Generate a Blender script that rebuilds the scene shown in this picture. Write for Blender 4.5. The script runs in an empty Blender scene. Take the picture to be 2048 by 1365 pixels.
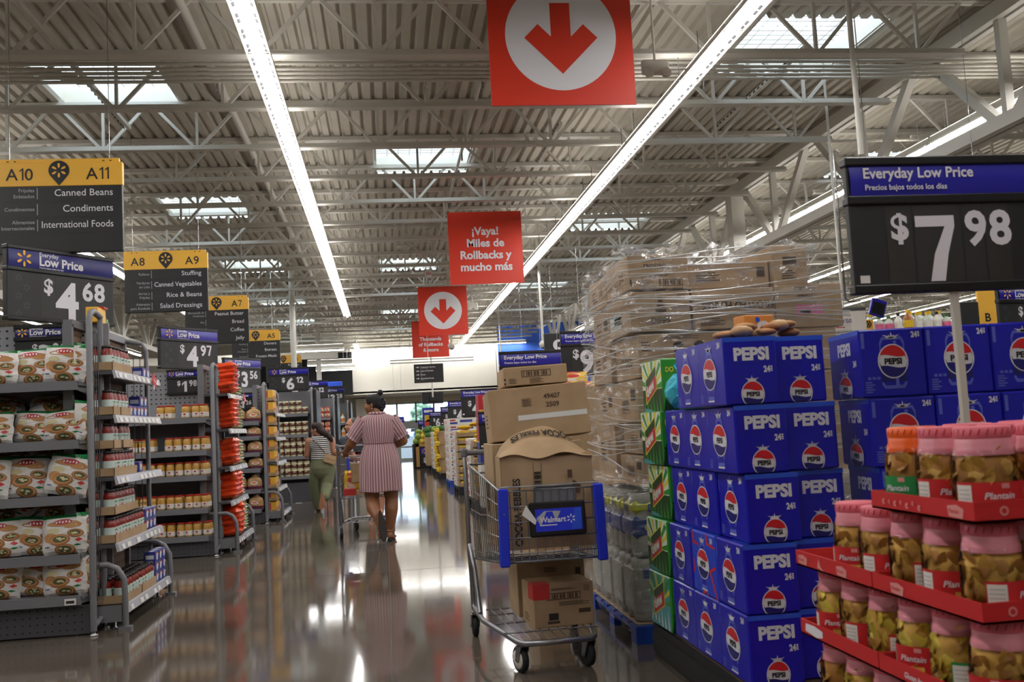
import bpy, bmesh, math, random
from mathutils import Matrix, Vector
random.seed(7)
SC = bpy.context.scene
COL = SC.collection
PI = math.pi

# ---------------------------------------------------------------- camera, sky, exposure
FPX, CX, CY, CAMH = 1950.0, 1024.0, 682.5, 1.2
CAM_M = Matrix(((0.99041835, 0.04126332, -0.13179087),      # world x, y, z axes seen from the camera
                (-0.12763422, -0.09091406, -0.98764576),
                (-0.05273519, 0.9950035, -0.08477634)))
cam_data = bpy.data.cameras.new('camera')
cam = bpy.data.objects.new('camera', cam_data)
COL.objects.link(cam)
cam.matrix_world = Matrix.Translation((0, 0, CAMH)) @ CAM_M.to_4x4()
cam_data.sensor_width = 36.0
cam_data.lens = FPX / 2048 * 36.0
cam_data.clip_start, cam_data.clip_end = 0.05, 300
cam_data.dof.use_dof = True
cam_data.dof.focus_distance = 10.5
cam_data.dof.aperture_fstop = 6.5
SC.camera = cam
world = bpy.data.worlds.new('sky')
SC.world = world
world.use_nodes = True
world.node_tree.nodes['Background'].inputs[0].default_value = (0.72, 0.86, 1.0, 1)
world.node_tree.nodes['Background'].inputs[1].default_value = 3.0
SC.view_settings.view_transform = 'Standard'
SC.view_settings.look = 'None'
SC.view_settings.exposure = 0.55
SC.view_settings.gamma = 1.0
SC.cycles.max_bounces = 8
SC.cycles.transparent_max_bounces = 16
SC.cycles.sample_clamp_indirect = 4.0
LAMP_POWER = 30.0           # emission of the strip-light lenses


def at(px, py, Y):
    """The point at depth Y seen at pixel (px, py) of the 2048x1365 photograph."""
    d = CAM_M @ Vector(((px - CX) / FPX, -(py - CY) / FPX, -1.0))
    t = Y / d.y
    return Vector((d.x * t, Y, CAMH + d.z * t))


# ---------------------------------------------------------------- materials
def C(h):
    v = [int(h[i:i + 2], 16) / 255 for i in (0, 2, 4)]
    return tuple(c / 12.92 if c <= 0.04045 else ((c + 0.055) / 1.055) ** 2.4 for c in v) + (1,)


MATS = {}


def mat(name, hexcol, rough=0.5, metal=0.0, **kw):
    m = bpy.data.materials.new(name)
    m.use_nodes = True
    b = m.node_tree.nodes['Principled BSDF']
    b.inputs['Base Color'].default_value = C(hexcol)
    b.inputs['Roughness'].default_value = rough
    b.inputs['Metallic'].default_value = metal
    for k, v in kw.items():
        b.inputs[k.replace('_', ' ')].default_value = v
    MATS[name] = m
    return m


def noisy(m, scale, lo, hi, target='Base Color', coord='Object', detail=4, stretch=None):
    """Varies a material's colour (or roughness) with a noise between two values."""
    nt = m.node_tree
    b = nt.nodes['Principled BSDF']
    tc = nt.nodes.new('ShaderNodeTexCoord')
    mp = nt.nodes.new('ShaderNodeMapping')
    if stretch:
        mp.inputs['Scale'].default_value = stretch
    nz = nt.nodes.new('ShaderNodeTexNoise')
    nz.inputs['Scale'].default_value = scale
    nz.inputs['Detail'].default_value = detail
    rp = nt.nodes.new('ShaderNodeValToRGB')
    rp.color_ramp.elements[0].position = 0.3
    rp.color_ramp.elements[1].position = 0.7
    rp.color_ramp.elements[0].color = C(lo) if isinstance(lo, str) else (lo, lo, lo, 1)
    rp.color_ramp.elements[1].color = C(hi) if isinstance(hi, str) else (hi, hi, hi, 1)
    nt.links.new(tc.outputs[coord], mp.inputs[0])
    nt.links.new(mp.outputs[0], nz.inputs['Vector'])
    nt.links.new(nz.outputs['Fac'], rp.inputs[0])
    nt.links.new(rp.outputs[0], b.inputs[target])
    return m


def bumpy(m, scale, strength, dist=0.01, coord='Object', stretch=None):
    nt = m.node_tree
    b = nt.nodes['Principled BSDF']
    tc = nt.nodes.new('ShaderNodeTexCoord')
    mp = nt.nodes.new('ShaderNodeMapping')
    if stretch:
        mp.inputs['Scale'].default_value = stretch
    nz = nt.nodes.new('ShaderNodeTexNoise')
    nz.inputs['Scale'].default_value = scale
    bp = nt.nodes.new('ShaderNodeBump')
    bp.inputs['Strength'].default_value = strength
    bp.inputs['Distance'].default_value = dist
    nt.links.new(tc.outputs[coord], mp.inputs[0])
    nt.links.new(mp.outputs[0], nz.inputs['Vector'])
    nt.links.new(nz.outputs['Fac'], bp.inputs['Height'])
    nt.links.new(bp.outputs[0], b.inputs['Normal'])
    return m


def stripes(m, axis, freq, a, b_, sharp=0.1, duty=0.5):
    """Woven stripes across one object axis (cycles per metre)."""
    nt = m.node_tree
    b = nt.nodes['Principled BSDF']
    tc = nt.nodes.new('ShaderNodeTexCoord')
    if axis == 'UV':
        sp = nt.nodes.new('ShaderNodeSeparateXYZ')
        nt.links.new(tc.outputs['UV'], sp.inputs[0])
        src = sp.outputs[0]
    else:
        sp = nt.nodes.new('ShaderNodeSeparateXYZ')
        nt.links.new(tc.outputs['Object'], sp.inputs[0])
        src = sp.outputs['XYZ'.index(axis)]
    mu = nt.nodes.new('ShaderNodeMath'); mu.operation = 'MULTIPLY'; mu.inputs[1].default_value = freq
    fr = nt.nodes.new('ShaderNodeMath'); fr.operation = 'PINGPONG'; fr.inputs[1].default_value = 0.5
    rp = nt.nodes.new('ShaderNodeValToRGB')
    rp.color_ramp.elements[0].position = max(0.0, duty - sharp)
    rp.color_ramp.elements[1].position = min(1.0, duty + sharp)
    rp.color_ramp.elements[0].color, rp.color_ramp.elements[1].color = C(a), C(b_)
    m2 = nt.nodes.new('ShaderNodeMath'); m2.operation = 'MULTIPLY'; m2.inputs[1].default_value = 2.0
    nt.links.new(src, mu.inputs[0]); nt.links.new(mu.outputs[0], fr.inputs[0])
    nt.links.new(fr.outputs[0], m2.inputs[0]); nt.links.new(m2.outputs[0], rp.inputs[0])
    nt.links.new(rp.outputs[0], b.inputs['Base Color'])
    return m


def glow(name, hexcol, strength):
    m = mat(name, hexcol, 0.4)
    b = m.node_tree.nodes['Principled BSDF']
    b.inputs['Emission Color'].default_value = C(hexcol)
    b.inputs['Emission Strength'].default_value = strength
    return m


for n, h, r in [('white_paint', 'cfccc3', 0.5), ('deck_paint', 'bcb7ab', 0.6), ('steel_paint', 'cbc8bf', 0.45), ('wall_white', 'e3dfd2', 0.7),
                ('wall_tan', 'b8ae9c', 0.8), ('wall_blue', '2f5fc4', 0.6), ('black_panel', '1e1e20', 0.45), ('black_plastic', '141416', 0.35),
                ('card_black', '2a2826', 0.5), ('sign_red', 'd8341c', 0.35), ('sign_white', 'e2e0e4', 0.45), ('letter_white', 'dcdae0', 0.5),
                ('sign_yellow', 'eab23c', 0.45), ('spark_yellow', 'f5b82a', 0.4), ('sign_blue', '24219a', 0.3), ('sign_navy', '2a2a70', 0.3),
                ('sign_blue_sheen', '4a45a0', 0.28), ('letter_grey', 'a9a9ac', 0.5), ('shelf_grey', '6f6f73', 0.42), ('shelf_dark', '47474b', 0.5),  # first tone: header blue with a gloss reflection painted into it
                ('peg_grey', '85858a', 0.55), ('peg_brown', '7a624c', 0.7), ('hole_dark', '18181a', 0.9), ('rail_silver', 'b9b9c0', 0.25),
                ('tag_white', 'dedcd8', 0.5), ('tag_red', 'c92020', 0.5), ('bag_white', 'dfdbd6', 0.3), ('bag_green', '15703a', 0.35),
                ('bag_red', 'b3202c', 0.4), ('pastry', 'b98552', 0.6), ('pastry_dark', '9a5f33', 0.6), ('filling', '4f5230', 0.7), ('filling_pale', 'cfc59a', 0.7),
                ('cardboard', 'a88b69', 0.75), ('cardboard_edge', '8a6e52', 0.8), ('print_brown', '4f3c2c', 0.8), ('print_dark', '2c2420', 0.8),
                ('jar_black', '1a1718', 0.35), ('sauce_red', '7d1f14', 0.25), ('label_mint', 'c4d6cf', 0.5), ('label_red', 'c2322c', 0.5), ('tomato_red', 'b8241c', 0.45),
                ('leaf_green', '3f6a2c', 0.6), ('packet_blue', '34408f', 0.4), ('packet_white', 'd9dae6', 0.45), ('packet_yellow', 'd8b84a', 0.45),
                ('lid_red', 'b8231a', 0.4), ('mustard', 'c4964a', 0.25), ('label_white', 'ddd8cf', 0.5), ('bag_orange', 'dd4a24', 0.25), ('bag_yellow', 'e0b62c', 0.25),
                ('veg_green', '8f9a3e', 0.35), ('veg_pale', 'cdd0c0', 0.35), ('bread_tan', 'b58a58', 0.45), ('bread_plum', '5a2238', 0.4), ('can_cream', 'd5cfae', 0.35), ('can_brown', '6a3f2c', 0.4),
                ('pepsi_blue', '1516a6', 0.3), ('pepsi_light', '2a55cf', 0.3), ('pepsi_navy', '1b1c6e', 0.35), ('pepsi_red', 'c9202a', 0.35), ('pepsi_white', 'd8d8de', 0.4),
                ('pepsi_swirl', '2344c8', 0.3), ('glass_art', '5a66c4', 0.35), ('print_black', '0f0f14', 0.5), ('dew_green', '2f8f2c', 0.35), ('dew_dark', '173f1c', 0.4), ('dew_white', 'd5dcd0', 0.4),
                ('dew_yellow', 'd9cf3a', 0.4), ('dew_red', 'c0303c', 0.4), ('dew_teal', '4a9aa0', 0.4), ('teal_bag', '44b8cc', 0.2), ('orange_card', 'd88a3a', 0.5),
                ('tray_red', 'bf1e22', 0.5), ('tray_print', 'd98a86', 0.6), ('lid_pink', 'd4606f', 0.5), ('lid_orange', 'ef6420', 0.3), ('film_pink', 'e08e9a', 0.22), ('chip_gold', 'dca94a', 0.5), ('chip_brown', 'b27a34', 0.5),
                ('chip_yellow', 'e6cc4c', 0.5), ('label_green', '1f8040', 0.45), ('cart_blue', '1f35c8', 0.35), ('rubber', '18181a', 0.7), ('wheel_cream', 'd8d2c2', 0.5),
                ('pallet_blue', '1440a0', 0.5), ('pallet_black', '161618', 0.6), ('pallet_wood', '9a7b54', 0.8), ('towel_white', 'a5a29b', 0.6), ('towel_blue', '23347e', 0.4), ('towel_yellow', 'c9c92a', 0.4),
                ('skin_warm', '8a5a3c', 0.5), ('skin_light', 'b07c62', 0.5), ('skin_pale', 'c0876c', 0.5), ('hair_black', '0a0909', 0.7), ('hair_brown', '26110e', 0.6), ('hair_grey', '4a4038', 0.6),
                ('pants_olive', '74795c', 0.85), ('purse_tan', 'b89a76', 0.5), ('sandal_tan', 'a87252', 0.6), ('sole_dark', '2a2220', 0.8), ('lip', '8c4f42', 0.5), ('eye_white', 'd8d2cc', 0.3), ('eye_dark', '1a1210', 0.2),
                ('shirt_dark', '2a2c38', 0.8), ('shirt_red', 'a82430', 0.8), ('watch_silver', 'b9b9bd', 0.3), ('phone', '9fb4dd', 0.3), ('claw_navy', '1c1c3c', 0.4), ('strap_brown', '6a4030', 0.6),
                ('fruit_yellow', 'd5b13a', 0.5), ('fruit_green', '7f9a34', 0.5), ('foliage', '8aa586', 0.7), ('foliage_dark', '6d8a70', 0.8), ('frame_grey', '8f9492', 0.45), ('asphalt', '5a5a5c', 0.9), ('car_blue', '3f74c8', 0.3), ('car_white', 'd5d8dc', 0.3),
                ('wood_frame', 'b58a4a', 0.6), ('meter_green', '2f8a5a', 0.5), ('bottle_amber', '9a5a20', 0.2), ('bottle_clear', 'b9c0b4', 0.2), ('bottle_pink', 'd0648c', 0.3), ('banana', 'e2b824', 0.5), ('tag_pink', 'd872a8', 0.5), ('black_cloth', '121214', 0.9), ('conduit', '9c9a94', 0.35)]:
    mat(n, h, r)
mat('cart_steel', '8f9094', 0.32, 0.85)
mat('chrome', 'a8a8ac', 0.22, 0.9)
mat('galv_pipe', 'c4c0b6', 0.38, 0.0)
glow('lens_light', 'fffdfb', LAMP_POWER)
glow('added_uplight_glow', 'fffaf2', LAMP_POWER * 0.28)  # made-up upward glow, brightens the roof deck
glow('added_soffit_glow', 'fffaf2', 22.0)  # glow of the added fill panels over the entrance
glow('screen_glow', '3a5fc0', 0.6)
noisy(MATS['cardboard'], 6, 'a08361', 'b29673')
noisy(MATS['deck_paint'], 1.5, 'b0aa9d', 'c4beb1')
noisy(MATS['peg_brown'], 9, '6f5844', '856c55')
noisy(MATS['wall_white'], 0.6, 'dcd8cb', 'e8e4d8')
noisy(MATS['bread_tan'], 14, '9a6f40', 'd2ab78')
noisy(MATS['chip_gold'], 20, 'c08c34', 'e8bc5c')
noisy(MATS['foliage'], 5, '7c987a', '9db59a')
for n in ('bag_white', 'bag_orange', 'teal_bag', 'veg_green', 'veg_pale'):
    bumpy(MATS[n], 22, 0.5, 0.02)
for n in ('hair_black', 'hair_brown'):
    bumpy(MATS[n], 60, 0.6, 0.01, stretch=(1, 1, 0.15))


def shader(name, build):
    m = bpy.data.materials.new(name)
    m.use_nodes = True
    nt = m.node_tree
    nt.nodes.clear()
    out = nt.nodes.new('ShaderNodeOutputMaterial')
    nt.links.new(build(nt), out.inputs[0])
    MATS[name] = m
    return m


def clear_plastic(fac, tint=(1, 1, 1, 1), rough=0.08):
    def build(nt):
        t = nt.nodes.new('ShaderNodeBsdfTransparent'); t.inputs[0].default_value = tint
        g = nt.nodes.new('ShaderNodeBsdfGlossy'); g.inputs['Roughness'].default_value = rough
        lw = nt.nodes.new('ShaderNodeLayerWeight'); lw.inputs[0].default_value = fac
        mx = nt.nodes.new('ShaderNodeMixShader')
        nt.links.new(lw.outputs['Fresnel'], mx.inputs[0])
        nt.links.new(t.outputs[0], mx.inputs[1]); nt.links.new(g.outputs[0], mx.inputs[2])
        return mx.outputs[0]
    return build


def film_build(nt):
    """Stretch film: mostly clear, hazy streaks and crumpled highlights."""
    tc = nt.nodes.new('ShaderNodeTexCoord')
    mp = nt.nodes.new('ShaderNodeMapping'); mp.inputs['Scale'].default_value = (3.0, 3.0, 14.0); mp.inputs['Rotation'].default_value = (0.12, 0.1, 0)
    nz = nt.nodes.new('ShaderNodeTexNoise'); nz.inputs['Scale'].default_value = 2.2; nz.inputs['Detail'].default_value = 6; nz.inputs['Distortion'].default_value = 0.6
    rp = nt.nodes.new('ShaderNodeValToRGB')
    rp.color_ramp.elements[0].position, rp.color_ramp.elements[1].position = 0.48, 0.72
    rp.color_ramp.elements[0].color, rp.color_ramp.elements[1].color = (0.09, 0.09, 0.09, 1), (0.62, 0.62, 0.62, 1)
    bp = nt.nodes.new('ShaderNodeBump'); bp.inputs['Strength'].default_value = 0.9; bp.inputs['Distance'].default_value = 0.03
    mp2 = nt.nodes.new('ShaderNodeMapping'); mp2.inputs['Scale'].default_value = (5, 5, 9); mp2.inputs['Rotation'].default_value = (0.3, -0.25, 0.2)
    n2 = nt.nodes.new('ShaderNodeTexNoise'); n2.inputs['Scale'].default_value = 1.6; n2.inputs['Detail'].default_value = 3; n2.inputs['Distortion'].default_value = 1.2
    t = nt.nodes.new('ShaderNodeBsdfTransparent')
    g = nt.nodes.new('ShaderNodeBsdfGlossy'); g.inputs['Roughness'].default_value = 0.12
    d = nt.nodes.new('ShaderNodeBsdfDiffuse'); d.inputs[0].default_value = (0.75, 0.75, 0.75, 1)
    m1 = nt.nodes.new('ShaderNodeMixShader'); m1.inputs[0].default_value = 0.5
    m2 = nt.nodes.new('ShaderNodeMixShader')
    L = nt.links.new
    L(tc.outputs['Object'], mp.inputs[0]); L(mp.outputs[0], nz.inputs['Vector']); L(nz.outputs['Fac'], rp.inputs[0])
    L(tc.outputs['Object'], mp2.inputs[0]); L(mp2.outputs[0], n2.inputs['Vector']); L(n2.outputs['Fac'], bp.inputs['Height'])
    L(bp.outputs[0], g.inputs['Normal'])
    L(g.outputs[0], m1.inputs[1]); L(d.outputs[0], m1.inputs[2])
    L(rp.outputs[0], m2.inputs[0]); L(t.outputs[0], m2.inputs[1]); L(m1.outputs[0], m2.inputs[2])
    return m2.outputs[0]


def skylight_build(nt):
    t = nt.nodes.new('ShaderNodeBsdfTransparent')
    d = nt.nodes.new('ShaderNodeBsdfTranslucent'); d.inputs[0].default_value = (0.85, 0.9, 0.95, 1)
    m = nt.nodes.new('ShaderNodeMixShader'); m.inputs[0].default_value = 0.25
    nt.links.new(t.outputs[0], m.inputs[1]); nt.links.new(d.outputs[0], m.inputs[2])
    return m.outputs[0]


shader('stretch_film', film_build)
shader('jar_plastic', clear_plastic(0.22))
shader('window_glass', clear_plastic(0.12, (0.86, 0.93, 0.95, 1), 0.02))
shader('skylight_acrylic', skylight_build)
def strand_build(nt):
    t = nt.nodes.new('ShaderNodeBsdfTransparent')
    g = nt.nodes.new('ShaderNodeBsdfGlossy'); g.inputs['Roughness'].default_value = 0.2
    d = nt.nodes.new('ShaderNodeBsdfTranslucent'); d.inputs[0].default_value = (0.9, 0.9, 0.9, 1)
    e = nt.nodes.new('ShaderNodeBsdfDiffuse'); e.inputs[0].default_value = (0.9, 0.9, 0.9, 1)
    m0 = nt.nodes.new('ShaderNodeMixShader'); m1 = nt.nodes.new('ShaderNodeMixShader'); m2 = nt.nodes.new('ShaderNodeMixShader')
    m0.inputs[0].default_value, m1.inputs[0].default_value, m2.inputs[0].default_value = 0.5, 0.45, 0.8
    L = nt.links.new
    L(d.outputs[0], m0.inputs[1]); L(e.outputs[0], m0.inputs[2]); L(m0.outputs[0], m1.inputs[1]); L(g.outputs[0], m1.inputs[2])
    L(t.outputs[0], m2.inputs[1]); L(m1.outputs[0], m2.inputs[2])
    return m2.outputs[0]


shader('film_strand', strand_build)


# ---------------------------------------------------------------- mesh builder
def frame(o, x, up):
    x, up = Vector(x).normalized(), Vector(up).normalized()
    n = x.cross(up)
    return Matrix(((x.x, up.x, n.x, o[0]), (x.y, up.y, n.y, o[1]), (x.z, up.z, n.z, o[2]), (0, 0, 0, 1)))


FRONT = lambda x, y, z: frame((x, y, z), (1, 0, 0), (0, 0, 1))      # faces -Y, u along +X, v along +Z
LEFTF = lambda x, y, z: frame((x, y, z), (0, -1, 0), (0, 0, 1))     # faces -X
RIGHTF = lambda x, y, z: frame((x, y, z), (0, 1, 0), (0, 0, 1))     # faces +X
_TEXT = {}


def text_shape(body, off=0.0, shear=0.0, spacing=1.0):
    k = (body, off, shear, spacing)
    if k not in _TEXT:
        cu = bpy.data.curves.new('glyphs', 'FONT')
        cu.body, cu.offset, cu.shear, cu.resolution_u, cu.space_character = body, off, shear, 3, spacing
        o = bpy.data.objects.new('glyphs', cu)
        COL.objects.link(o)
        bpy.context.view_layer.update()
        ev = o.evaluated_get(bpy.context.evaluated_depsgraph_get())
        me = ev.to_mesh()
        vs = [(v.co.x, v.co.y) for v in me.vertices]
        fs = [tuple(p.vertices) for p in me.polygons]
        ev.to_mesh_clear()
        bpy.data.objects.remove(o)
        bpy.data.curves.remove(cu)
        xs = [v[0] for v in vs] or [0]
        _TEXT[k] = (vs, fs, min(xs), max(xs))
    return _TEXT[k]


class MB:
    def __init__(self, M=None):
        self.v, self.f, self.m, self.s, self.mats, self.M, self.uv = [], [], [], [], [], M, {}

    def _mi(self, m):
        if m not in self.mats:
            self.mats.append(m)
        return self.mats.index(m)

    def add(self, vs, fs, m, smooth=False, M=None):
        b = len(self.v)
        T = self.M @ M if (self.M is not None and M is not None) else (M if M is not None else self.M)
        self.v += [tuple(T @ Vector(p)) for p in vs] if T is not None else [tuple(p) for p in vs]
        i = self._mi(m)
        for f in fs:
            self.f.append(tuple(b + k for k in f)); self.m.append(i); self.s.append(smooth)
        return b

    def box(self, x0, x1, y0, y1, z0, z1, m, M=None):
        vs = [(x, y, z) for x in (x0, x1) for y in (y0, y1) for z in (z0, z1)]
        self.add(vs, [(0, 1, 3, 2), (4, 6, 7, 5), (0, 4, 5, 1), (2, 3, 7, 6), (0, 2, 6, 4), (1, 5, 7, 3)], m, M=M)
        return self

    def rbox(self, x0, x1, y0, y1, z0, z1, r, m, M=None, seg=1, smooth=False):
        bm = bmesh.new()
        bmesh.ops.create_cube(bm, size=1.0)
        bmesh.ops.scale(bm, vec=(x1 - x0, y1 - y0, z1 - z0), verts=bm.verts)
        bmesh.ops.translate(bm, vec=((x0 + x1) / 2, (y0 + y1) / 2, (z0 + z1) / 2), verts=bm.verts)
        bmesh.ops.bevel(bm, geom=bm.edges[:] , offset=r, segments=seg, affect='EDGES', profile=0.5)
        bm.verts.index_update()
        self.add([v.co[:] for v in bm.verts], [tuple(v.index for v in f.verts) for f in bm.faces], m, smooth, M)
        bm.free()
        return self

    def beam(self, a, b, w, h, m, up=(0, 0, 1)):
        """A bar of width w and height h from a to b."""
        a, b = Vector(a), Vector(b)
        d = (b - a).normalized()
        s = d.cross(Vector(up))
        s = s.normalized() if s.length > 1e-5 else Vector((1, 0, 0))
        t = s.cross(d)
        vs = [p + s * i * w / 2 + t * j * h / 2 for p in (a, b) for i, j in ((-1, -1), (1, -1), (1, 1), (-1, 1))]
        self.add(vs, [(0, 3, 2, 1), (4, 5, 6, 7), (0, 1, 5, 4), (1, 2, 6, 5), (2, 3, 7, 6), (3, 0, 4, 7)], m)
        return self

    def tube(self, pts, r, m, n=8, closed=False, M=None):
        pts = [Vector(p) for p in pts]
        k = len(pts)
        rs = r if isinstance(r, (list, tuple)) else [r] * k
        vs, prev = [], None
        for i, p in enumerate(pts):
            a = pts[(i - 1) % k] if (closed or i) else p
            b = pts[(i + 1) % k] if (closed or i < k - 1) else p
            d = (b - a).normalized()
            if prev is None:
                s = d.cross(Vector((0, 0, 1)))
                if s.length < 1e-3:
                    s = d.cross(Vector((0, 1, 0)))
            else:
                s = prev - d * prev.dot(d)
            s.normalize()
            prev = s
            t = d.cross(s)
            vs += [p + (s * math.cos(2 * PI * j / n) + t * math.sin(2 * PI * j / n)) * rs[i] for j in range(n)]
        fs = [(i * n + j, i * n + (j + 1) % n, ((i + 1) % k) * n + (j + 1) % n, ((i + 1) % k) * n + j) for i in range(k if closed else k - 1) for j in range(n)]
        self.add(vs, fs, m, n > 4, M)
        if not closed:
            self.add(vs[:n], [tuple(range(n))[::-1]], m, M=M)
            self.add(vs[-n:], [tuple(range(n))], m, M=M)
        return self

    def lathe(self, prof, m, n=20, M=None, smooth=True, sq=0.0):
        """prof: [(r, z)...]; sq > 0 squares the section like a moulded jar."""
        vs = []
        for r, z in prof:
            for j in range(n):
                a = 2 * PI * j / n
                q = 1 + sq * (1 - math.cos(4 * a)) / 2 * 0.0 + sq * (abs(math.sin(2 * a)) ** 2)
                vs.append((r * q * math.cos(a), r * q * math.sin(a), z))
        fs = [(i * n + j, i * n + (j + 1) % n, (i + 1) * n + (j + 1) % n, (i + 1) * n + j) for i in range(len(prof) - 1) for j in range(n)]
        self.add(vs, fs, m, smooth, M)
        if prof[0][0] > 1e-4:
            self.add(vs[:n], [tuple(range(n))[::-1]], m, M=M)
        if prof[-1][0] > 1e-4:
            self.add(vs[-n:], [tuple(range(n))], m, M=M)
        return self

    def ball(self, c, r, m, n=12, M=None):
        rx, ry, rz = r if isinstance(r, (tuple, list)) else (r, r, r)
        k = max(4, n // 2)
        vs = [(c[0], c[1], c[2] - rz)]
        for i in range(1, k):
            a = PI * i / k
            for j in range(n):
                b = 2 * PI * j / n
                vs.append((c[0] + rx * math.sin(a) * math.cos(b), c[1] + ry * math.sin(a) * math.sin(b), c[2] - rz * math.cos(a)))
        vs.append((c[0], c[1], c[2] + rz))
        fs = [(0, 1 + (j + 1) % n, 1 + j) for j in range(n)]
        for i in range(k - 2):
            fs += [(1 + i * n + j, 1 + i * n + (j + 1) % n, 1 + (i + 1) * n + (j + 1) % n, 1 + (i + 1) * n + j) for j in range(n)]
        e = len(vs) - 1
        fs += [(e, 1 + (k - 2) * n + j, 1 + (k - 2) * n + (j + 1) % n) for j in range(n)]
        self.add(vs, fs, m, True, M)
        return self

    def poly(self, pts, m, M=None):
        self.add(pts, [tuple(range(len(pts)))], m, M=M)
        return self

    def flat(self, F, pts, m, lift=0.001):
        """A flat print of 2-D outline pts on the plane of frame F."""
        self.add([(p[0], p[1], lift) for p in pts], [tuple(range(len(pts)))], m, M=F)
        return self

    def rect(self, F, u0, u1, v0, v1, m, lift=0.001):
        return self.flat(F, [(u0, v0), (u1, v0), (u1, v1), (u0, v1)], m, lift)

    def disc(self, F, u, v, r, m, lift=0.001, ry=None, n=28):
        return self.flat(F, [(u + r * math.cos(2 * PI * i / n), v + (ry or r) * math.sin(2 * PI * i / n)) for i in range(n)], m, lift)

    def slab(self, F, pts, th, m):
        """Outline pts extruded from the plane of F back by th."""
        n = len(pts)
        vs = [(p[0], p[1], 0) for p in pts] + [(p[0], p[1], -th) for p in pts]
        fs = [tuple(range(n)), tuple(range(2 * n - 1, n - 1, -1))] + [(i, n + i, n + (i + 1) % n, (i + 1) % n) for i in range(n)]
        self.add(vs, fs, m, M=F)
        return self

    def text(self, F, body, u, v, size, m, align='L', off=0.0, lift=0.002, maxw=None, sx=1.0, shear=0.0, rot=0.0, spacing=1.0):
        vs, fs, x0, x1 = text_shape(body, off, shear, spacing)
        w = (x1 - x0) * size * sx
        if maxw and w > maxw:
            sx *= maxw / w
            w = maxw
        du = {'L': 0, 'C': -w / 2, 'R': -w}[align]
        c, s = math.cos(rot), math.sin(rot)
        pts = []
        for x, y in vs:
            a, b = (x - x0) * size * sx + du, y * size
            pts.append((u + a * c - b * s, v + a * s + b * c, lift))
        self.add(pts, fs, m, M=F)
        return self

    def spark(self, F, u, v, r, m, lift=0.002):
        for k in range(6):
            a = PI / 2 + k * PI / 3
            d, t = (math.cos(a), math.sin(a)), (-math.sin(a), math.cos(a))
            pts = []
            for i in range(10):
                b = 2 * PI * i / 10
                p, q = r * (0.66 + 0.34 * math.cos(b)), r * 0.13 * math.sin(b) * (1.15 + 0.3 * math.cos(b))
                pts.append((u + d[0] * p + t[0] * q, v + d[1] * p + t[1] * q))
            self.flat(F, pts, m, lift)
        return self

    def mesh(self, name):
        me = bpy.data.meshes.new(name)
        me.from_pydata(self.v, [], self.f)
        for k in self.mats:
            me.materials.append(MATS[k])
        me.polygons.foreach_set('material_index', self.m)
        me.polygons.foreach_set('use_smooth', self.s)
        me.update()
        return me

    def build(self, name, parent=None, loc=None, rot=None):
        o = bpy.data.objects.new(name, self.mesh(name))
        COL.objects.link(o)
        if parent is not None:
            o.parent = parent
        if loc is not None:
            o.location = loc
        if rot is not None:
            o.rotation_euler = rot
        return o


def tag(o, label, cat, group=None, kind=None):
    o['label'], o['category'] = label, cat
    if group:
        o['group'] = group
    if kind:
        o['kind'] = kind
    return o


def thing(name, label, cat, loc=(0, 0, 0), rotz=0.0, group=None):
    o = bpy.data.objects.new(name, None)
    o.empty_display_size = 0.05
    COL.objects.link(o)
    o.location = loc
    o.rotation_euler = (0, 0, rotz)
    return tag(o, label, cat, group)


def struct(o):
    o['kind'] = 'structure'
    return o


KIDS = {}


def kids(o):
    if o.name not in KIDS:
        KIDS[o.name] = list(o.children)
    return KIDS[o.name]


def dup(root, loc, rot=None, label=None, group=None, scale=None):
    """A copy of a thing with copies of its parts and sub-parts."""
    r = root.copy(); COL.objects.link(r); r.location = loc
    if rot is not None:
        r.rotation_euler = rot if isinstance(rot, (tuple, list)) else (0, 0, rot)
    if scale is not None:
        r.scale = scale
    if label:
        r['label'] = label
    if group:
        r['group'] = group
    for ch in kids(root):
        c = ch.copy(); COL.objects.link(c); c.parent = r
        for g in kids(ch):
            d = g.copy(); COL.objects.link(d); d.parent = c
    return r


class Proto:
    """The first place() moves the source itself, later ones copy it."""
    def __init__(self, root):
        self.root, self.used = root, False
        kids(root)
        for c in kids(root):
            kids(c)

    def place(self, loc, rot=None, label=None, group=None, scale=None):
        if self.used:
            return dup(self.root, loc, rot, label, group, scale)
        self.used = True
        r = self.root
        r.location = loc
        if rot is not None:
            r.rotation_euler = rot if isinstance(rot, (tuple, list)) else (0, 0, rot)
        if scale is not None:
            r.scale = scale
        if label:
            r['label'] = label
        if group:
            r['group'] = group
        return r


ORD = ['first', 'second', 'third', 'fourth', 'fifth', 'sixth', 'seventh', 'eighth', 'ninth', 'tenth', 'eleventh', 'twelfth', 'thirteenth', 'fourteenth', 'fifteenth', 'sixteenth', 'seventeenth', 'eighteenth', 'nineteenth', 'twentieth']
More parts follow.
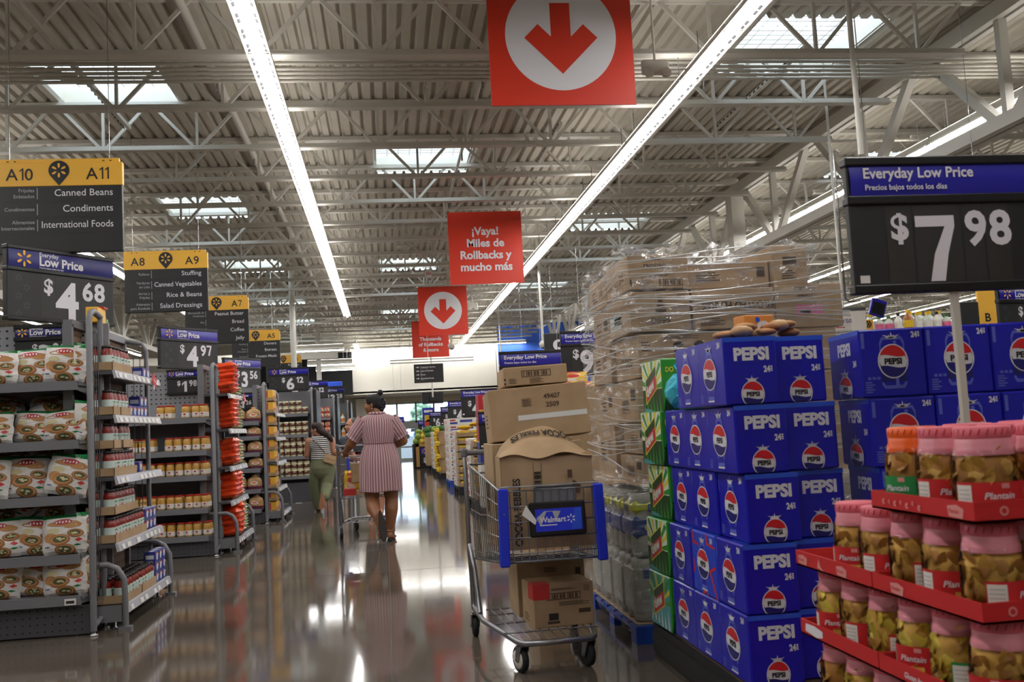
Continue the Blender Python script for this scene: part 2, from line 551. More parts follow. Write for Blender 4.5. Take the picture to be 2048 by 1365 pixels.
# ---------------------------------------------------------------- floor
def floor_material():
    m = mat('polished_concrete', '6a625b', 0.16)
    nt = m.node_tree
    b = nt.nodes['Principled BSDF']
    L = nt.links.new
    tc = nt.nodes.new('ShaderNodeTexCoord')
    n1 = nt.nodes.new('ShaderNodeTexNoise'); n1.inputs['Scale'].default_value = 0.7; n1.inputs['Detail'].default_value = 8
    n2 = nt.nodes.new('ShaderNodeTexNoise'); n2.inputs['Scale'].default_value = 60; n2.inputs['Detail'].default_value = 3
    r1 = nt.nodes.new('ShaderNodeValToRGB')
    r1.color_ramp.elements[0].color, r1.color_ramp.elements[1].color = C('51493f'), C('6b6259')
    r1.color_ramp.elements[0].position, r1.color_ramp.elements[1].position = 0.3, 0.7
    mx = nt.nodes.new('ShaderNodeMix'); mx.data_type = 'RGBA'; mx.blend_type = 'OVERLAY'; mx.inputs[0].default_value = 0.25
    r2 = nt.nodes.new('ShaderNodeMapRange')
    r2.inputs['To Min'].default_value, r2.inputs['To Max'].default_value = 0.05, 0.10
    n3 = nt.nodes.new('ShaderNodeTexNoise'); n3.inputs['Scale'].default_value = 1.6; n3.inputs['Detail'].default_value = 5
    L(tc.outputs['Object'], n1.inputs['Vector']); L(tc.outputs['Object'], n2.inputs['Vector']); L(tc.outputs['Object'], n3.inputs['Vector'])
    L(n1.outputs['Fac'], r1.inputs[0]); L(r1.outputs[0], mx.inputs[6]); L(n2.outputs['Color'], mx.inputs[7])
    L(mx.outputs[2], b.inputs['Base Color']); L(n3.outputs['Fac'], r2.inputs[0]); L(r2.outputs[0], b.inputs['Roughness'])
    b.inputs['Specular IOR Level'].default_value = 0.5


floor_material()
mat('joint_dark', '3a332d', 0.6)
m = MB()
m.poly([(-20, -6, 0), (30, -6, 0), (30, 33.7, 0), (9, 33.7, 0), (9, 38.6, 0), (-20, 38.6, 0)], 'polished_concrete')
for y in [3.95 + 4.6 * k for k in range(-2, 7)]:
    m.poly([(-20, y - .003, .0006), (30, y - .003, .0006), (30, y + .003, .0006), (-20, y + .003, .0006)], 'joint_dark')
for x in (-4.4, -0.02, 4.4, 8.8):
    m.poly([(x - .003, -6, .0006), (x + .003, -6, .0006), (x + .003, 38, .0006), (x - .003, 38, .0006)], 'joint_dark')
struct(m.build('floor'))

# ---------------------------------------------------------------- roof deck with its skylight openings
CHORD_Z, TOP_Z, DECK_Z = 4.19, 4.685, 4.692
SKY = [(-2.58, y) for y in (9.72, 15.0, 20.35, 25.8, 30.8)] + [(.62, y) for y in (12.5, 20.7, 28.75)] + [(4.12, y) for y in (8.73, 16.8, 24.6)] + [(7.4, 13.2), (7.4, 22.2), (10.6, 17.3)]
SW, SL = 1.08, 1.34
ys = sorted({-6.0, 33.7} | {round(y + s * SL / 2, 3) for _, y in SKY for s in (-1, 1)})
m = MB()
P = 0.125
for y0, y1 in zip(ys, ys[1:]):
    holes = [x for x, y in SKY if y - SL / 2 < y0 + .001 and y + SL / 2 > y1 - .001]
    x = -20.0
    vs, fs = [], []
    while x < 30:
        if not any(h - SW / 2 - P * .5 < x + P * .5 < h + SW / 2 + P * .5 for h in holes):
            b = len(vs)
            for dx, dz in ((0, .038), (.025, .038), (.043, 0), (.107, 0), (.125, .038)):
                vs += [(x + dx, y0, DECK_Z + dz), (x + dx, y1, DECK_Z + dz)]
            fs += [(b + 2 * k, b + 2 * k + 2, b + 2 * k + 3, b + 2 * k + 1) for k in range(4)]
        x += P
    m.add(vs, fs, 'deck_paint')
struct(m.build('ceiling'))
for i, (x, y) in enumerate(SKY):
    t = thing('skylight', '', 'skylight', (x, y, DECK_Z))
    a, b_ = SW / 2 + .06, SL / 2 + .02
    c = MB()
    for x0, x1, y0, y1 in ((-a - .03, -a, -b_ - .03, b_ + .03), (a, a + .03, -b_ - .03, b_ + .03), (-a, a, -b_ - .03, -b_), (-a, a, b_, b_ + .03)):
        c.box(x0, x1, y0, y1, (.04), .47, 'wall_white')
    c.build('curb', t)
    MB().poly([(-a, -b_, .42), (a, -b_, .42), (a, b_, .42), (-a, b_, .42)], 'skylight_acrylic').build('acrylic_pane', t)
    g = MB()
    for k in range(-3, 4):
        g.tube([(k * a / 4, -b_, .26), (k * a / 4, b_, .26)], .004, 'conduit', 4)
    for k in range(-5, 6):
        g.tube([(-a, k * b_ / 6, .264), (a, k * b_ / 6, .264)], .004, 'conduit', 4)
    g.build('safety_grid', t)
    col = {-2.58: 'over the shelf aisles', .62: 'in the middle roof bay', 4.12: 'beside the roof girder', 7.4: 'beyond the roof girder', 10.6: 'far beyond the girder'}[x]
    rank = sorted(yy for xx, yy in SKY if xx == x).index(y)
    t['label'] = 'square wire-guarded skylight %s, %s one back' % (col, ORD[rank])
    t['group'] = 'roof skylights'

# ---------------------------------------------------------------- joists, girders, columns
JY = [7.62 + 1.273 * k for k in range(-3, 37)]
for y in JY:
    m = MB()
    XL, XR = (-20, 30) if y < 33.6 else (9.2, 45.9)
    for s in (-.028, .028):
        m.box(XL, XR, y + s - .024, y + s + .024, TOP_Z - .045, TOP_Z, 'steel_paint')
    x_end = 5.1
    for x0, x1 in (((-20, x_end), (6.05, 30)) if y < 33.6 else ((XL, XR),)):
        m.box(x0, x1, y - .05, y + .05, CHORD_Z - .012, CHORD_Z, 'steel_paint')
        m.box(x0, x1, y - .012, y + .012, CHORD_Z, CHORD_Z + .045, 'steel_paint')
    x = (-19.4 if y < 33.6 else 9.9) + .46 * (round(y) % 2)
    while x < XR - .6:
        if not 4.9 < x < 6.1:
            for dx in (-.44, 0, .44):
                m.beam((x + dx * .06, y, CHORD_Z + .02), (x + dx, y, TOP_Z - .02), .03 if dx else .026, .03, 'steel_paint', up=(0, 1, 0))
        x += .926
    struct(m.build('ceiling_joist'))
for gx in (5.46, -5.85):
    m = MB()
    for s in (-.055, .055):
        m.box(gx + s - .035, gx + s + .035, -6, 33.6, TOP_Z - .2, TOP_Z - .05, 'steel_paint')
        m.box(gx + s - .04, gx + s + .04, -6, 33.6, 3.52, 3.64, 'steel_paint')
    y = 5.07 - 2.546 * 4
    while y < 33:
        for dy in (-1.15, 0, 1.15):
            m.beam((gx, y + dy * .08, 3.58), (gx, y + dy, TOP_Z - .12), .09 if dy else .07, .08, 'steel_paint', up=(1, 0, 0))
        y += 2.546
    struct(m.build('ceiling_girder'))
for cx, cy in ((5.46, 14.2), (5.46, 24.9), (-5.85, 22.8)):
    m = MB()
    m.box(cx - .1, cx + .1, cy - .12, cy + .12, 0, TOP_Z - .2, 'steel_paint')
    m.box(cx - .2, cx + .2, cy - .2, cy + .2, 0, .02, 'steel_paint')
    struct(m.build('structure_column'))
for i, y in enumerate((7.98, 8.1, 8.22, 8.32, 8.42, 8.52)):
    m = MB().tube([(-20, y, 4.31), (30, y, 4.31)], .026 if i == 0 else .016, 'galv_pipe', 8)
    for x in range(-18, 30, 3):
        m.tube([(x + .1 * i, y, 4.31), (x + .1 * i + .14, y, 4.31)], .032 if i == 0 else .022, 'galv_pipe', 8)
    tag(m.build('ceiling_pipe'), 'pale conduit pipe in the bank under the roof, %s from the front' % ORD[i], 'pipe', 'bank of roof pipes')
for i, (x, y0, y1, z, r) in enumerate([(-1.44, 4, 33.5, 4.58, .04), (3.3, 4, 33.5, 4.57, .04), (1.07, 7.5, 33.5, 4.6, .02)]):
    m = MB().tube([(x, y0, z), (x, y1, z)], r, 'white_paint', 8)
    for k in range(10):
        m.tube([(x, 6.6 + 2.6 * k, z), (x, 6.6 + 2.6 * k, z - .12)], .012, 'chrome', 6)
    tag(m.build('sprinkler_pipe'), ['white sprinkler main running along the roof between the shelf aisles and red signs', 'white sprinkler main running along the roof beside the girder', 'thin white sprinkler branch running over the red hanging signs'][i], 'pipe', 'sprinkler pipes')
m = MB().tube([(1.8, 10.085, 4.155), (30, 10.085, 4.155)], .016, 'galv_pipe', 6).tube([(1.6, 10.085, 4.29), (1.65, 10.085, 4.19), (1.8, 10.085, 4.155)], .016, 'galv_pipe', 6)
tag(m.build('conduit'), 'thin bent metal conduit clipped under a roof joist beside the big red sign', 'conduit')
for i, (x, y, L) in enumerate([(-2.47, 8.5, 3.1), (.51, 9.06, 1.8), (1.98, 10.8, 1.6), (3.8, 9.2, 2.6)]):
    d = Vector((.0, 1, .02))
    m = MB()
    m.beam((x, y - L / 2, 4.37), (x + .02, y + L / 2, 4.39), .037, .037, 'white_paint')
    k = 0
    while k * .11 < L - .1:
        yy = y - L / 2 + .06 + k * .11
        m.box(x - .0195, x - .018, yy, yy + .05, 4.37, 4.385, 'hole_dark')
        k += 1
    tag(m.build('slotted_channel'), ['long white slotted channel crossing the skylight over the aisle sign', 'white slotted channel under the roof short of the middle skylight', 'short white slotted channel behind the big red arrow sign', 'white slotted channel crossing the skylight by the girder'][i], 'channel', 'slotted roof channels')

# ---------------------------------------------------------------- the strip lights
LIGHT_Z = 3.89
f = thing('strip_light', '', 'light')
m = MB()
L2 = .995
for s in (-1, 1):
    prof = [(s * .029, .016), (s * .083, -.01), (s * .087, .0), (s * .031, .028)]
    vs = [(u, y, w) for y in (-L2, L2) for u, w in prof]
    m.add(vs, [(0, 1, 5, 4), (1, 2, 6, 5), (2, 3, 7, 6), (3, 0, 4, 7)], 'white_paint')
    y = -L2 + .1
    while y < L2 - .1:
        for dy in (0, .085):
            u0, u1 = s * .046, s * .064
            z = lambda u: .016 - (abs(u) - .029) / .054 * .026 - .0015
            m.poly([(u0, y + dy, z(u0)), (u1, y + dy, z(u1)), (u1, y + dy + .065, z(u1)), (u0, y + dy + .065, z(u0))], 'hole_dark')
        y += .25
m.build('reflector', f)
m = MB()
pr = [(.03, .025), (.03, -.004), (.017, -.019), (-.017, -.019), (-.03, -.004), (-.03, .025)]
vs = [(u, y, w) for y in (-L2 + .01, L2 - .01) for u, w in pr]
m.add(vs, [(k, k + 1, 7 + k, 6 + k) for k in range(5)] + [(0, 5, 4, 3, 2, 1), (6, 7, 8, 9, 10, 11)], 'lens_light')
m.build('lens', f)
m = MB().box(-.03, .03, -L2, L2, .028, .09, 'white_paint')
for y in (-L2 + .25, L2 - .25):
    m.tube([(0, y, .09), (0, y, .305)], .004, 'chrome', 4)
for y in (-L2, 0):
    m.box(-.07, .07, y - .012, y + .012, -.006, .036, 'white_paint')
m.build('housing', f)
MB().poly([(-.032, -L2 + .02, .0905), (.032, -L2 + .02, .0905), (.032, L2 - .02, .0905), (-.032, L2 - .02, .0905)], 'added_uplight_glow').build('added_uplight', f)  # added glowing strip on the housing, lifts the dim ceiling
f = Proto(f)
ROWS = [(-7.36, 0, 31, 'far over the shelf aisles, second row out'), (-4.06, 0, 31, 'over the shelf aisles'), (-.778, -3, 22.8, 'above the walkway on the shelf side'),
        (2.545, -3, 33.4, 'above the soda stack and red signs'), (5.83, 0, 33.4, 'along the roof girder'), (9.02, 4, 33.4, 'beyond the roof girder'), (12.3, 8, 60, 'far beyond the roof girder'), (15.6, 12, 60, 'in the farthest bay'), (18.9, 17, 60, 'in the outermost bay')]
for x, y0, y1, d in ROWS:
    y = y1 - 1.0
    while y > y0:
        f.place((x, y, LIGHT_Z), 0, 'white linear strip light in the continuous row ' + d, 'strip lights ' + d)
        y -= 2.0
for y in (30.9, 32.6):
    f.place((-.82, y, LIGHT_Z), 0, 'white linear strip light in the short row by the entrance wall', 'strip lights by the entrance')
for i, (a, b_, Y) in enumerate([((582, 702), (688, 700), 26.0), ((615, 731), (705, 727), 29.5), ((632, 741), (711, 738), 31.5)]):
    p, q = at(a[0], a[1], Y), at(b_[0], b_[1], Y)
    r_ = f.place(((p + q) / 2)[:], (0, 0, -PI / 2), ['white crosswise strip light above the freezer aisle, highest of three', 'white crosswise strip light above the freezer aisle, middle of three', 'white crosswise strip light above the freezer aisle, lowest of three'][i], 'crosswise strip lights', scale=(1.6, (q - p).length / 2.0, 1.6))
    for y in (-.6, .6):
        MB().tube([(0, y, .05), (0, y, (DECK_Z - (p.z + q.z) / 2) / 1.6)], .006, 'chrome', 5).build('hanger_rod', r_)
for i in range(3):
    f.place((-.1 + 2.02 * i, 33.35, 4.0), (0, 0, PI / 2), 'white strip light washing the top of the white entrance wall', 'entrance wall washers')

# ---------------------------------------------------------------- walls and entrance
struct(MB().box(-20.2, -20, -6, 40, 0, 6, 'wall_white').build('wall_left'))
struct(MB().box(46, 46.2, -6, 66, 0, 6, 'wall_white').build('wall_right'))
struct(MB().box(-20, 46, -6.2, -6, 0, 6, 'wall_white').build('wall_back'))
BY = 33.6
p0, p1 = at(700, 703, BY), at(995, 790, BY)
struct(MB().box(-1.1, 3.97, BY, BY + .3, 2.46, DECK_Z + .1, 'wall_white').build('wall_front_bulkhead'))
struct(MB().box(3.97, 9.0, BY, BY + .3, 0, DECK_Z + .1, 'wall_blue').build('wall_front_blue'))
struct(MB().box(8.9, 9.0, BY + .3, 66, 0, DECK_Z, 'wall_white').build('wall_side_wing'))
struct(MB().box(9.0, 46, 66, 66.2, 0, DECK_Z, 'wall_white').build('wall_front_wing'))
struct(MB().poly([(9, 33.7, 0), (46, 33.7, 0), (46, 66, 0), (9, 66, 0)], 'polished_concrete').poly([(30, -6, 0), (46, -6, 0), (46, 33.7, 0), (30, 33.7, 0)], 'polished_concrete').build('floor_wing'))
m = MB().poly([(9, 33.7, DECK_Z), (9, 66, DECK_Z), (46, 66, DECK_Z), (46, 33.7, DECK_Z)], 'deck_paint').poly([(30, -6, DECK_Z), (30, 33.7, DECK_Z), (46, 33.7, DECK_Z), (46, -6, DECK_Z)], 'deck_paint')
struct(m.build('ceiling_wing'))
struct(MB().box(-20, -1.1, BY, BY + .3, 2.46, DECK_Z + .1, 'wall_white').build('wall_front_side'))
EY = 38.2
Z1, Z2, Z3 = 2.24, 1.5, 1.3       # window head, sill, door head
m = MB().box(-.3, 3.97, EY, EY + .2, Z1, 2.75, 'wall_tan').box(-20, -.3, EY, EY + .2, 0, 2.75, 'wall_white').box(3.6, 4.2, EY, EY + .2, 0, Z1, 'wall_tan')
m.box(3.97, 4.1, BY + .3, EY, 0, 2.75, 'wall_tan')
struct(m.build('wall_front'))
struct(MB().box(-20, 9, BY, EY + .2, 2.5, 2.56, 'wall_tan').build('ceiling_soffit'))
struct(MB().box(-1.1, -.45, EY - .5, EY - .05, 0, 2.46, 'wall_white').build('wall_pier'))
m = MB()
for z0, z1 in ((Z1 - .05, Z1), (Z2 - .05, Z2 + .03), (Z3, Z3 + .1)):
    m.box(-.3, 3.6, EY, EY + .12, z0, z1, 'frame_grey')
xs = (-.3, .42, 1.15, 1.85, 2.62, 3.53)
for x in xs:
    m.box(x, x + .07, EY, EY + .12, 0, Z1, 'frame_grey')
m.box(-.3, 3.6, EY - .01, EY + .1, Z2 - .2, Z2 - .05, 'frame_grey')
w = struct(m.build('window_1'))
MB().poly([(-.3, EY + .06, Z2), (3.6, EY + .06, Z2), (3.6, EY + .06, Z1), (-.3, EY + .06, Z1)], 'window_glass').build('pane', w)
for i, (x0, x1) in enumerate(((-.23, .42), (.49, 1.15), (1.22, 1.85), (1.92, 2.62), (2.69, 3.53))):
    m = MB()
    for a, b_ in ((x0, x0 + .06), (x1 - .06, x1)):
        m.box(a, b_, EY + .02, EY + .08, .0, Z3, 'frame_grey')
    for a, b_ in ((0, .1), (.5, .56), (Z3 - .07, Z3)):
        m.box(x0, x1, EY + .021, EY + .079, a, b_, 'frame_grey')
    d = struct(m.build('door_%d' % (i + 1)))
    MB().poly([(x0, EY + .05, .1), (x1, EY + .05, .1), (x1, EY + .05, Z3), (x0, EY + .05, Z3)], 'window_glass').build('pane', d)
p, q = at(640, 742, 33.2), at(706, 789, 33.2)
struct(MB().box(-6, q.x, 33.1, 33.5, q.z, 3.9, 'black_cloth').build('wall_panel_black'))
struct(MB().box(-7, -1.25, 27.6, 27.7, 3.3, 3.5, 'wall_white').build('trim_soffit'))

# outside
struct(MB().box(-120, 160, 38.5, 240, -.3, -.05, 'asphalt').build('exterior_ground'))


def tree(loc, h, w, label, seed):
    rnd = random.Random(seed)
    t = thing('tree', label, 'tree', loc, 0, 'trees outside the entrance')
    MB().tube([(0, 0, 0), (.1, 0, h * .3), (0, .1, h * .55)], [.28, .22, .14], 'strap_brown', 8).build('trunk', t)
    m = MB()
    for _ in range(260):
        a, r, z = rnd.uniform(0, 2 * PI), w * math.sqrt(rnd.random()), rnd.random()
        k = math.sin(PI * min(1, .18 + .82 * z)) ** .6
        c = (r * k * math.cos(a), r * k * math.sin(a), h * (.3 + .68 * z))
        s = rnd.uniform(.25, .6)
        m.ball(c, (s, s, s * .7), rnd.choice(('foliage', 'foliage', 'foliage_dark')), 6)
    m.build('crown', t)


tree((5.6, 150, 0), 5.2, 1.7, 'round pale green tree behind the entrance glass, nearer the doorway', 1)
tree((9.9, 150, 0), 4.4, 1.5, 'small pale green tree seen through the entrance glass beside the monitor', 2)
tree((13.4, 132, 0), 6.2, 2.6, 'tall green tree seen through the glass under the hanging monitor', 3)
tree((20.5, 138, 0), 6.0, 2.8, 'broad green tree seen through the last entrance pane', 4)
tree((1.2, 165, 0), 3.6, 2.2, 'low distant tree seen through the first entrance pane', 5)


def car(loc, body, label, rz):
    t = thing('car', label, 'car', loc, rz, 'parked cars outside')
    prof = [(-2.1, .35), (-2.05, .75), (-1.5, .85), (-.9, 1.35), (.7, 1.38), (1.35, .92), (2.05, .8), (2.12, .35)]
    m = MB().slab(frame((0, -.85, 0), (1, 0, 0), (0, 0, 1)), prof, 1.7, body)
    m.build('body', t)
    m = MB()
    for y in (-.852, .852):
        m.poly([(-.8, y, .9), (.55, y, .9), (.5, y, 1.28), (-.72, y, 1.28)], 'black_plastic')
    m.build('side_window', t)
    for x in (-1.3, 1.3):
        for y in (-.8, .8):
            MB(Matrix.Translation((x, y, .33)) @ Matrix.Rotation(PI / 2, 4, 'X')).lathe([(.33, -.1), (.33, .1)], 'rubber', 16).build('wheel', t)


car((5.2, 118, 0), 'car_blue', 'blue car parked outside the entrance doors', .1)
car((4.0, 128, 0), 'car_white', 'white car parked behind the blue one outside', -.05)
car((11.5, 122, 0), 'car_white', 'white car parked outside beyond the produce bins', .0)
for i, x in enumerate((-.2, 2.2)):  # panels added out of view to brighten the dark entrance soffit
    t = thing('soffit_fill_light', 'unseen added fill light panel in the entrance soffit, %s' % ('over the first door', 'over the middle doors')[i], 'light', (x, 33.93, 2.495), 0, 'added soffit fill lights')
    MB().rbox(0, 1.2, 0, .5, -.01, .004, .004, 'white_paint').build('frame', t)
    MB().poly([(.03, .03, -.0105), (.03, .47, -.0105), (1.17, .47, -.0105), (1.17, .03, -.0105)], 'added_soffit_glow').build('diffuser', t)
# ---------------------------------------------------------------- shelf units
def peg_holes(m, F, u0, u1, v0, v1, step=.05, r=.008):
    v = v0
    while v < v1:
        u = u0
        while u < u1:
            m.rect(F, u - r, u + r, v - r * .8, v + r * .8, 'hole_dark', .001)
            u += step
        v += step


def front_unit(Yf, x0, x1, zs, top, label, depth=.46, lip=.055, peg_from=None, kick=.16, cols='shelf_grey'):
    """A gondola side that faces -Y: pegboard back, shelves with lips, kick plate and a tubular end frame."""
    t = thing('shelf_unit', label, 'shelf', (x1, Yf, 0), 0, 'gondola shelf units')
    w = x1 - x0
    m = MB().box(-w, 0, depth, depth + .02, .05, top, 'peg_grey')
    peg_holes(m, FRONT(-w, depth, 0), .04, w - .02, (peg_from or zs[0] + .1), top - .02)
    m.build('back_panel', t)
    for z in zs:
        m = MB().box(-w, -.075, .0, depth, z - .025, z, cols).box(-w, -.075, -.004, .012, z - lip, z + .004, cols)
        for x in (-w + .02, -.1):
            m.add([(x, .0, z - .05), (x, depth, z - .09), (x, depth, z - .025), (x, 0, z - .025), (x + .006, .0, z - .05), (x + .006, depth, z - .09), (x + .006, depth, z - .025), (x + .006, 0, z - .025)],
                  [(0, 1, 2, 3), (7, 6, 5, 4), (0, 4, 5, 1)], cols)
        m.build('shelf', t)
    m = MB().box(-w, -.03, .05, .07, .01, kick, 'shelf_dark')
    peg_holes(m, FRONT(-w, .05, 0), .04, w - .05, .04, kick, .045, .005)
    m.build('kick_plate', t)
    m = MB().tube([(0, 0, .03), (0, 0, top - .03), (0, .03, top + .02), (0, .1, top + .04), (0, depth * .55, top + .02)], .021, cols, 8)
    m.tube([(0, depth * .55, .06), (0, depth * .55, top + .02)], .018, cols, 8)
    m.tube([(0, 0, .06), (0, depth * .55, .09)], .02, cols, 6)
    m.build('end_post', t)
    m = MB()
    z = .2
    while z < top:
        m.tube([(0, .0, z), (-.006, depth * .28, z - .02), (0, depth * .55, z)], .003, 'chrome', 4)
        z += .24
    for y in (.09, .14, .19):
        m.tube([(0, y, .2), (0, y, top - .1)], .003, 'shelf_dark', 4)
    m.build('wire_side', t)
    m = MB()
    for y in (0, depth * .55):
        m.lathe([(.028, 0), (.03, .01), (.012, .016), (.012, .05)], 'chrome', 10, Matrix.Translation((0, y, 0)))
    m.build('levelling_foot', t)
    return t


def endcap_unit(X, y0, y1, zs, top, label, depth=.28, base_out=.05, tag_z=None):
    """A shallow unit across the end of a gondola, facing the walkway (+X)."""
    t = thing('endcap_shelf', label, 'shelf', (X, y0, 0), 0, 'endcap shelf units')
    L = y1 - y0
    m = MB().box(-depth - .02, -depth, .0, L, .05, top, 'peg_brown')
    F = RIGHTF(-depth, 0, 0)
    peg_holes(m, F, .05, L - .03, .25, top - .03, .055, .008)
    m.build('back_panel', t)
    m = MB()
    for y in (0, L):
        m.box(-depth - .03, -depth + .03, y - .02, y + .02, .0, top + .02, 'shelf_grey')
    m.box(-depth - .03, -depth + .03, 0, L, top, top + .05, 'shelf_grey')
    m.build('upright_frame', t)
    m = MB().tube([(-.1, L + .02, .03), (-.1, L + .02, top - .06), (-.13, L + .02, top), (-depth, L + .02, top + .03)], .018, 'shelf_grey', 8)
    z = .25
    while z < top:
        m.tube([(-.1, L + .02, z), (-depth, L + .02, z)], .003, 'chrome', 4)
        z += .24
    for k in range(3):
        m.tube([(-.15 - .05 * k, L + .02, .2), (-.15 - .05 * k, L + .02, top - .1)], .003, 'shelf_dark', 4)
    m.build('side_guard', t)
    for i, z in enumerate(zs):
        b = base_out if i == len(zs) - 1 else 0
        s = MB().box(-depth, b - .01, .03, L - .03, z - .025, z, 'shelf_dark').build('shelf', t)
        m = MB()
        tilt = .02
        vs = [(b - .012, .03, z + .004), (b + .006, .03, z - .0), (b + tilt, .03, z - .05), (b, .03, z - .055)]
        vs += [(x, L - .03, zz) for x, _, zz in vs]
        m.add(vs, [(3, 2, 1, 0), (4, 5, 6, 7), (0, 1, 5, 4), (1, 2, 6, 5), (2, 3, 7, 6), (3, 0, 4, 7)], 'rail_silver')
        rnd = random.Random(int(z * 1000) + int(X * 100))
        y = .1
        FR = frame((b + .0075, 0, z), (0, 1, 0), (tilt - .006, 0, -.05) if False else (-(tilt - .006), 0, .05))
        while y < L - .15:
            if rnd.random() < .75:
                m.rect(FR, y, y + rnd.uniform(.05, .1), -.046, -.012, 'tag_white', .0015)
            y += .13
        m.build('price_rail', s)
    for y in (.0, L):
        m = MB().tube([(-depth + .05, y, .42), (b - .1, y, .42), (b - .04, y, .39), (b, y, .32), (b + .005, y, .2), (b + .005, y, .02)], .02, 'shelf_grey', 8)
        m.box(b - .035, b + .045, y - .03, y + .03, 0, .02, 'shelf_grey')
        m.build('guard_hoop', t)
        MB().box(-depth, b - .02, y, y + (.012 if y == 0 else -.012), .05, .15, 'shelf_grey').build('base_panel', t)
        MB().lathe([(.03, 0), (.012, .012), (.012, .08)], 'chrome', 8, Matrix.Translation((b - .08, y + (.06 if y == 0 else -.06), 0))).build('levelling_foot', t)
    if tag_z is not None:
        m = MB(Matrix.Translation((.03, L * .78, tag_z)) @ Matrix.Rotation(-.45, 4, 'X'))
        m.box(-.002, .002, -.06, .06, -.03, .05, 'tag_red').rect(RIGHTF(.002, -.03, 0), 0, .06, .005, .014, 'letter_white')
        m.box(-.002, .002, -.01, .02, -.06, -.03, 'tag_white')
        m.build('shelf_flag', t)
    return t


Z1S = [1.625, 1.245, .89, .515, .255]
front_unit(6.62, -3.5, -1.89, Z1S, 2.05, 'grey gondola shelf of white pastry bags under the angled price sign', peg_from=1.72, kick=.19)
Z1E = [1.70, 1.40, .99, .55, .15]
endcap_unit(-1.79, 6.78, 8.13, Z1E, 2.0, 'endcap shelf of red sauce jars in cardboard trays', tag_z=1.67)
Z2S = [1.44, 1.10, .84, .50, .215]
front_unit(10.56, -3.2, -1.79, Z2S, 1.96, 'grey gondola shelf of red-lidded mustard jars', peg_from=1.62, kick=.15)
Z2E = [1.69, 1.31, .905, .54, .14]
endcap_unit(-1.66, 10.75, 12.02, Z2E, 1.96, 'endcap shelf stacked with orange and green snack bags', tag_z=1.66)
Z3S = [1.43, 1.22, .99, .77, .48, .205]
front_unit(14.06, -2.8, -1.69, Z3S, 1.92, 'grey gondola shelf of bagged bread loaves', peg_from=1.6, kick=.14)
Z3E = [1.54, 1.19, .84, .47, .12]
endcap_unit(-1.55, 14.25, 15.5, Z3E, 1.9, 'endcap shelf of yellow boxes in cardboard trays')
Z4S = [1.59, 1.22, .83, .48]
front_unit(17.8, -2.6, -1.3, Z4S, 2.0, 'grey shelf unit of brown and cream cans behind the woman in striped top', peg_from=3, kick=.36)
Z5S = [1.56, 1.25, .95, .6, .3]
front_unit(22.0, -2.2, -1.13, Z5S, 2.0, 'grey shelf unit of red cans behind the shopper in green trousers', peg_from=3)
Z6S = [1.46, 1.1, .74, .4, .2]
front_unit(26.2, -2.0, -.98, Z6S, 2.0, 'grey shelf unit of yellow-capped bottles deeper along the aisle', peg_from=3)
for Y, x1 in ((17.8, -1.27), (22.0, -1.1), (26.2, -.95)):
    tag(MB().rbox(x1, x1 + .05, Y + .1, Y + 1.2, .02, 2.02, .01, 'black_plastic').build('end_panel'),
        'black end panel standing against the %s shelf unit' % {17.8: 'brown and cream can', 22.0: 'red can', 26.2: 'yellow-capped bottle'}[Y], 'panel', 'gondola end panels')
# back halves of the runs, seen only past the ends
for Yb, x1 in ((7.15, -2.1), (11.1, -1.97), (14.6, -1.86)):
    t = tag(MB().box(-3.4, x1, Yb, Yb + .9, 0, 1.9, 'shelf_dark').build('gondola_core'), 'dark steel core of the shelf run behind the %s' % {7.15: 'pastry bags', 11.1: 'mustard jars', 14.6: 'bread loaves'}[Yb], 'shelf')


# ---------------------------------------------------------------- products
def pillow_mesh(m, w, h, d, body, nx=10, nz=12, top=None, bottom=None, pinch=.12, seed=0):
    """A filled bag standing in the XZ plane, facing -Y; returns its front surface y(u, v)."""
    rnd = random.Random(seed)
    ph = [rnd.uniform(0, 6) for _ in range(4)]

    def half(u, v):
        a, b = max(0.0, 1 - (2 * u - 1) ** 2), max(0.0, 1 - (2 * v - 1) ** 4)
        return d / 2 * (a ** .5) * (b ** .6) * (1 + .12 * math.sin(9 * u + ph[0]) * math.sin(7 * v + ph[1]))

    def pt(u, v, s):
        ww = w * (1 - pinch * abs(2 * v - 1) ** 3 * .4)
        return ((u - .5) * ww + .004 * math.sin(14 * v + ph[2]), s * half(u, v), v * h)
    for s in (-1, 1):
        vs = [pt(i / nx, j / nz, s) for j in range(nz + 1) for i in range(nx + 1)]
        for j in range(nz):
            mm = top if (top and j == nz - 1) else (bottom if (bottom and j == 0) else body)
            fs = []
            for i in range(nx):
                q = (j * (nx + 1) + i, j * (nx + 1) + i + 1, (j + 1) * (nx + 1) + i + 1, (j + 1) * (nx + 1) + i)
                fs.append(q if s < 0 else q[::-1])
            m.add(vs, fs, mm, True)
    return lambda u, v, lift=.002: (pt(u, v, -1)[0], pt(u, v, -1)[1] - lift, pt(u, v, -1)[2])


def blob(m, S, u, v, ru, rv, c, lift=.002, n=16, k0=0):
    pts = [S(u, v, lift)] + [S(min(1, max(0, u + ru * math.cos(2 * PI * i / n))), min(1, max(0, v + rv * math.sin(2 * PI * i / n))), lift) for i in range(n)]
    m.add(pts, [(0, 1 + i, 1 + (i + 1) % n) for i in range(n)], c, True)


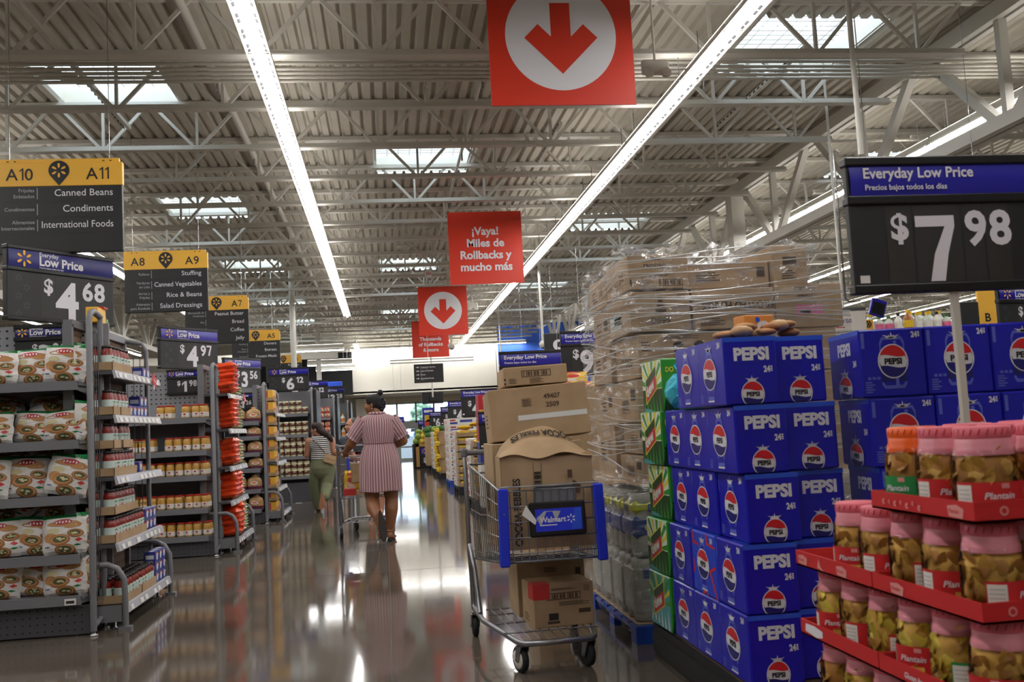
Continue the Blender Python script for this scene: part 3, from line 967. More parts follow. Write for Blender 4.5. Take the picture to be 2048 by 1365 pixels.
def pastry_bag(seed):
    rnd = random.Random(seed)
    m = MB()
    S = pillow_mesh(m, .27, .275, .1, 'bag_white', top='bag_green', seed=seed)
    blob(m, S, .5, .77, .36, .07, 'pastry')
    blob(m, S, .3, .6, .14, .07, 'filling_pale', .0022)
    blob(m, S, .22, .42, .16, .12, 'pastry', .0021)
    blob(m, S, .72, .72, .2, .08, 'pastry', .0021)
    blob(m, S, .5, .81, .21, .068, 'bag_red', .003)
    for i in range(5):
        blob(m, S, .35 + .075 * i, .8 + .012 * (i % 2), .022, .03, 'sign_white', .004, 8)
    for u, v, r in ((.42, .36, .2), (.78, .5, .15), (.55, .1, .2)):
        r *= 1.18
        blob(m, S, u, v, r, r * .62, 'pastry_dark', .0026)
        blob(m, S, u, v + .01, r * .86, r * .5, 'pastry', .0032)
        blob(m, S, u, v + .015, r * .66, r * .36, 'filling', .0038)
        for _ in range(7):
            a, q = rnd.uniform(0, 6.3), rnd.uniform(0, .5)
            blob(m, S, u + r * q * math.cos(a), v + .015 + r * .5 * q * math.sin(a), .03, .02, 'filling_pale', .0044, 7)
    blob(m, S, .84, .33, .09, .05, 'label_red', .003, 4)
    blob(m, S, .83, .2, .1, .03, 'bag_green', .003, 4)
    blob(m, S, .15, .2, .07, .014, 'packet_blue', .003, 8)
    return m


PB = [pastry_bag(s).mesh('pastry_bag') for s in (3, 4, 5)]


def put_bag(mesh, name, loc, rot, label, cat, group, scale=(1, 1, 1)):
    o = bpy.data.objects.new(name, mesh)
    COL.objects.link(o)
    o.location, o.rotation_euler, o.scale = loc, rot, scale
    return tag(o, label, cat, group)


SHELF_OF = ['top', 'second', 'third', 'fourth', 'bottom']
rnd = random.Random(11)
for i, z in enumerate(Z1S):
    x, k = -2.02, 0
    step = [.21, .22, .235, .2, .2][i]
    while x > -3.2:
        tall = (i == 0 and k < 2)
        put_bag(PB[rnd.randrange(3)], 'pastry_bag', (x - .06, 6.7 + rnd.uniform(-.01, .02) + (.05 if k % 2 else 0), z + .003),
                (-.16 + rnd.uniform(-.05, .05), rnd.uniform(-.09, .09) + (.12 if (i, k) == (2, 0) else 0), rnd.uniform(-.18, .12)),
                'white pastry bag with green top seam on the %s shelf, %s from the end post' % (SHELF_OF[i], ORD[k]), 'bag', 'pastry bags on the gondola shelf', (1.0, 1.0, [.8, .76, 1.0, .92, .87][i] * rnd.uniform(.96, 1.03) * (1.1 if tall else 1)))
        x -= step + rnd.uniform(-.015, .02)
        k += 1
    if i in (1, 2, 3):
        for k, x in enumerate((-2.2, -2.5, -2.8)):
            put_bag(PB[k], 'pastry_bag', (x, 6.84, z + (.19, .19, .2, .215, .2)[i]), (-1.15, 0, rnd.uniform(-.5, .4)),
                    'white pastry bag lying flat behind the %s shelf front row, %s from the end' % (SHELF_OF[i], ORD[k]), 'bag', 'pastry bags on the gondola shelf')
    for k, (dx, dy) in enumerate(((-.01, 6.78), (.0, 6.9))[:2 if i in (0, 2) else 1]):
        put_bag(PB[k], 'pastry_bag', (-1.955 + dx, dy, z - .01), (-.06, .05, 1.25 + .2 * k),
                'white pastry bag turned sideways at the shelf end on the %s shelf, %s' % (SHELF_OF[i], ('outer one', 'inner one')[k]), 'bag', 'pastry bags on the gondola shelf', (.8, .7, .98))
t = tag(MB().box(-2.06, -1.99, 6.603, 6.606, .205, .245, 'tag_white').rect(FRONT(-2.05, 6.603, .215), 0, .05, 0, .018, 'print_dark').build('price_tag'), 'paper price tag on the lip of the bottom pastry shelf', 'tag')


def jar(name, prof, cbody, label_z, clabel, lidh, clid, r, h, n=16, fruit=None):
    t = thing(name, '', 'jar')
    MB().lathe(prof, cbody, n).build('glass', t)
    m = MB().lathe([(r + .0008, label_z[0]), (r + .0008, label_z[1])], clabel, n)
    if fruit == 'tomato':
        F = RIGHTF(r + .001, 0, label_z[0])
        for u, v in ((-.012, .022), (.008, .02), (0, .034)):
            m.disc(F, u, v, .011, 'tomato_red', .0012, n=9)
        m.disc(F, -.002, .012, .018, 'leaf_green', .0008, .006, 9)
        m.rect(F, -.03, .03, .0, .007, 'label_red', .0006).rect(F, -.02, .02, label_z[1] - label_z[0] - .02, label_z[1] - label_z[0] - .012, 'leaf_green', .0006)
    if fruit == 'red oval':
        F = FRONT(0, -r - .001, label_z[0])
        m.disc(F, .0, .03, .013, 'bag_red', .001, .009, 12)
        m.rect(F, -.018, .018, .008, .011, 'pastry_dark', .001)
    m.build('label', t)
    MB().lathe([(r * .84, h - lidh), (r * .86, h - lidh), (r * .86, h - .002), (r * .8, h)], clid, n).build('lid', t)
    return t


sj = Proto(jar('sauce_jar', [(.036, 0), (.04, .006), (.04, .118), (.036, .132), (.032, .142), (.032, .15)], 'sauce_red', (.022, .1), 'label_mint', .018, 'jar_black', .04, .165, fruit='tomato'))


def carton_tray(x0, x1, y0, y1, z, h, name, label, cat='tray', group=None, c='cardboard', notch=True):
    m = MB()
    e = .004
    m.box(x0, x1, y0, y1, z, z + e, c)
    for a in ((x0, x0 + e, y0, y1), (x1 - e, x1, y0, y1), (x0, x1, y0, y0 + e), (x0, x1, y1 - e, y1)):
        m.box(a[0], a[1], a[2], a[3], z, z + h, c)
    return tag(m.build(name), label, cat, group)


J = 0
TRAYS = [(0, 6.83, 6, 0, 1), (1, 6.83, 2, 0, 1), (1, 7.02, 3, 0, 1), (2, 6.83, 7, 0, 1), (2, 6.83, 2, 1, 1), (2, 7.06, 3, 1, 1), (3, 6.83, 7, 0, 1), (3, 7.42, 3, 0, 1), (3, 6.83, 7, 1, 1), (4, 6.86, 5, 0, 1), (4, 7.3, 5, 0, 1)]
for i, y0, n, lvl, _ in TRAYS:
    z = Z1E[i] + .001
    st = .083
    zz = z + lvl * .185
    b = .05 if i == 4 else 0
    xf = -1.80 + b
    nm = {0: 'on the shelf', 1: 'stacked on another tray'}[lvl]
    key = '%s on the %s sauce shelf, tray starting %s' % (['lower', 'upper'][lvl], SHELF_OF[i], 'nearest the end post' if y0 < 6.9 else 'beyond the first')
    carton_tray(xf - .19, xf, y0 - .006, y0 + n * st + .006, zz, .058, 'cardboard_tray', 'brown cardboard tray of sauce jars, %s level on %s shelf, %s' % (['lower', 'upper'][lvl], SHELF_OF[i], 'first along' if y0 < 6.9 else 'second along'), group='sauce jar trays')
    for a in range(n):
        for b2 in range(2):
            sj.place((xf - .048 - .09 * b2, y0 + st * (a + .5), zz + .005), (0, 0, rnd.uniform(-.2, .2)),
                     'sauce jar, %s shelf %s level %s tray, %s row, %s along' % (SHELF_OF[i], ['lower', 'upper'][lvl], 'first' if y0 < 6.9 else 'second', ['front', 'back'][b2], ORD[a]), 'jars of red sauce')


def packet_mesh():
    m = MB().rbox(-.04, .04, -.055, .055, 0, .075, .003, 'packet_blue')
    F = RIGHTF(.04, 0, 0)
    m.disc(F, .0, .036, .024, 'packet_white', .001, .028, 14).disc(F, .035, .05, .012, 'packet_yellow', .001, .01, 8).rect(F, -.05, -.015, .052, .066, 'label_red', .0015)
    G = frame((0, 0, .075), (0, 1, 0), (-1, 0, 0))
    m.rect(G, -.04, .04, -.02, .02, 'packet_white', .001)
    m.rect(FRONT(0, -.055, 0), -.03, .03, .02, .05, 'packet_white')
    return m.mesh('sauce_packet')


PK = packet_mesh()
for i, y0, n, lv in ((0, 7.72, 2, 1), (1, 7.3, 3, 1), (1, 7.62, 2, 2), (2, 7.55, 1, 1), (3, 7.72, 3, 2), (4, 7.74, 3, 3)):
    for a in range(n):
        for l in range(lv):
            put_bag(PK, 'drink_mix_box', (-1.86 + (.06 if i == 4 else 0), y0 + .115 * (a + .5), Z1E[i] + .002 + .078 * l), (0, 0, 0),
                    'small blue and white printed box, %s sauce shelf, %s along in layer %s' % (SHELF_OF[i], ORD[a], ORD[l]) if (i, y0) != (1, 7.62) else 'small blue and white printed box beyond the others on second sauce shelf, %s, layer %s' % (ORD[a], ORD[l]), 'box', 'blue printed boxes')

mj = Proto(jar('mustard_jar', [(.036, 0), (.041, .006), (.041, .1), (.037, .114), (.034, .12), (.034, .126)], 'mustard', (.012, .06), 'label_white', .013, 'lid_red', .041, .142, fruit='red oval'))
for i, z in enumerate(Z2S):
    for a in range(14):
        if (i, a) in ((0, 3), (0, 6), (1, 5)):
            continue
        for b2 in range(2 if a < 9 else 1):
            mj.place((-1.895 - .089 * a + rnd.uniform(-.008, .008), 10.64 + .1 * b2, z + .001), (0, 0, rnd.uniform(-.5, .3)),
                     'red-lidded mustard jar, %s shelf %s row, %s from the end post' % (SHELF_OF[i], ['front', 'back'][b2], ORD[a]), 'mustard jars')


def snack_mesh(c1, c2, w, h, d, seed):
    m = MB()
    S = pillow_mesh(m, w, h, d, c1, 7, 8, seed=seed)
    blob(m, S, .5, .5, .22, .14, c2)
    blob(m, S, .5, .8, .3, .08, c2)
    blob(m, S, .5, .2, .36, .12, 'label_white', .0025)
    return m.mesh('snack_bag')


OB = [snack_mesh('bag_orange', 'bag_yellow', .19, .26, .09, s) for s in (1, 2)]
GB = [snack_mesh('veg_green', 'veg_pale', .15, .2, .05, 3), snack_mesh('veg_pale', 'veg_green', .15, .2, .05, 4)]
for i, z in enumerate(Z2E):
    lay, c = [(6, 2), (6, 2), (5, 2), (5, 3), (6, 2)][i], 0
    b = .03 if i == 4 else 0
    for l in range(lay[0]):
        for a in range(lay[1]):
            s = .052
            if i == 4 and a == 0 and l > 4:
                continue
            put_bag(OB[(l + a) % 2], 'snack_bag', (-1.88 + b, 11.1 + .17 * a + rnd.uniform(-.02, .02), z + .034 + s * l), (PI / 2 - .12, 0, PI / 2 + rnd.uniform(-.25, .25)),
                    'orange snack bag lying in the stack, %s endcap shelf, layer %s, %s along' % (SHELF_OF[i], ORD[l], ORD[a]), 'bag', 'orange snack bags', (.95, 1, 1))
    for l in range([3, 8, 8, 7, 9][i]):
        for a in range(3):
            put_bag(GB[(l + a) % 2], 'snack_bag', (-1.87 + b, 11.53 + .16 * a + rnd.uniform(-.015, .015), z + .02 + .033 * l), (PI / 2 - .05, 0, PI / 2 + rnd.uniform(-.3, .3)),
                    'green and white bag in the flat stack, %s endcap shelf, layer %s, %s along' % (SHELF_OF[i], ORD[l], ORD[a]), 'bag', 'green and white bags')


def bread_mesh(seed):
    m = MB()
    r = random.Random(seed)
    prof = [(.0, 0), (.055, .004), (.066, .03), (.068, .09), (.06, .15), (.035, .175), (.018, .185), (.022, .205), (.012, .21)]
    m.lathe(prof, 'bread_tan', 14, Matrix.Diagonal((1.5, 1, 1, 1)), sq=.08)
    m.lathe([(.0665, .0), (.069, .03), (.0685, .045)], 'bread_plum', 14, Matrix.Diagonal((1.5, 1, 1, 1)), sq=.08)
    F = FRONT(0, -.073, .06)
    m.disc(F, 0, .03, .055, 'label_white', .0, .025, 14).disc(F, 0, .034, .035, 'lid_orange', .002, .01, 12)
    return m.mesh('bread_loaf')


BR = [bread_mesh(1)]
for i, z in enumerate(Z3S):
    for a in range(4):
        if (i, a) in ((1, 1), (1, 2)):
            continue
        put_bag(BR[0], 'bread_loaf', (-1.85 - .215 * a + rnd.uniform(-.015, .015), 14.17, z + .002), (0, 0, rnd.uniform(-.2, .2)),
                'bagged bread loaf on %s bread shelf, %s from the end post' % (['top', 'second', 'third', 'fourth', 'fifth', 'bottom'][i], ORD[a]), 'bread', 'bread loaves', (1, 1, [.95, .68, .85, .8, .95, .95][i]))


def ybox_mesh():
    m = MB().rbox(-.05, .05, -.07, .07, 0, .15, .003, 'sign_yellow')
    m.rect(RIGHTF(.05, 0, 0), -.05, .05, .03, .07, 'label_red').rect(FRONT(0, -.07, 0), -.045, -.02, .01, .14, 'label_red')
    return m.mesh('food_box')


YB = ybox_mesh()
for i, z in enumerate(Z3E):
    for l in range(2):
        carton_tray(-1.69, -1.58, 14.3, 14.75, z + .001 + .17 * l, .05, 'cardboard_tray', 'cardboard tray of yellow boxes, %s endcap shelf, %s tray' % (SHELF_OF[i], ['lower', 'upper'][l]), group='yellow box trays')
        for a in range(3):
            put_bag(YB, 'food_box', (-1.637, 14.375 + .145 * a, z + .006 + .17 * l), (0, 0, 0), 'yellow and red box, %s endcap shelf, %s tray, %s along' % (SHELF_OF[i], ['lower', 'upper'][l], ORD[a]), 'box', 'yellow boxes')
    put_bag(PK, 'drink_mix_box', (-1.64, 14.95, z + .002), (0, 0, 0), 'pale printed carton beside the yellow boxes on %s endcap shelf' % SHELF_OF[i], 'box', None, (1, 2, 1.6))


def can_mesh(c1, c2, c3, r, h):
    m = MB().lathe([(r * .95, 0), (r, .004), (r, h - .004), (r * .95, h)], c1, 14)
    m.lathe([(r + .0006, h * .22), (r + .0006, h * .78)], c2, 14)
    m.rect(FRONT(0, -r - .0015, 0), -r * .55, r * .55, h * .3, h * .5, c3, .0).rect(FRONT(0, -r - .0015, 0), -r * .4, r * .3, h * .6, h * .7, c1, .0)
    m.lathe([(r * .9, h), (r * .9, h + .001)], 'chrome', 12)
    return m.mesh('food_can')


CN = can_mesh('can_cream', 'can_brown', 'print_brown', .042, .112)
RC = can_mesh('lid_red', 'can_cream', 'label_red', .042, .112)
for i, z in enumerate(Z4S):
    for l in range([2, 2, 3, 3][i]):
        for a in range(8):
            if l and (i, a) in ((1, 5), (0, 0)):
                continue
            put_bag(CN, 'food_can', (-1.43 - .111 * a + rnd.uniform(-.006, .006), 17.88, z + .002 + .114 * l), (0, 0, rnd.uniform(-.4, .4)),
                    'brown and cream can, %s can shelf, %s layer, %s from the end post' % (SHELF_OF[i], ORD[l], ORD[a]), 'can', 'brown and cream cans', (1.25, 1.25, 1))
for i, z in enumerate(Z5S):
    for a in range(5):
        for l in range(2):
            put_bag(RC, 'food_can', (-1.28 - .13 * a, 22.1, z + .002 + .114 * l), (0, 0, 0), 'red food can, %s shelf behind the can unit, %s layer, %s from the end' % (SHELF_OF[i], ORD[l], ORD[a]), 'can', 'red cans', (1.3, 1.3, 1))


def bottle_mesh(body, cap, lab, r, h):
    m = MB().lathe([(r * .9, 0), (r, .01), (r, h * .62), (r * .45, h * .78), (r * .4, h * .84)], body, 12)
    m.lathe([(r * .46, h * .84), (r * .46, h)], cap, 12)
    m.lathe([(r + .001, h * .15), (r + .001, h * .5)], lab, 12)
    return m.mesh('bottle')


YC = bottle_mesh('label_white', 'bag_yellow', 'orange_card', .045, .25)
for i, z in enumerate(Z6S):
    for a in range(7):
        put_bag(YC, 'bottle', (-1.12 - .12 * a, 26.3, z + .002), (0, 0, 0), 'white bottle with yellow cap, %s bottle shelf, %s from the end' % (SHELF_OF[i], ORD[a]), 'bottle', 'yellow-capped bottles', (1.15, 1.15, 1))
# loose stock on top of the first run
m = MB().rbox(-2.02, -1.94, 7.0, 7.2, 2.0 + .052, 2.16, .004, 'sign_yellow')
t = m.build('snack_carton')
tag(t, 'yellow carton standing on top of the sauce endcap', 'box')
MB().rbox(-2.03, -1.93, 7.12, 7.22, 2.16, 2.175, .003, 'lid_red').build('lid', t)
tag(MB().rbox(-2.06, -1.98, 7.27, 7.36, 2.05, 2.13, .003, 'cardboard').build('cardboard_box'), 'small brown cardboard box on top of the sauce endcap', 'box')
tag(MB().rbox(-2.05, -1.99, 7.4, 7.45, 2.05, 2.12, .003, 'dew_green').build('green_box'), 'thin green box on top of the sauce endcap', 'box')
# ---------------------------------------------------------------- hanging and standing signs
def figures(m, G, body, u, v, size, col, off=.03, lift=.003, maxw=None, align='L', w=.13):
    """Figures with a plain stroked 1 and 7, set one by one."""
    parts, x = [], 0.0
    for ch in body:
        if ch == '7':
            pts = [(0, .72), (0, .6), (.34, .6), (.2, .3), (.13, 0), (.13 + w * 1.05, 0), (.2 + w, .3), (.36 + w * .6, .6), (.36 + w * .6, .72)]
            parts.append((pts, x)); x += .36 + w * .6 + .06
        elif ch == '1':
            pts = [(.16, 0), (.16 + w, 0), (.16 + w, .72), (.2, .72), (.02, .58), (.02, .58 - w * .9), (.16, .6)]
            parts.append((pts, x)); x += .16 + w + .07
        else:
            vs, fs, x0, x1 = text_shape(ch, off)
            parts.append((ch, x)); x += x1 - x0 + .06
    wd = x * size
    sx = min(1.0, maxw / wd) if maxw else 1.0
    u -= {'L': 0, 'C': .5, 'R': 1}[align] * wd * sx
    for p, x in parts:
        if isinstance(p, str):
            m.text(G, p, u + x * size * sx, v, size, col, off=off, lift=lift, sx=sx)
        else:
            q = [(u + (x + a) * size * sx, v + b * size) for a, b in p]
            m.flat(G, q, col, lift)
    return m


def hang_wires(t, pts, ztop, r=.0025, name='hanging_wire', c='chrome'):
    for x, y, z in pts:
        MB().tube([(x, y, z), (x, y, ztop)], r, c, 5).build(name, t)


def pin_shape(r):
    pts = []
    for i in range(25):
        a = -PI * .17 + (PI * 1.34) * i / 24
        pts.append((r * math.cos(a), r * math.sin(a)))
    return pts + [(0, -r * 1.55)]


def aisle_sign(Y, xc, nums, rows, label, w=.88, ztop=3.27, zbot=2.62):
    t = thing('aisle_sign', label, 'sign', (xc, Y, zbot), 0, 'hanging aisle signs')
    h = ztop - zbot
    hb = h - .175
    MB().rbox(-w / 2, w / 2, -.012, .03, 0, hb + .01, .004, 'black_panel').build('panel', t)
    m = MB().rbox(-w / 2 - .005, w / 2 + .005, -.016, .034, hb, h, .003, 'sign_yellow').box(-w / 2 - .005, w / 2 - .02, -.005, .03, h, h + .03, 'sign_yellow')
    for x in (-.36, -.31, .31, .36):
        m.box(x - .008, x + .008, -.0065, -.005, h + .01, h + .016, 'hole_dark')
    m.build('header', t)
    m = MB()
    F = FRONT(0, -.016, hb + .1)
    m.slab(frame((0, -.02, hb + .115), (1, 0, 0), (0, 0, 1)), pin_shape(.073), .004, 'black_plastic')
    m.spark(FRONT(0, -.0205, hb + .115), 0, 0, .055, 'sign_yellow', .001)
    m.build('location_pin', t)
    m = MB()
    F = FRONT(0, -.016, 0)
    if nums[0]:
        figures(m, F, nums[0], -.37, hb + .045, .125, 'print_black', .005, w=.085)
    figures(m, F, nums[1], .36, hb + .045, .125, 'print_black', .005, align='R', w=.085)
    m.build('number', t)
    m = MB()
    G = FRONT(0, -.012, 0)
    for i, (es, en) in enumerate(rows):
        v = hb - .075 - .118 * i
        m.text(G, en, .375, v, .072, 'letter_white', 'R', off=.003, maxw=.5)
        m.rect(G, -.157, -.152, v - .022, v + .062, 'letter_grey')
        L = es.split('|')
        for k, s in enumerate(L):
            m.text(G, s, -.175, v + (.01 if len(L) == 1 else (.032 - .044 * k)), .038, 'letter_grey', 'R', off=.002, maxw=.25)
        m.rect(G, -.4, .4, v - .042, v - .040, 'hole_dark')
    m.build('lettering', t)
    hang_wires(t, [(-.35, .01, h + .03), (.35, .01, h + .03)], DECK_Z - zbot)
    return t


aisle_sign(7.4, -2.3, ('A10', 'A11'), [('Frijoles|Enlatados', 'Canned Beans'), ('Condimentos', 'Condiments'), ('Alimentos|Internacionales', 'International Foods')], 'hanging black aisle sign with yellow header numbered A10 and A11', ztop=3.29)
aisle_sign(11.0, -2.32, ('A8', 'A9'), [('Relleno', 'Stuffing'), ('Verduras|en Lata', 'Canned Vegetables'), ('Arroz y|Frijoles', 'Rice & Beans'), ('Aderezos|para Ensalada', 'Salad Dressings')], 'hanging black aisle sign with yellow header numbered A8 and A9')
aisle_sign(14.3, -2.33, ('A6', 'A7'), [('Mantequilla de|Cacahuate', 'Peanut Butter'), ('Pan', 'Bread'), ('Café', 'Coffee'), ('Jalea', 'Jelly')], 'hanging black aisle sign headed A7, partly behind the A9 sign', ztop=3.22, zbot=2.56)
aisle_sign(18.7, -2.35, ('A4', 'A5'), [('Comidas', 'Dinners'), ('Platos|Principales', 'Entrees'), ('Comidas', 'Frozen Meals')], 'hanging black aisle sign headed A5, behind the A7 sign', ztop=3.18, zbot=2.52)
aisle_sign(25.0, -2.48, ('A2', 'A3'), [('', 'Pie Shells')], 'small far hanging aisle sign with yellow header behind a white pole', ztop=3.2, zbot=2.55)


def price_sign(F, w, h, dollars, cents, label, head='sign_blue', style='spark', group='low price signs', post=None, hook=None, th=.03):
    """A framed price board: header strip, number cards, white figures. F: frame at its lower corner, facing out."""
    t = thing('price_sign', label, 'sign', F.to_translation(), 0, group)
    R = F.to_3x3().to_4x4()
    hh = h * .3
    m = MB(R).rbox(0, w, 0, h, -th, 0, .004, 'black_panel')
    for v in (h - .028, h - hh - .022, 0):
        m.rbox(-.006, w + .006, v, v + .028, -th - .002, .012, .004, 'black_plastic')
    m.build('panel', t)
    G = R
    m = MB()
    pts = []
    n = 6
    vs = [(u, h - hh + .006 + (hh - .034) * k / n, .002 + .006 * math.sin(PI * k / n)) for k in range(n + 1) for u in (.008, w - .004)]
    m.add(vs, [(2 * k, 2 * k + 1, 2 * k + 3, 2 * k + 2) for k in range(n)], head, True, G)
    m.build('header', t)
    m = MB()
    d0 = .0095
    v0 = h - hh
    if style == 'spark':
        m.spark(G, w * .145, v0 + hh * .43, hh * .38, 'spark_yellow', d0)
        m.text(G, 'Everyday', w * .28, v0 + hh * .6, hh * .27, 'sign_white', off=.015, lift=d0, maxw=w * .3)
        m.text(G, 'Low Price', w * .28, v0 + hh * .2, hh * .56, 'sign_white', off=.03, lift=d0, maxw=w * .6)
        m.text(G, 'Precios bajos todos los días', w * .28, v0 + hh * .06, hh * .11, 'sign_white', off=.01, lift=d0, maxw=w * .3)
    else:
        m.text(G, 'Everyday Low Price', w * .075, v0 + hh * .47, hh * .36, 'sign_white', off=.024, lift=d0, maxw=w * .8)
        m.text(G, 'Precios bajos todos los días', w * .08, v0 + hh * .18, hh * .19, 'sign_white', off=.016, lift=d0, maxw=w * .58)
    m.build('header_lettering', t)
    b = h - hh - .03
    x = w * (.3 if style == 'spark' else .17)
    for a, c_, s in ((x, x + w * .13, '$'), (x + w * .135, x + w * .37, dollars), (x + w * .375, x + w * .48, cents[:1]), (x + w * .485, x + w * .61, cents[1:])):
        MB(R).rect(Matrix(), a, c_ - .002, .03, b + .004, 'card_black', .001).build('number_card', t)
    m = MB()
    m.text(G, '$', x + w * .065, b * .62, b * .42, 'letter_white', 'C', off=.03, lift=.003, maxw=w * .1)
    figures(m, G, dollars, x + w * .25, b * .12, b * 1.06, 'letter_white', .035, maxw=w * .245, align='C', w=.16)
    figures(m, G, cents, x + w * .385, b * .54, b * .55, 'letter_white', .032, maxw=w * .25, w=.15)
    m.build('price_figures', t)
    if style == 'spark' and w > .5:
        m = MB()
        for k in range(5):
            m.spark(G, w * (.1 + .07 * (k % 2)), b * (.88 - .19 * k), b * .08, 'shelf_dark', .001)
        m.build('panel_print', t)
    if style != 'spark':
        MB(R).rect(Matrix(), .018, .05, .034, .058, 'tag_white', .002).build('corner_tag', t)
    if post:
        pu, z0 = post
        m = MB(R).rbox(pu - .012, pu + .012, z0, .0, -.024, -.004, .002, 'galv_pipe')
        m.rbox(pu - .1, pu + .1, z0, z0 + .01, -.1, .07, .003, 'galv_pipe')
        m.build('post', t)
    if hook:
        m = MB(R).tube([(-.012, h + .02, -.012), (-.02, h + .03, -.012), (-.03, h + .02, -.012), (-.03, -.01, -.012), (-.02, -.02, -.012), (.02, -.02, -.012)], .003, 'chrome', 5)
        m.build('wire_hook', t)
    return t


A36 = (.59, .81, 0)
UP = (0, 0, 1)
price_sign(frame((-2.53, 7.0, 2.095), A36, UP), .87, .525, '4', '68', 'large angled price board reading 4 dollars 68 on the pastry bag run', 'sign_navy', post=(.44, -.05), th=.05)
price_sign(FRONT(-2.5, 7.05, 1.755), .36, .3, '3', '86', 'small price board reading 3 dollars 86 hooked on the pegboard above pastry bags', 'sign_navy')
price_sign(frame((-2.4, 11.0, 2.005), A36, UP), .84, .47, '4', '97', 'angled price board reading 4 dollars 97 above the mustard jars', 'sign_blue_sheen', post=(.42, -.05), th=.05)  # paler header colour carries a painted gloss reflection
price_sign(FRONT(-2.336, 10.99, 1.709), .34, .275, '1', '98', 'small price board reading 1 dollar 98 hooked above the mustard jars', 'sign_blue')
price_sign(frame((-2.295, 14.6, 1.93), A36, UP), .75, .46, '3', '56', 'angled price board reading 3 dollars 56 above the bread shelf', 'sign_blue_sheen', post=(.37, -.04), th=.05)
p = at(507, 820, 14.47)
price_sign(FRONT(p.x - .33, 14.47, p.z), .33, .255, '1', '26', 'small price board ending in 26 hooked above the bread loaves', 'sign_blue')
price_sign(FRONT(-2.04, 17.86, 2.0), .7, .42, '6', '12', 'upright price board reading 6 dollars 12 on the can shelf unit', 'sign_blue')
p, q = at(657, 808, 22.1), at(690, 824, 26.4)
price_sign(FRONT(p.x - .66, 22.1, 2.0), .66, .4, '1', '12', 'upright price board ending in 12 above the red can unit', 'sign_blue')
price_sign(FRONT(q.x - .66, 26.4, 2.0), .66, .42, '3', '28', 'upright price board ending in 28 above the yellow-capped bottles', 'sign_blue')
tag(MB().rbox(q.x - .42, q.x - .05, 26.3, 26.5, 2.445, 2.57, .01, 'pepsi_light').build('blue_bin'), 'blue plastic bin standing on top of the price board over yellow-capped bottles', 'bin')
price_sign(FRONT(1.468, 2.85, 1.545), .69, .435, '7', '98', 'big price board reading 7 dollars 98 on a post before the soda stack', 'sign_blue', style='plain', post=(.335, -1.545), hook=True)


def red_sign(xc, Y, z0, w, h, kind, label, lines=()):
    K = 1.96
    xc, Y, z0, w, h = xc * K, Y * K, CAMH + (z0 - CAMH) * K, w * K, h * K
    t = thing('hanging_sign', label, 'sign', (xc, Y, z0), 0, 'red hanging signs')
    MB().box(-w / 2, w / 2, -.006, .006, 0, h, 'sign_red').build('board', t)
    m = MB()
    F = FRONT(0, -.006, 0)
    if kind == 'arrow':
        r = w * .385
        cz = h * .505
        m.disc(F, 0, cz, r, 'sign_white', .001, n=56)
        s = r * .12
        m.flat(F, [(-s * 1.5, cz + r * .6), (s * 1.5, cz + r * .6), (s * 1.5, cz - r * .3), (-s * 1.5, cz - r * .3)], 'sign_red', .002)
        for k in (-1, 1):
            tip = (0, cz - r * .7)
            a = (k * r * .66, cz - r * .04)
            dx, dy = a[0] - tip[0], a[1] - tip[1]
            q = r * .25
            pts = [tip, a, (a[0] - k * q, a[1] + q * 1.0), (0, tip[1] + q * 2.0)]
            m.flat(F, pts if k > 0 else pts[::-1], 'sign_red', .0025 if k > 0 else .003)
        m.build('arrow_print', t)
    else:
        for s, v, sz in lines:
            m.text(F, s, 0, v * h, sz * h, 'sign_white', 'C', off=.03, maxw=w * .86)
        m.build('lettering', t)
    hang_wires(t, [(-w * .35, 0, h), (w * .36, 0, h)], DECK_Z - z0)
    return t


red_sign(.652, 3.2, 2.277, .503, .485, 'arrow', 'big red square sign with white circle and down arrow, largest overhead')
red_sign(.733, 6.6, 2.168, .51, .503, 'text', 'red hanging sign with four lines of white Spanish words', [('¡Vaya!', .68, .155), ('Miles de', .515, .155), ('Rollbacks y', .35, .155), ('mucho más', .185, .155)])
red_sign(.602, 9.5, 2.103, .48, .478, 'arrow', 'small red square sign with white circle and down arrow')
red_sign(.614, 12.5, 2.107, .47, .47, 'text', 'red hanging sign with white English words behind the small arrow sign', [('Thousands', .46, .135), ('of Rollbacks', .31, .135), ('& more', .16, .135)])

# directory sign, monitor and bars near the entrance
a, b = at(829, 767, 20), at(886, 727, 20)
t = thing('directory_sign', 'black hanging directory board with white arrows under the red signs', 'sign', (a.x, 20, a.z))
W, H = b.x - a.x, b.z - a.z
MB().rbox(0, W, 0, .05, 0, H, .004, 'black_panel').build('panel', t)
m = MB()
F = FRONT(0, 0, 0)
for k, (s, s2) in enumerate((('Customer Service', 'Servicio al Cliente'), ('Lawn & Garden', 'Jardín'), ('Photo', 'Foto'), ('Sporting Goods', 'Deportes'))):
    v = H * (.8 - .2 * k)
    m.text(F, s, W * .22, v, H * .11, 'letter_white', maxw=W * .55, off=.01).text(F, s2, W * .22, v - H * .06, H * .055, 'letter_grey', maxw=W * .4)
    m.rect(F, W * .07, W * .15, v + H * .02, v + H * .045, 'letter_white')
    m.flat(F, [(W * .12, v - H * .02), (W * .18, v + H * .032), (W * .12, v + H * .085), (W * .135, v + H * .032)], 'letter_white', .0015)
m.build('lettering', t)
hang_wires(t, [(W * .5, .025, H)], DECK_Z - a.z, .006, 'hanging_rod', 'white_paint')
p, q = at(845, 809, 30), at(886, 784, 30)
t = thing('monitor', 'black flat monitor hanging with its back to the walkway', 'monitor', ((p.x + q.x) / 2, 30, p.z))
W, H = q.x - p.x, q.z - p.z
m = MB().rbox(-W / 2, W / 2, -.02, .03, 0, H, .01, 'black_plastic')
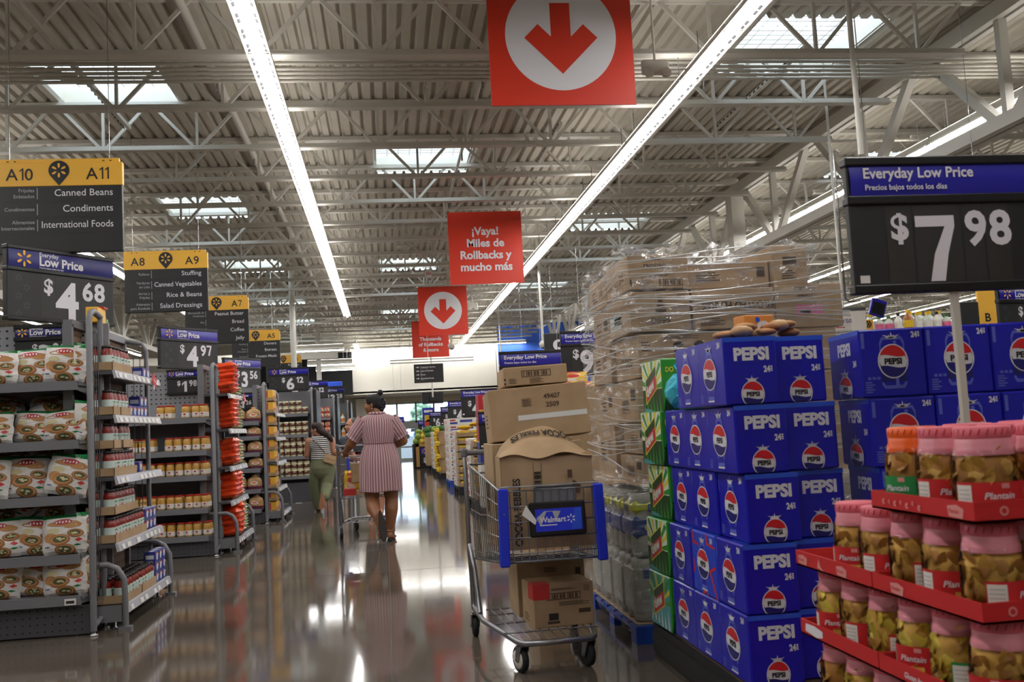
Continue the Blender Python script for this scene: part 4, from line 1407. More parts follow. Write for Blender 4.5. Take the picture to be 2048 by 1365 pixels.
for k in range(3):
    m.box(-W * .4, W * .4, -.024, -.02, H * (.78 - .05 * k), H * (.8 - .05 * k), 'black_panel')
m.build('screen_back', t)
MB().rbox(-.11, .11, -.07, -.02, H * .2, H * .6, .01, 'black_plastic').build('mount_box', t)
MB().tube([(0, -.05, H * .55), (0, -.05, DECK_Z - p.z)], .025, 'white_paint', 8).build('hanging_pole', t)
a, b = at(780, 722, 24), at(947, 714, 24)
for k in range(2):
    t = tag(MB().tube([(a.x, 24, a.z - .07 * k), (b.x, 24, a.z - .07 * k)], .014, 'conduit', 6).tube([(a.x + .5, 24, a.z - .07 * k), (a.x + .5, 24, DECK_Z)], .004, 'conduit', 4).tube([(b.x - .5, 24, a.z - .07 * k), (b.x - .5, 24, DECK_Z)], .004, 'conduit', 4).build('hanging_rail'),
            '%s of two thin dark rails hanging level with the red sign bottom' % ('upper', 'lower')[k], 'rail', 'thin hanging rails')

# ceiling hardware
for px, y0, y1, Y, r, dome, lab in ((903, 630, 693, 19.0, .02, True, 'short white pole with camera dome behind the red signs'), (1003, 690, 733, 26, .022, True, 'white pole with camera dome by the blue wall'),
                                    (1086, 612, 690, 17, .024, True, 'white pole with camera dome over the black hair sign'), (1688, 440, 640, 9.0, .014, False, 'thin white pole beside the wrapped pallet')):
    p = at(px, y1, Y)
    t = thing('camera_pole' if dome else 'hanging_pole', lab, 'pole', p[:])
    MB().tube([(0, 0, 0), (0, 0, DECK_Z - p.z)], r, 'white_paint', 8).build('pole', t)
    if dome:
        MB().lathe([(.0, -.07), (.05, -.05), (.07, 0), (.07, .03), (.03, .07)], 'white_paint', 14).build('dome', t)
        MB().lathe([(.0, -.072), (.042, -.056), (.05, -.048)], 'black_plastic', 12).build('lens', t)
for px, yb, Y, r, ztop, lab in ((588, 725, 20.5, .06, 5.4, 'white power pole dropping to the freezer aisle, thicker and closer one'), (640, 800, 28.0, .07, 5.4, 'white power pole dropping to the freezer aisle, farther one'), (1722, 310, 7.0, .021, 5.4, 'white service pole dropping behind the big price board')):
    p = at(px, yb, Y)
    z0 = p.z if px > 1000 else 0.0
    t = tag(MB().tube([(p.x, Y, z0), (p.x, Y, DECK_Z)], r, 'white_paint', 10).build('service_pole'), lab, 'pole')
for px, py, Y, lab in ((1310, 135, 7.45, 'white twin-head emergency light on the joist right of the big red sign'.replace(' right of', ' beside')), (945, 612, 20.0, 'white emergency light box far back near the red signs'), (545, 680, 21.0, 'white box lamp hanging over the A5 aisle sign')):
    p = at(px, py, Y)
    t = thing('emergency_light', lab, 'light fixture', p[:])
    MB().rbox(-.11, .11, -.03, .03, -.06, .06, .012, 'white_paint').build('housing', t)
    for s in (-1, 1):
        MB(Matrix.Translation((s * .07, -.05, -.07)) @ Matrix.Rotation(PI / 2.4, 4, 'X')).lathe([(.02, -.03), (.045, .02), (.04, .03)], 'white_paint', 12).build('lamp_head', t)
    MB().tube([(0, 0, .05), (0, 0, DECK_Z - p.z)], .01, 'white_paint', 6).build('stem', t)
for px, py, Y, lab in ((1457, 363, 12.2, 'white round wireless access point under the girder'), (808, 495, 16.2, 'white round ceiling device near the far skylight')):
    p = at(px, py, Y)
    t = thing('access_point', lab, 'device', p[:])
    MB().lathe([(.02, -.035), (.11, -.02), (.13, .0), (.12, .02), (.03, .05)], 'white_paint', 18).build('housing', t)
    MB().tube([(0, 0, .04), (0, 0, DECK_Z - p.z)], .012, 'white_paint', 6).build('stem', t)
p = at(857, 556, 16.9)
t = thing('exit_sign', 'small white EXIT sign with red letters hanging before the small arrow sign', 'sign', p[:], .5)
MB().rbox(-.06, .06, -.02, .02, 0, .15, .006, 'white_paint').build('housing', t)
MB().text(FRONT(0, -.021, 0), 'EXIT', 0, .05, .055, 'tag_red', 'C', off=.02, maxw=.1).build('lettering', t)
MB().tube([(0, 0, .15), (0, 0, DECK_Z - p.z)], .006, 'white_paint', 6).build('stem', t)

# department signs beyond the wrapped pallet
a, b = at(1092, 742, 14.5), at(1180, 664, 14.5)
t = thing('department_sign', 'tall black department sign with white icon and the word Hair', 'sign', (a.x, 14.5, a.z))
W, H = b.x - a.x, b.z - a.z
MB().rbox(0, W, 0, .06, 0, H, .004, 'black_panel').build('panel', t)
m = MB()
F = FRONT(0, 0, 0)
m.text(F, 'Hair', W * .1, H * .08, H * .2, 'letter_white', off=.03, maxw=W * .34).text(F, 'Cabello', W * .14, -.02 + H * .04, H * .08, 'letter_grey')
m.disc(F, W * .3, H * .68, H * .15, 'letter_white', .001, n=20).disc(F, W * .33, H * .69, H * .08, 'black_panel', .002, n=16).flat(F, [(W * .3, H * .6), (W * .4, H * .6), (W * .38, H * .42), (W * .33, H * .42)], 'letter_white', .0015)
m.build('lettering', t)
hang_wires(t, [(W * .2, .03, H), (W * .8, .03, H)], DECK_Z - a.z)
a, b = at(1035, 740, 19.0), at(1094, 703, 19.0)
t = thing('department_sign', 'small black department sign with white toothpaste and toothbrush icon', 'sign', (a.x, 19.0, a.z))
W, H = b.x - a.x, b.z - a.z
MB().rbox(0, W, 0, .06, 0, H, .004, 'black_panel').build('panel', t)
m = MB()
m.rect(F, W * .16, W * .6, H * .22, H * .4, 'letter_white').flat(F, [(W * .62, H * .26), (W * 1.0, H * .3), (W * 1.0, H * .36), (W * .7, H * .36)], 'letter_white')
for k in range(7):
    m.rect(F, W * (.18 + .06 * k), W * (.21 + .06 * k), H * .26, H * .34, 'black_panel', .002)
m.disc(F, W * .26, H * .66, H * .17, 'letter_white', .001, n=16).flat(F, [(W * .26, H * .46), (W * .5, H * .46), (W * .56, H * .55), (W * .5, H * .66), (W * .26, H * .66)], 'letter_white', .0012).disc(F, W * .33, H * .76, H * .06, 'black_panel', .002, n=10)
m.build('icon', t)
hang_wires(t, [(W * .2, .03, H), (W * .8, .03, H)], DECK_Z - a.z)

p = at(797, 846, 31.0)
t = thing('hanging_sign', 'small blue sign with white words hanging before the entrance windows', 'sign', (p.x - .16, 31.0, p.z), 0)
MB().rbox(0, .34, 0, .02, 0, .18, .003, 'sign_blue').build('board', t)
MB().text(FRONT(0, 0, 0), 'Thank you', .17, .07, .06, 'letter_white', 'C', off=.01, maxw=.28).build('lettering', t)
hang_wires(t, [(.05, .01, .18), (.29, .01, .18)], DECK_Z - p.z)
# ---------------------------------------------------------------- soda stack
def wave(t, v, a, k=0.0):
    return v + a * math.sin(2 * PI * (t * .9 + .08 + k))


def globe(m, F, u, v, rx, ry, lift, txt=.36):
    n = 14
    m.disc(F, u, v, rx * 1.08, 'pepsi_white', lift, ry * 1.08, 26)

    def cap(sgn, off, amp, col):
        top, bot = [], []
        for i in range(n + 1):
            t = -1 + 2 * i / n
            e = math.sqrt(max(0, 1 - t * t)) * ry
            w = wave((t + 1) / 2, off * ry, amp * ry)
            if sgn > 0:
                top.append((u + t * rx, v + e)); bot.append((u + t * rx, v + min(e, max(-e, w))))
            else:
                top.append((u + t * rx, v + max(-e, min(e, w)))); bot.append((u + t * rx, v - e))
        vs = [(p[0], p[1], lift + .0006) for p in top] + [(p[0], p[1], lift + .0006) for p in bot]
        k = n + 1
        m.add(vs, [(i, k + i, k + i + 1, i + 1) for i in range(n)], col, M=F)
    cap(1, .34, .08, 'pepsi_red')
    cap(-1, -.34, .08, 'pepsi_navy')
    m.text(F, 'PEPSI', u, v - ry * .17, ry * .5, 'print_black', 'C', off=.045, lift=lift + .0012, maxw=rx * 1.72)


def splash(m, F, u, v, s, lift):
    for k in range(7):
        a = PI * (.02 + .96 * k / 6)
        L = s * (1 if k % 2 else .62)
        m.flat(F, [(u - s * .13 * math.sin(a), v + s * .13 * math.cos(a)), (u + s * .13 * math.sin(a), v - s * .13 * math.cos(a)), (u + L * math.cos(a), v + L * .6 * math.sin(a))], 'pepsi_white', lift)


def pack_text(m, F, u, v, s, lift=.001):
    m.text(F, '24', u, v, s, 'pepsi_white', 'R', off=.045, lift=lift, sx=.8)
    for k in range(3):
        m.rect(F, u + s * .05, u + s * .28, v + s * (.05 + .24 * k), v + s * (.22 + .24 * k), 'pepsi_white', lift)


def bottle_art(m, F, w, h, sw=False):
    if sw:
        for pts in ([(.08, 1), (.14, 1), (.12, .84), (.3, .8), (.3, .76), (.06, .79)], [(.62, 1), (.68, 1), (.7, .86), (.97, .82), (.97, .78), (.64, .82)], [(.7, .42), (.95, .52), (.97, .48), (.78, .4), (.98, .0), (.92, .0)], [(.03, .3), (.1, .3), (.08, .5), (.03, .55)], [(.35, .0), (.5, .1), (.62, .0), (.56, .0), (.5, .05), (.42, .0)]):
            m.flat(F, [(a * w, b * h) for a, b in pts], 'pepsi_red', .0008)
    u, v = w * .47, h * .49
    for col, s, l in (('glass_art', 1.0, .001), ('pepsi_blue', .8, .0014)):
        pts = [(-.17, -.42), (.17, -.42), (.14, -.3), (.33, -.08), (.34, .06), (.16, .25), (.1, .37), (-.1, .37), (-.16, .25), (-.34, .06), (-.33, -.08), (-.14, -.3)]
        m.flat(F, [(u + x * s * w * .72, v + (y * s) * h) for x, y in pts], col, l)
    m.rect(F, u - w * .115, u + w * .115, v - h * .425, v - h * .4, 'pepsi_white', .0018)
    splash(m, F, u, v + h * .36, w * .15, .002)
    globe(m, F, u, v, w * .225, h * .228, .0022)
    pack_text(m, F, w * .86, h * .86, h * .12)
    for k in range(4):
        m.rect(F, w * .06, w * .16, h * (.06 + .035 * k), h * (.08 + .035 * k), 'glass_art')
    m.rect(F, w * .03, w * .05, h * .7, h * .95, 'glass_art')


def end_art(m, F, w, h, rows=True):
    m.rect(F, 0, w, h * .93, h, 'pepsi_light', .0008)
    m.text(F, 'PEPSI', w * .52, h * .66, h * .25, 'pepsi_white', 'C', off=.05, maxw=w * .82, lift=.0012)
    pack_text(m, F, w * .86, h * .47, h * .125)
    m.rect(F, w * .03, w * .95, h * .6, h * .603, 'pepsi_navy', .001).rect(F, w * .47, w * .473, h * .42, h * .6, 'pepsi_navy', .001)
    u = w * .5
    m.flat(F, [(u - w * .13, h * .24), (u - w * .08, h * .36), (u + w * .08, h * .36), (u + w * .13, h * .24)], 'glass_art', .001)
    m.flat(F, [(u - w * .105, h * .25), (u - w * .06, h * .345), (u + w * .06, h * .345), (u + w * .105, h * .25)], 'pepsi_blue', .0014)
    splash(m, F, u, h * .35, w * .16, .0016)
    # lower half of the globe folds under the box edge
    rx, ry, v = w * .205, h * .185, h * .15
    mm = MB()
    globe(mm, Matrix(), 0, 0, rx, ry, 0)
    vs = [(p[0] + u, max(p[1] + v, .002), p[2] + .0022) for p in mm.v]
    for f, mi in zip(mm.f, mm.m):
        if max(vs[i][1] for i in f) > .0025:
            m.add([vs[i] for i in f], [tuple(range(len(f)))], mm.mats[mi], M=F)


def can_art(m, F, w, h):
    u, v = w * .5, h * .52
    for col, s, l in (('glass_art', 1.0, .001), ('pepsi_blue', .88, .0014)):
        m.flat(F, [(u + x * s * w, v + y * s * h) for x, y in [(-.15, -.4), (.15, -.4), (.19, -.34), (.19, .28), (.15, .36), (-.15, .36), (-.19, .28), (-.19, -.34)]], col, l)
    m.flat(F, [(u - w * .19, v - h * .3), (u + w * .19, v - h * .3), (u + w * .19, v - h * .1), (u - w * .19, v - h * .1)], 'pepsi_navy', .0018)
    m.flat(F, [(u + w * .02, v - h * .38), (u + w * .07, v - h * .38), (u + w * .07, v + h * .3), (u + w * .02, v + h * .3)], 'glass_art', .0019)
    splash(m, F, u, v + h * .34, w * .16, .002)
    globe(m, F, u, v, w * .215, h * .235, .0024)
    pack_text(m, F, w * .9, h * .86, h * .115)
    m.rect(F, w * .035, w * .085, h * .72, h * .95, 'glass_art')
    for k in range(5):
        m.rect(F, w * .06, w * (.16 + .04 * (k % 2)), h * (.07 + .035 * k), h * (.09 + .035 * k), 'glass_art')
    for k in range(3):
        m.rect(F, w * (.1 + .07 * k), w * (.15 + .07 * k), h * .26, h * .3, 'glass_art')


BW, BD, BH = .214, .318, .262


def soda_mesh(kind):
    if kind == 'can':
        m = MB().rbox(0, .253, 0, .34, 0, BH, .006, 'pepsi_blue')
        can_art(m, FRONT(.0, 0, 0), .253, BH)
        end_art(m, LEFTF(0, .34, 0), .34, BH)
    else:
        m = MB().rbox(0, BW, 0, BD, 0, BH, .006, 'pepsi_swirl' if kind == 'swirl' else 'pepsi_blue')
        bottle_art(m, LEFTF(0, BD, 0), BD, BH, kind == 'swirl')
        end_art(m, FRONT(0, 0, 0), BW, BH)
    m.rect(frame((0, 0, BH), (1, 0, 0), (0, 1, 0)), .02, .185, .02, .19, 'pepsi_light', .0005)
    return m.mesh('soda_case')


SODA = {k: soda_mesh(k) for k in ('bottle', 'swirl', 'can')}
Z0 = .167
ROWX = [1.318, 1.322, 1.348, 1.327, 1.305]
rows_n = ['bottom row', 'second row up', 'third row up', 'fourth row up', 'top row']
rnd = random.Random(5)
for r in range(5):
    z = Z0 + .265 * r
    for k in range(3):
        if r == 4 and k == 2:
            continue
        kind = 'swirl' if (r, k) == (1, 1) else 'bottle'
        lab = 'blue soda case with red swirls among the plain ones facing the walkway' if kind == 'swirl' else 'blue soda case showing its bottle side, %s, %s from the corner' % (rows_n[r], ORD[k])
        put_bag(SODA[kind], 'soda_case', (ROWX[r] + rnd.uniform(-.004, .006), 3.615 + .322 * k, z), (0, 0, rnd.uniform(-.012, .012)), lab, 'soda case', 'soda cases in the stack')
    put_bag(SODA['bottle'], 'soda_case', (ROWX[r] + .22, 3.645 + rnd.uniform(-.01, .02) + .02, z), (0, 0, rnd.uniform(-.01, .01)), 'blue soda case, second along the front of the stack, %s' % rows_n[r], 'soda case', 'soda cases in the stack')
    for k in range(4):
        a = -.12
        x, y = 1.815 + .256 * k * math.cos(a), 3.53 + .256 * k * math.sin(a)
        put_bag(SODA['can'], 'soda_case', (x + ROWX[r] - 1.31, y + rnd.uniform(-.006, .006), z), (0, 0, a), 'blue soda case showing its can side, %s, %s past the inner corner' % (rows_n[r], ORD[k]), 'soda case', 'soda cases in the stack')


def dew_mesh(v):
    m = MB().rbox(0, .2, 0, .26, 0, BH, .006, 'dew_green')
    F = LEFTF(0, .26, 0)
    w, h = .26, BH
    m.rect(F, .004, w - .004, .004, h * .45, 'dew_dark' if v == 0 else 'dew_teal', .0006).rect(F, .004, w - .004, h * .45, h - .004, 'dew_white' if v == 0 else 'dew_teal', .0006)
    for k in range(9):
        a0, a1 = PI * (k + .1) / 9, PI * (k + .6) / 9
        c = (w * .5, h * .45)
        R = .17
        pts = [c] + [(min(w - .004, max(.004, c[0] + R * math.cos(a))), min(h - .004, c[1] + R * math.sin(a))) for a in (a0, a1)]
        m.flat(F, pts, ('dew_green', 'dew_yellow')[k % 2], .001)
    for k in range(6):
        m.flat(F, [(w * (.04 + .16 * k), .006), (w * (.12 + .16 * k), .006), (w * (.1 + .15 * k), h * (.3 + .1 * (k % 2)))], 'dew_green' if v == 0 else 'dew_white', .001)
    q = [(w * .2, h * .62), (w * .72, h * .88), (w * .72, h * .46), (w * .2, h * .2)]
    m.flat(F, [(a * 1 + (a - w * .48) * .12, b + (b - h * .56) * .12) for a, b in q], 'dew_yellow', .0016)
    m.flat(F, [(w * .2, h * .62), (w * .72, h * .88), (w * .72, h * .72), (w * .2, h * .46)], 'dew_dark', .0024)
    m.flat(F, [(w * .2, h * .46), (w * .72, h * .72), (w * .72, h * .46), (w * .2, h * .2)], 'dew_red', .0024)
    m.text(F, 'dew', w * .25, h * .3, h * .27, 'dew_white', off=.04, lift=.0034, rot=.45, maxw=w * .46)
    m.flat(F, [(w * .03, .004), (w * .6, .004), (w * .4, h * .07), (w * .1, h * .1)], 'dew_teal', .0014)
    G = FRONT(0, 0, 0)
    m.text(G, 'DO THE DEW', .02, h * .75, h * .13, 'dew_yellow', off=.03, maxw=.17)
    m.flat(G, [(.08, h * .62), (.1, h * .72), (.12, h * .62), (.1, h * .58)], 'dew_white').rect(G, .01, .12, h * .3, h * .33, 'dew_dark').flat(G, [(.0, .0), (.08, .0), (.06, h * .3), (.02, h * .4)], 'dew_dark')
    return m.mesh('soda_case')


DW = [dew_mesh(0), dew_mesh(1)]
for r in range(5):
    put_bag(DW[1 if r == 0 else 0], 'soda_case', (ROWX[min(r, 3)] - .01 + (.02 if r == 4 else 0), 4.6, Z0 + .265 * r - (.01 if r == 4 else 0)), (0, 0, .03),
            'green citrus soda case at the far end of the stack, %s' % rows_n[r] if r else 'teal and green citrus soda case at the far end of the stack, lowest', 'soda case', 'green soda cases', (1, 1.26, 1))
m = MB()
for a in ((1.3, 1.62), (1.75, 1.85), (2.2, 2.85)):
    m.box(a[0], a[1], 3.62, 4.94, .02, .12, 'pallet_black')
m.box(1.31, 2.9, 3.62, 4.95, .12, .155, 'pallet_black').box(1.31, 2.9, 3.62, 4.95, 0, .02, 'pallet_black')
tag(m.build('pallet'), 'black plastic pallet under the blue soda stack', 'pallet')
tag(MB().box(1.325, 2.88, 3.63, 4.93, .156, .164, 'print_brown').build('slip_sheet'), 'thin brown slip sheet between the soda stack and its black pallet', 'sheet')
# things left on the stack
m = MB()
rn = random.Random(12)
for k in range(11):
    m.ball((-.14 + .028 * k, rn.uniform(-.05, .05), .016 + rn.uniform(0, .012) * (k % 5)), (.045, .05, .0155 + .004 * (k % 3)), ('pastry', 'pastry_dark', 'bread_tan')[k % 3], 12)
o = tag(m.build('bread_bag'), 'flat bag of brown rolls lying on top of the first blue soda cases', 'bag')
o.location, o.rotation_euler = (1.5, 3.78, 1.495), (0, 0, .1)
t = thing('snack_carton', 'small orange carton lying on the brown bag atop the soda stack', 'box', (1.545, 3.9, 1.522), .2)
m = MB().rbox(-.07, .07, -.045, .045, 0, .075, .004, 'orange_card')
F = FRONT(0, -.045, 0)
m.disc(F, -.01, .055, .011, 'pepsi_light').disc(F, .015, .03, .03, 'label_white', .0008, .02, 16)
m.build('carton', t)
t = thing('produce_bag', 'crumpled teal plastic bag sitting in the gap of the soda stack', 'bag', (1.375, 4.42, 1.23), .4)
m = MB().ball((0, 0, .075), (.085, .075, .08), 'teal_bag', 14)
rn = random.Random(6)
m.v = [(x * (1 + rn.uniform(-.22, .16)), y * (1 + rn.uniform(-.22, .16)), max(.0, z * (1 + rn.uniform(-.12, .1)))) for x, y, z in m.v]
m.s = [False] * len(m.s)
m.build('pouch', t)
m = MB()
for k in range(6):
    a = k * 1.05
    m.poly([(.0, 0, .15), (.035 * math.cos(a), .035 * math.sin(a), .215), (.035 * math.cos(a + .9), .035 * math.sin(a + .9), .205)], 'teal_bag')
m.build('tied_top', t)
o = put_bag(PB[0], 'roll_bag', (1.5, 4.46, 1.24), (-.2, .1, .3), 'clear bag of rolls behind the teal bag in the soda stack gap', 'bag', None, (.55, .7, .75))

# ---------------------------------------------------------------- plantain chip jars on their red trays
def chip_jar(kind):
    t = thing('chip_jar', '', 'jar')
    r, h = .062, .186
    prof = [(.053, 0), (.0625, .008), (.0645, .06), (.0635, .115), (.061, .13), (.054, .143), (.05, .15)]
    MB().lathe(prof, 'jar_plastic', 24, sq=.06).build('clear_jar', t)
    rn = random.Random(kind)
    cs = {0: ('chip_gold', 'chip_brown'), 1: ('chip_yellow', 'chip_gold'), 2: ('chip_brown', 'chip_gold')}[kind % 3]
    m = MB().lathe([(.05, .006), (.055, .012), (.055, .118), (.045, .135)], cs[1], 14)
    for _ in range(95):
        a, z = rn.uniform(0, 2 * PI), rn.uniform(.012, .136)
        rr = .057 if z < .118 else .05
        M = Matrix.Translation((rr * math.cos(a), rr * math.sin(a), z)) @ Matrix.Rotation(a + rn.uniform(-.6, .6), 4, 'Z') @ Matrix.Rotation(PI / 2 + rn.uniform(-.7, .7), 4, 'Y')
        s = rn.uniform(.014, .021)
        n = 9
        vs = [(0, 0, .002)] + [(s * math.cos(2 * PI * i / n), s * .85 * math.sin(2 * PI * i / n), -.0025 + .003 * math.sin(4 * PI * i / n)) for i in range(n)]
        m.add(vs, [(0, 1 + i, 1 + (i + 1) % n) for i in range(n)], rn.choice(cs + (cs[0],)), True, M)
    m.build('chips', t)
    lm = ['tray_red', 'label_green', 'tray_red'][0 if kind < 3 else 1]
    m = MB()
    n = 22
    a0, a1 = -PI * 1.0, -PI * .18
    vs = []
    for i in range(n + 1):
        a = a0 + (a1 - a0) * i / n
        q = 1 + .06 * abs(math.sin(2 * a)) ** 2
        for z in (.006, .074):
            vs.append((.066 * q * math.cos(a), .066 * q * math.sin(a), z))
    m.add(vs, [(2 * i, 2 * i + 2, 2 * i + 3, 2 * i + 1) for i in range(n)], lm, True)

    def on(a, z, da, dz, c, lift):
        k = 5
        vv = []
        for i in range(k + 1):
            b = a - da / 2 + da * i / k
            q = (1 + .06 * abs(math.sin(2 * b)) ** 2) * (.066 + lift)
            vv += [(q * math.cos(b), q * math.sin(b), z - dz / 2), (q * math.cos(b), q * math.sin(b), z + dz / 2)]
        m.add(vv, [(2 * i, 2 * i + 2, 2 * i + 3, 2 * i + 1) for i in range(k)], c, True)
    on(-PI * .9, .04, .55, .056, 'label_white', .0006)
    for k in range(5):
        on(-PI * .9, .022 + .009 * k, .45, .002, 'letter_grey', .001)
    on(-PI * .23, .02, .3, .018, 'label_white', .0006); on(-PI * .23, .02, .2, .012, 'print_dark', .001)
    on(-PI * .52, .018, .5, .022, 'chip_gold', .0006); on(-PI * .5, .066, .25, .01, 'tray_print', .0006)
    M = Matrix()
    vs, fs, x0, x1 = text_shape('Plantain', .012, .25)
    pts = []
    for x, y in vs:
        a = -PI * .56 + ((x - x0) / (x1 - x0) - .5) * .9
        q = (1 + .06 * abs(math.sin(2 * a)) ** 2) * .0672
        pts.append((q * math.cos(a), q * math.sin(a), .04 + y * .019))
    m.add(pts, fs, 'letter_white')
    m.build('label', t)
    c = 'lid_orange' if kind == 9 else 'lid_pink'
    MB().lathe([(.0575, .128), (.0575, .13), (.056, .142), (.0535, .15), (.0535, .168), (.052, .17)], c if kind == 9 else 'film_pink', 22, sq=.05).build('shrink_band', t)
    m = MB().lathe([(.0535, .162), (.0545, .164), (.0545, .184), (.051, .187), (.0, .187)], c, 22, sq=.05)
    for k in range(22):
        a = 2 * PI * k / 22
        q = .0549 * (1 + .05 * abs(math.sin(2 * a)) ** 2)
        m.add([(q * math.cos(a), q * math.sin(a), .169), (q * math.cos(a + .05), q * math.sin(a + .05), .169), (q * math.cos(a + .13), q * math.sin(a + .13), .182), (q * math.cos(a + .08), q * math.sin(a + .08), .182)], [(0, 1, 2, 3)], 'tray_red')
    m.build('lid', t)
    return Proto(t)


JARS = {k: chip_jar(k) for k in (0, 1, 2, 4, 9)}


def red_tray(x0, x1, y0, y1, z, label, side_print):
    h, e = .042, .005
    t = thing('display_tray', label, 'tray', (x0, y0, z), 0, 'red display trays')
    X, Y = x1 - x0, y1 - y0
    MB().box(0, X, 0, Y, 0, e, 'cardboard').build('tray_floor', t)
    for nm, a in (('side_wall', (0, e, 0, Y)), ('side_wall', (X - e, X, 0, Y)), ('front_wall', (e, X - e, 0, e)), ('back_wall', (e, X - e, Y - e, Y))):
        m = MB().box(a[0], a[1], a[2], a[3], 0, h, 'tray_red')
        if nm == 'side_wall' and a[0] == 0:
            F = LEFTF(0, Y, 0)
            for kind, u in side_print:
                if kind == 'patch':
                    m.flat(F, [(u, .008), (u + .05, .006), (u + .056, .026), (u + .03, .034), (u - .004, .03)], 'tray_print')
                    m.text(F, 'Plantain', u + .003, .016, .012, 'tray_red', off=.01, maxw=.046)
                elif kind == 'white':
                    m.flat(F, [(u, .012), (u + .07, .006), (u + .11, .012), (u + .112, .03), (u + .06, .036), (u + .004, .034)], 'sign_white')
                elif kind == 'free':
                    m.text(F, 'Gluten free', u, .014, .019, 'sign_white', shear=.3, off=.01)
                elif kind == 'arrow':
                    m.flat(F, [(u, .01), (u + .04, .004), (u + .018, .018), (u + .012, .036)], 'tray_print')
                else:
                    for k in range(7):
                        m.disc(F, u + .026 * k, .02 + .006 * math.sin(3 * k), .007 - .002 * (k % 2), 'tray_print', n=10)
                        m.disc(F, u + .026 * k + .004, .02 + .006 * math.sin(3 * k), .0035, 'tray_red', .0015, n=8)
        if nm == 'front_wall':
            F = FRONT(e, 0, 0)
            for k in range(4):
                m.disc(F, .06 + .1 * k, .022, .01, 'tray_print', n=12).disc(F, .06 + .1 * k, .022, .006, 'tray_red', .0015, n=10)
        m.build(nm, t)
    return t


JX, JY0 = 1.165, 1.85
TZ = [.951, .751, .557, .365]
red_tray(JX, JX + .46, JY0, JY0 + .42, TZ[0], 'red cardboard tray of chip jars, top tier of the display', [('icons', .06), ('patch', .33)])
for i, z in enumerate(TZ[1:]):
    for k in range(2):
        pr = {(0, 1): [('patch', .02), ('arrow', .14), ('patch', .26)], (0, 0): [('patch', .09)], (1, 1): [('white', .03)], (1, 0): [('free', .12)]}.get((i, k), [('patch', .1)])
        red_tray(JX - .002, JX + .46, JY0 + .45 * k, JY0 + .45 * k + .445, z, 'red cardboard tray of chip jars, %s tier, %s half' % (('second', 'third', 'lowest')[i], ('front', 'rear')[k]), pr)
    red_tray(JX + .465, JX + .92, JY0, JY0 + .445, z, 'red cardboard tray of chip jars, %s tier, second block along the front' % ('second', 'third', 'lowest')[i], [])
red_tray(JX + .465, JX + .92, JY0, JY0 + .42, TZ[0], 'red cardboard tray of chip jars, top tier, second block along the front', [])
rnd = random.Random(3)
tier_n = ['top', 'second', 'third', 'lowest']
rowdef = {0: [(0, 2, 2), (9, 0, 0)], }
for i, z in enumerate(TZ):
    nY = 3 if i == 0 else 6
    for b in range(nY):
        for a in range(6):
            if a > 2 and b > 1:
                continue
            if a in (1, 2) and b > 2 and i > 0:
                continue
            if i == 1 and a == 1 and b == 0:
                continue
            if i == 1 and b == 5 and a == 0:
                continue
            kind = [0, 2, 0, 0][i] if i < 2 else rnd.choice((0, 1, 2))
            if i == 0 and a == 0 and b == 2:
                kind = 9
            if i == 2 and a == 0:
                kind = {0: 2, 1: 4, 2: 1, 3: 1, 4: 2, 5: 1}[b]
            x = JX + .079 + .145 * a + (.018 if a > 2 else 0)
            y = JY0 + .075 + (.137 if i == 0 else .146) * b + rnd.uniform(-.004, .004)
            ex = {9: 'orange-lidded', 4: 'green-labelled'}.get(kind, 'pink-lidded')
            JARS[kind].place((x, y, z + .0055), (0, 0, rnd.uniform(-1.1, .9)),
                             '%s chip jar, %s tier, %s row back, %s from the walkway side' % (ex, tier_n[i], ORD[b], ORD[a]), 'plantain chip jars')
t = tag(MB().rbox(JX + .01, JX + .92, JY0 + .01, JY0 + .88, 0, .36, .004, 'tray_red')
        .build('cardboard_stand'), 'red cardboard base under the chip jar display', 'display stand')
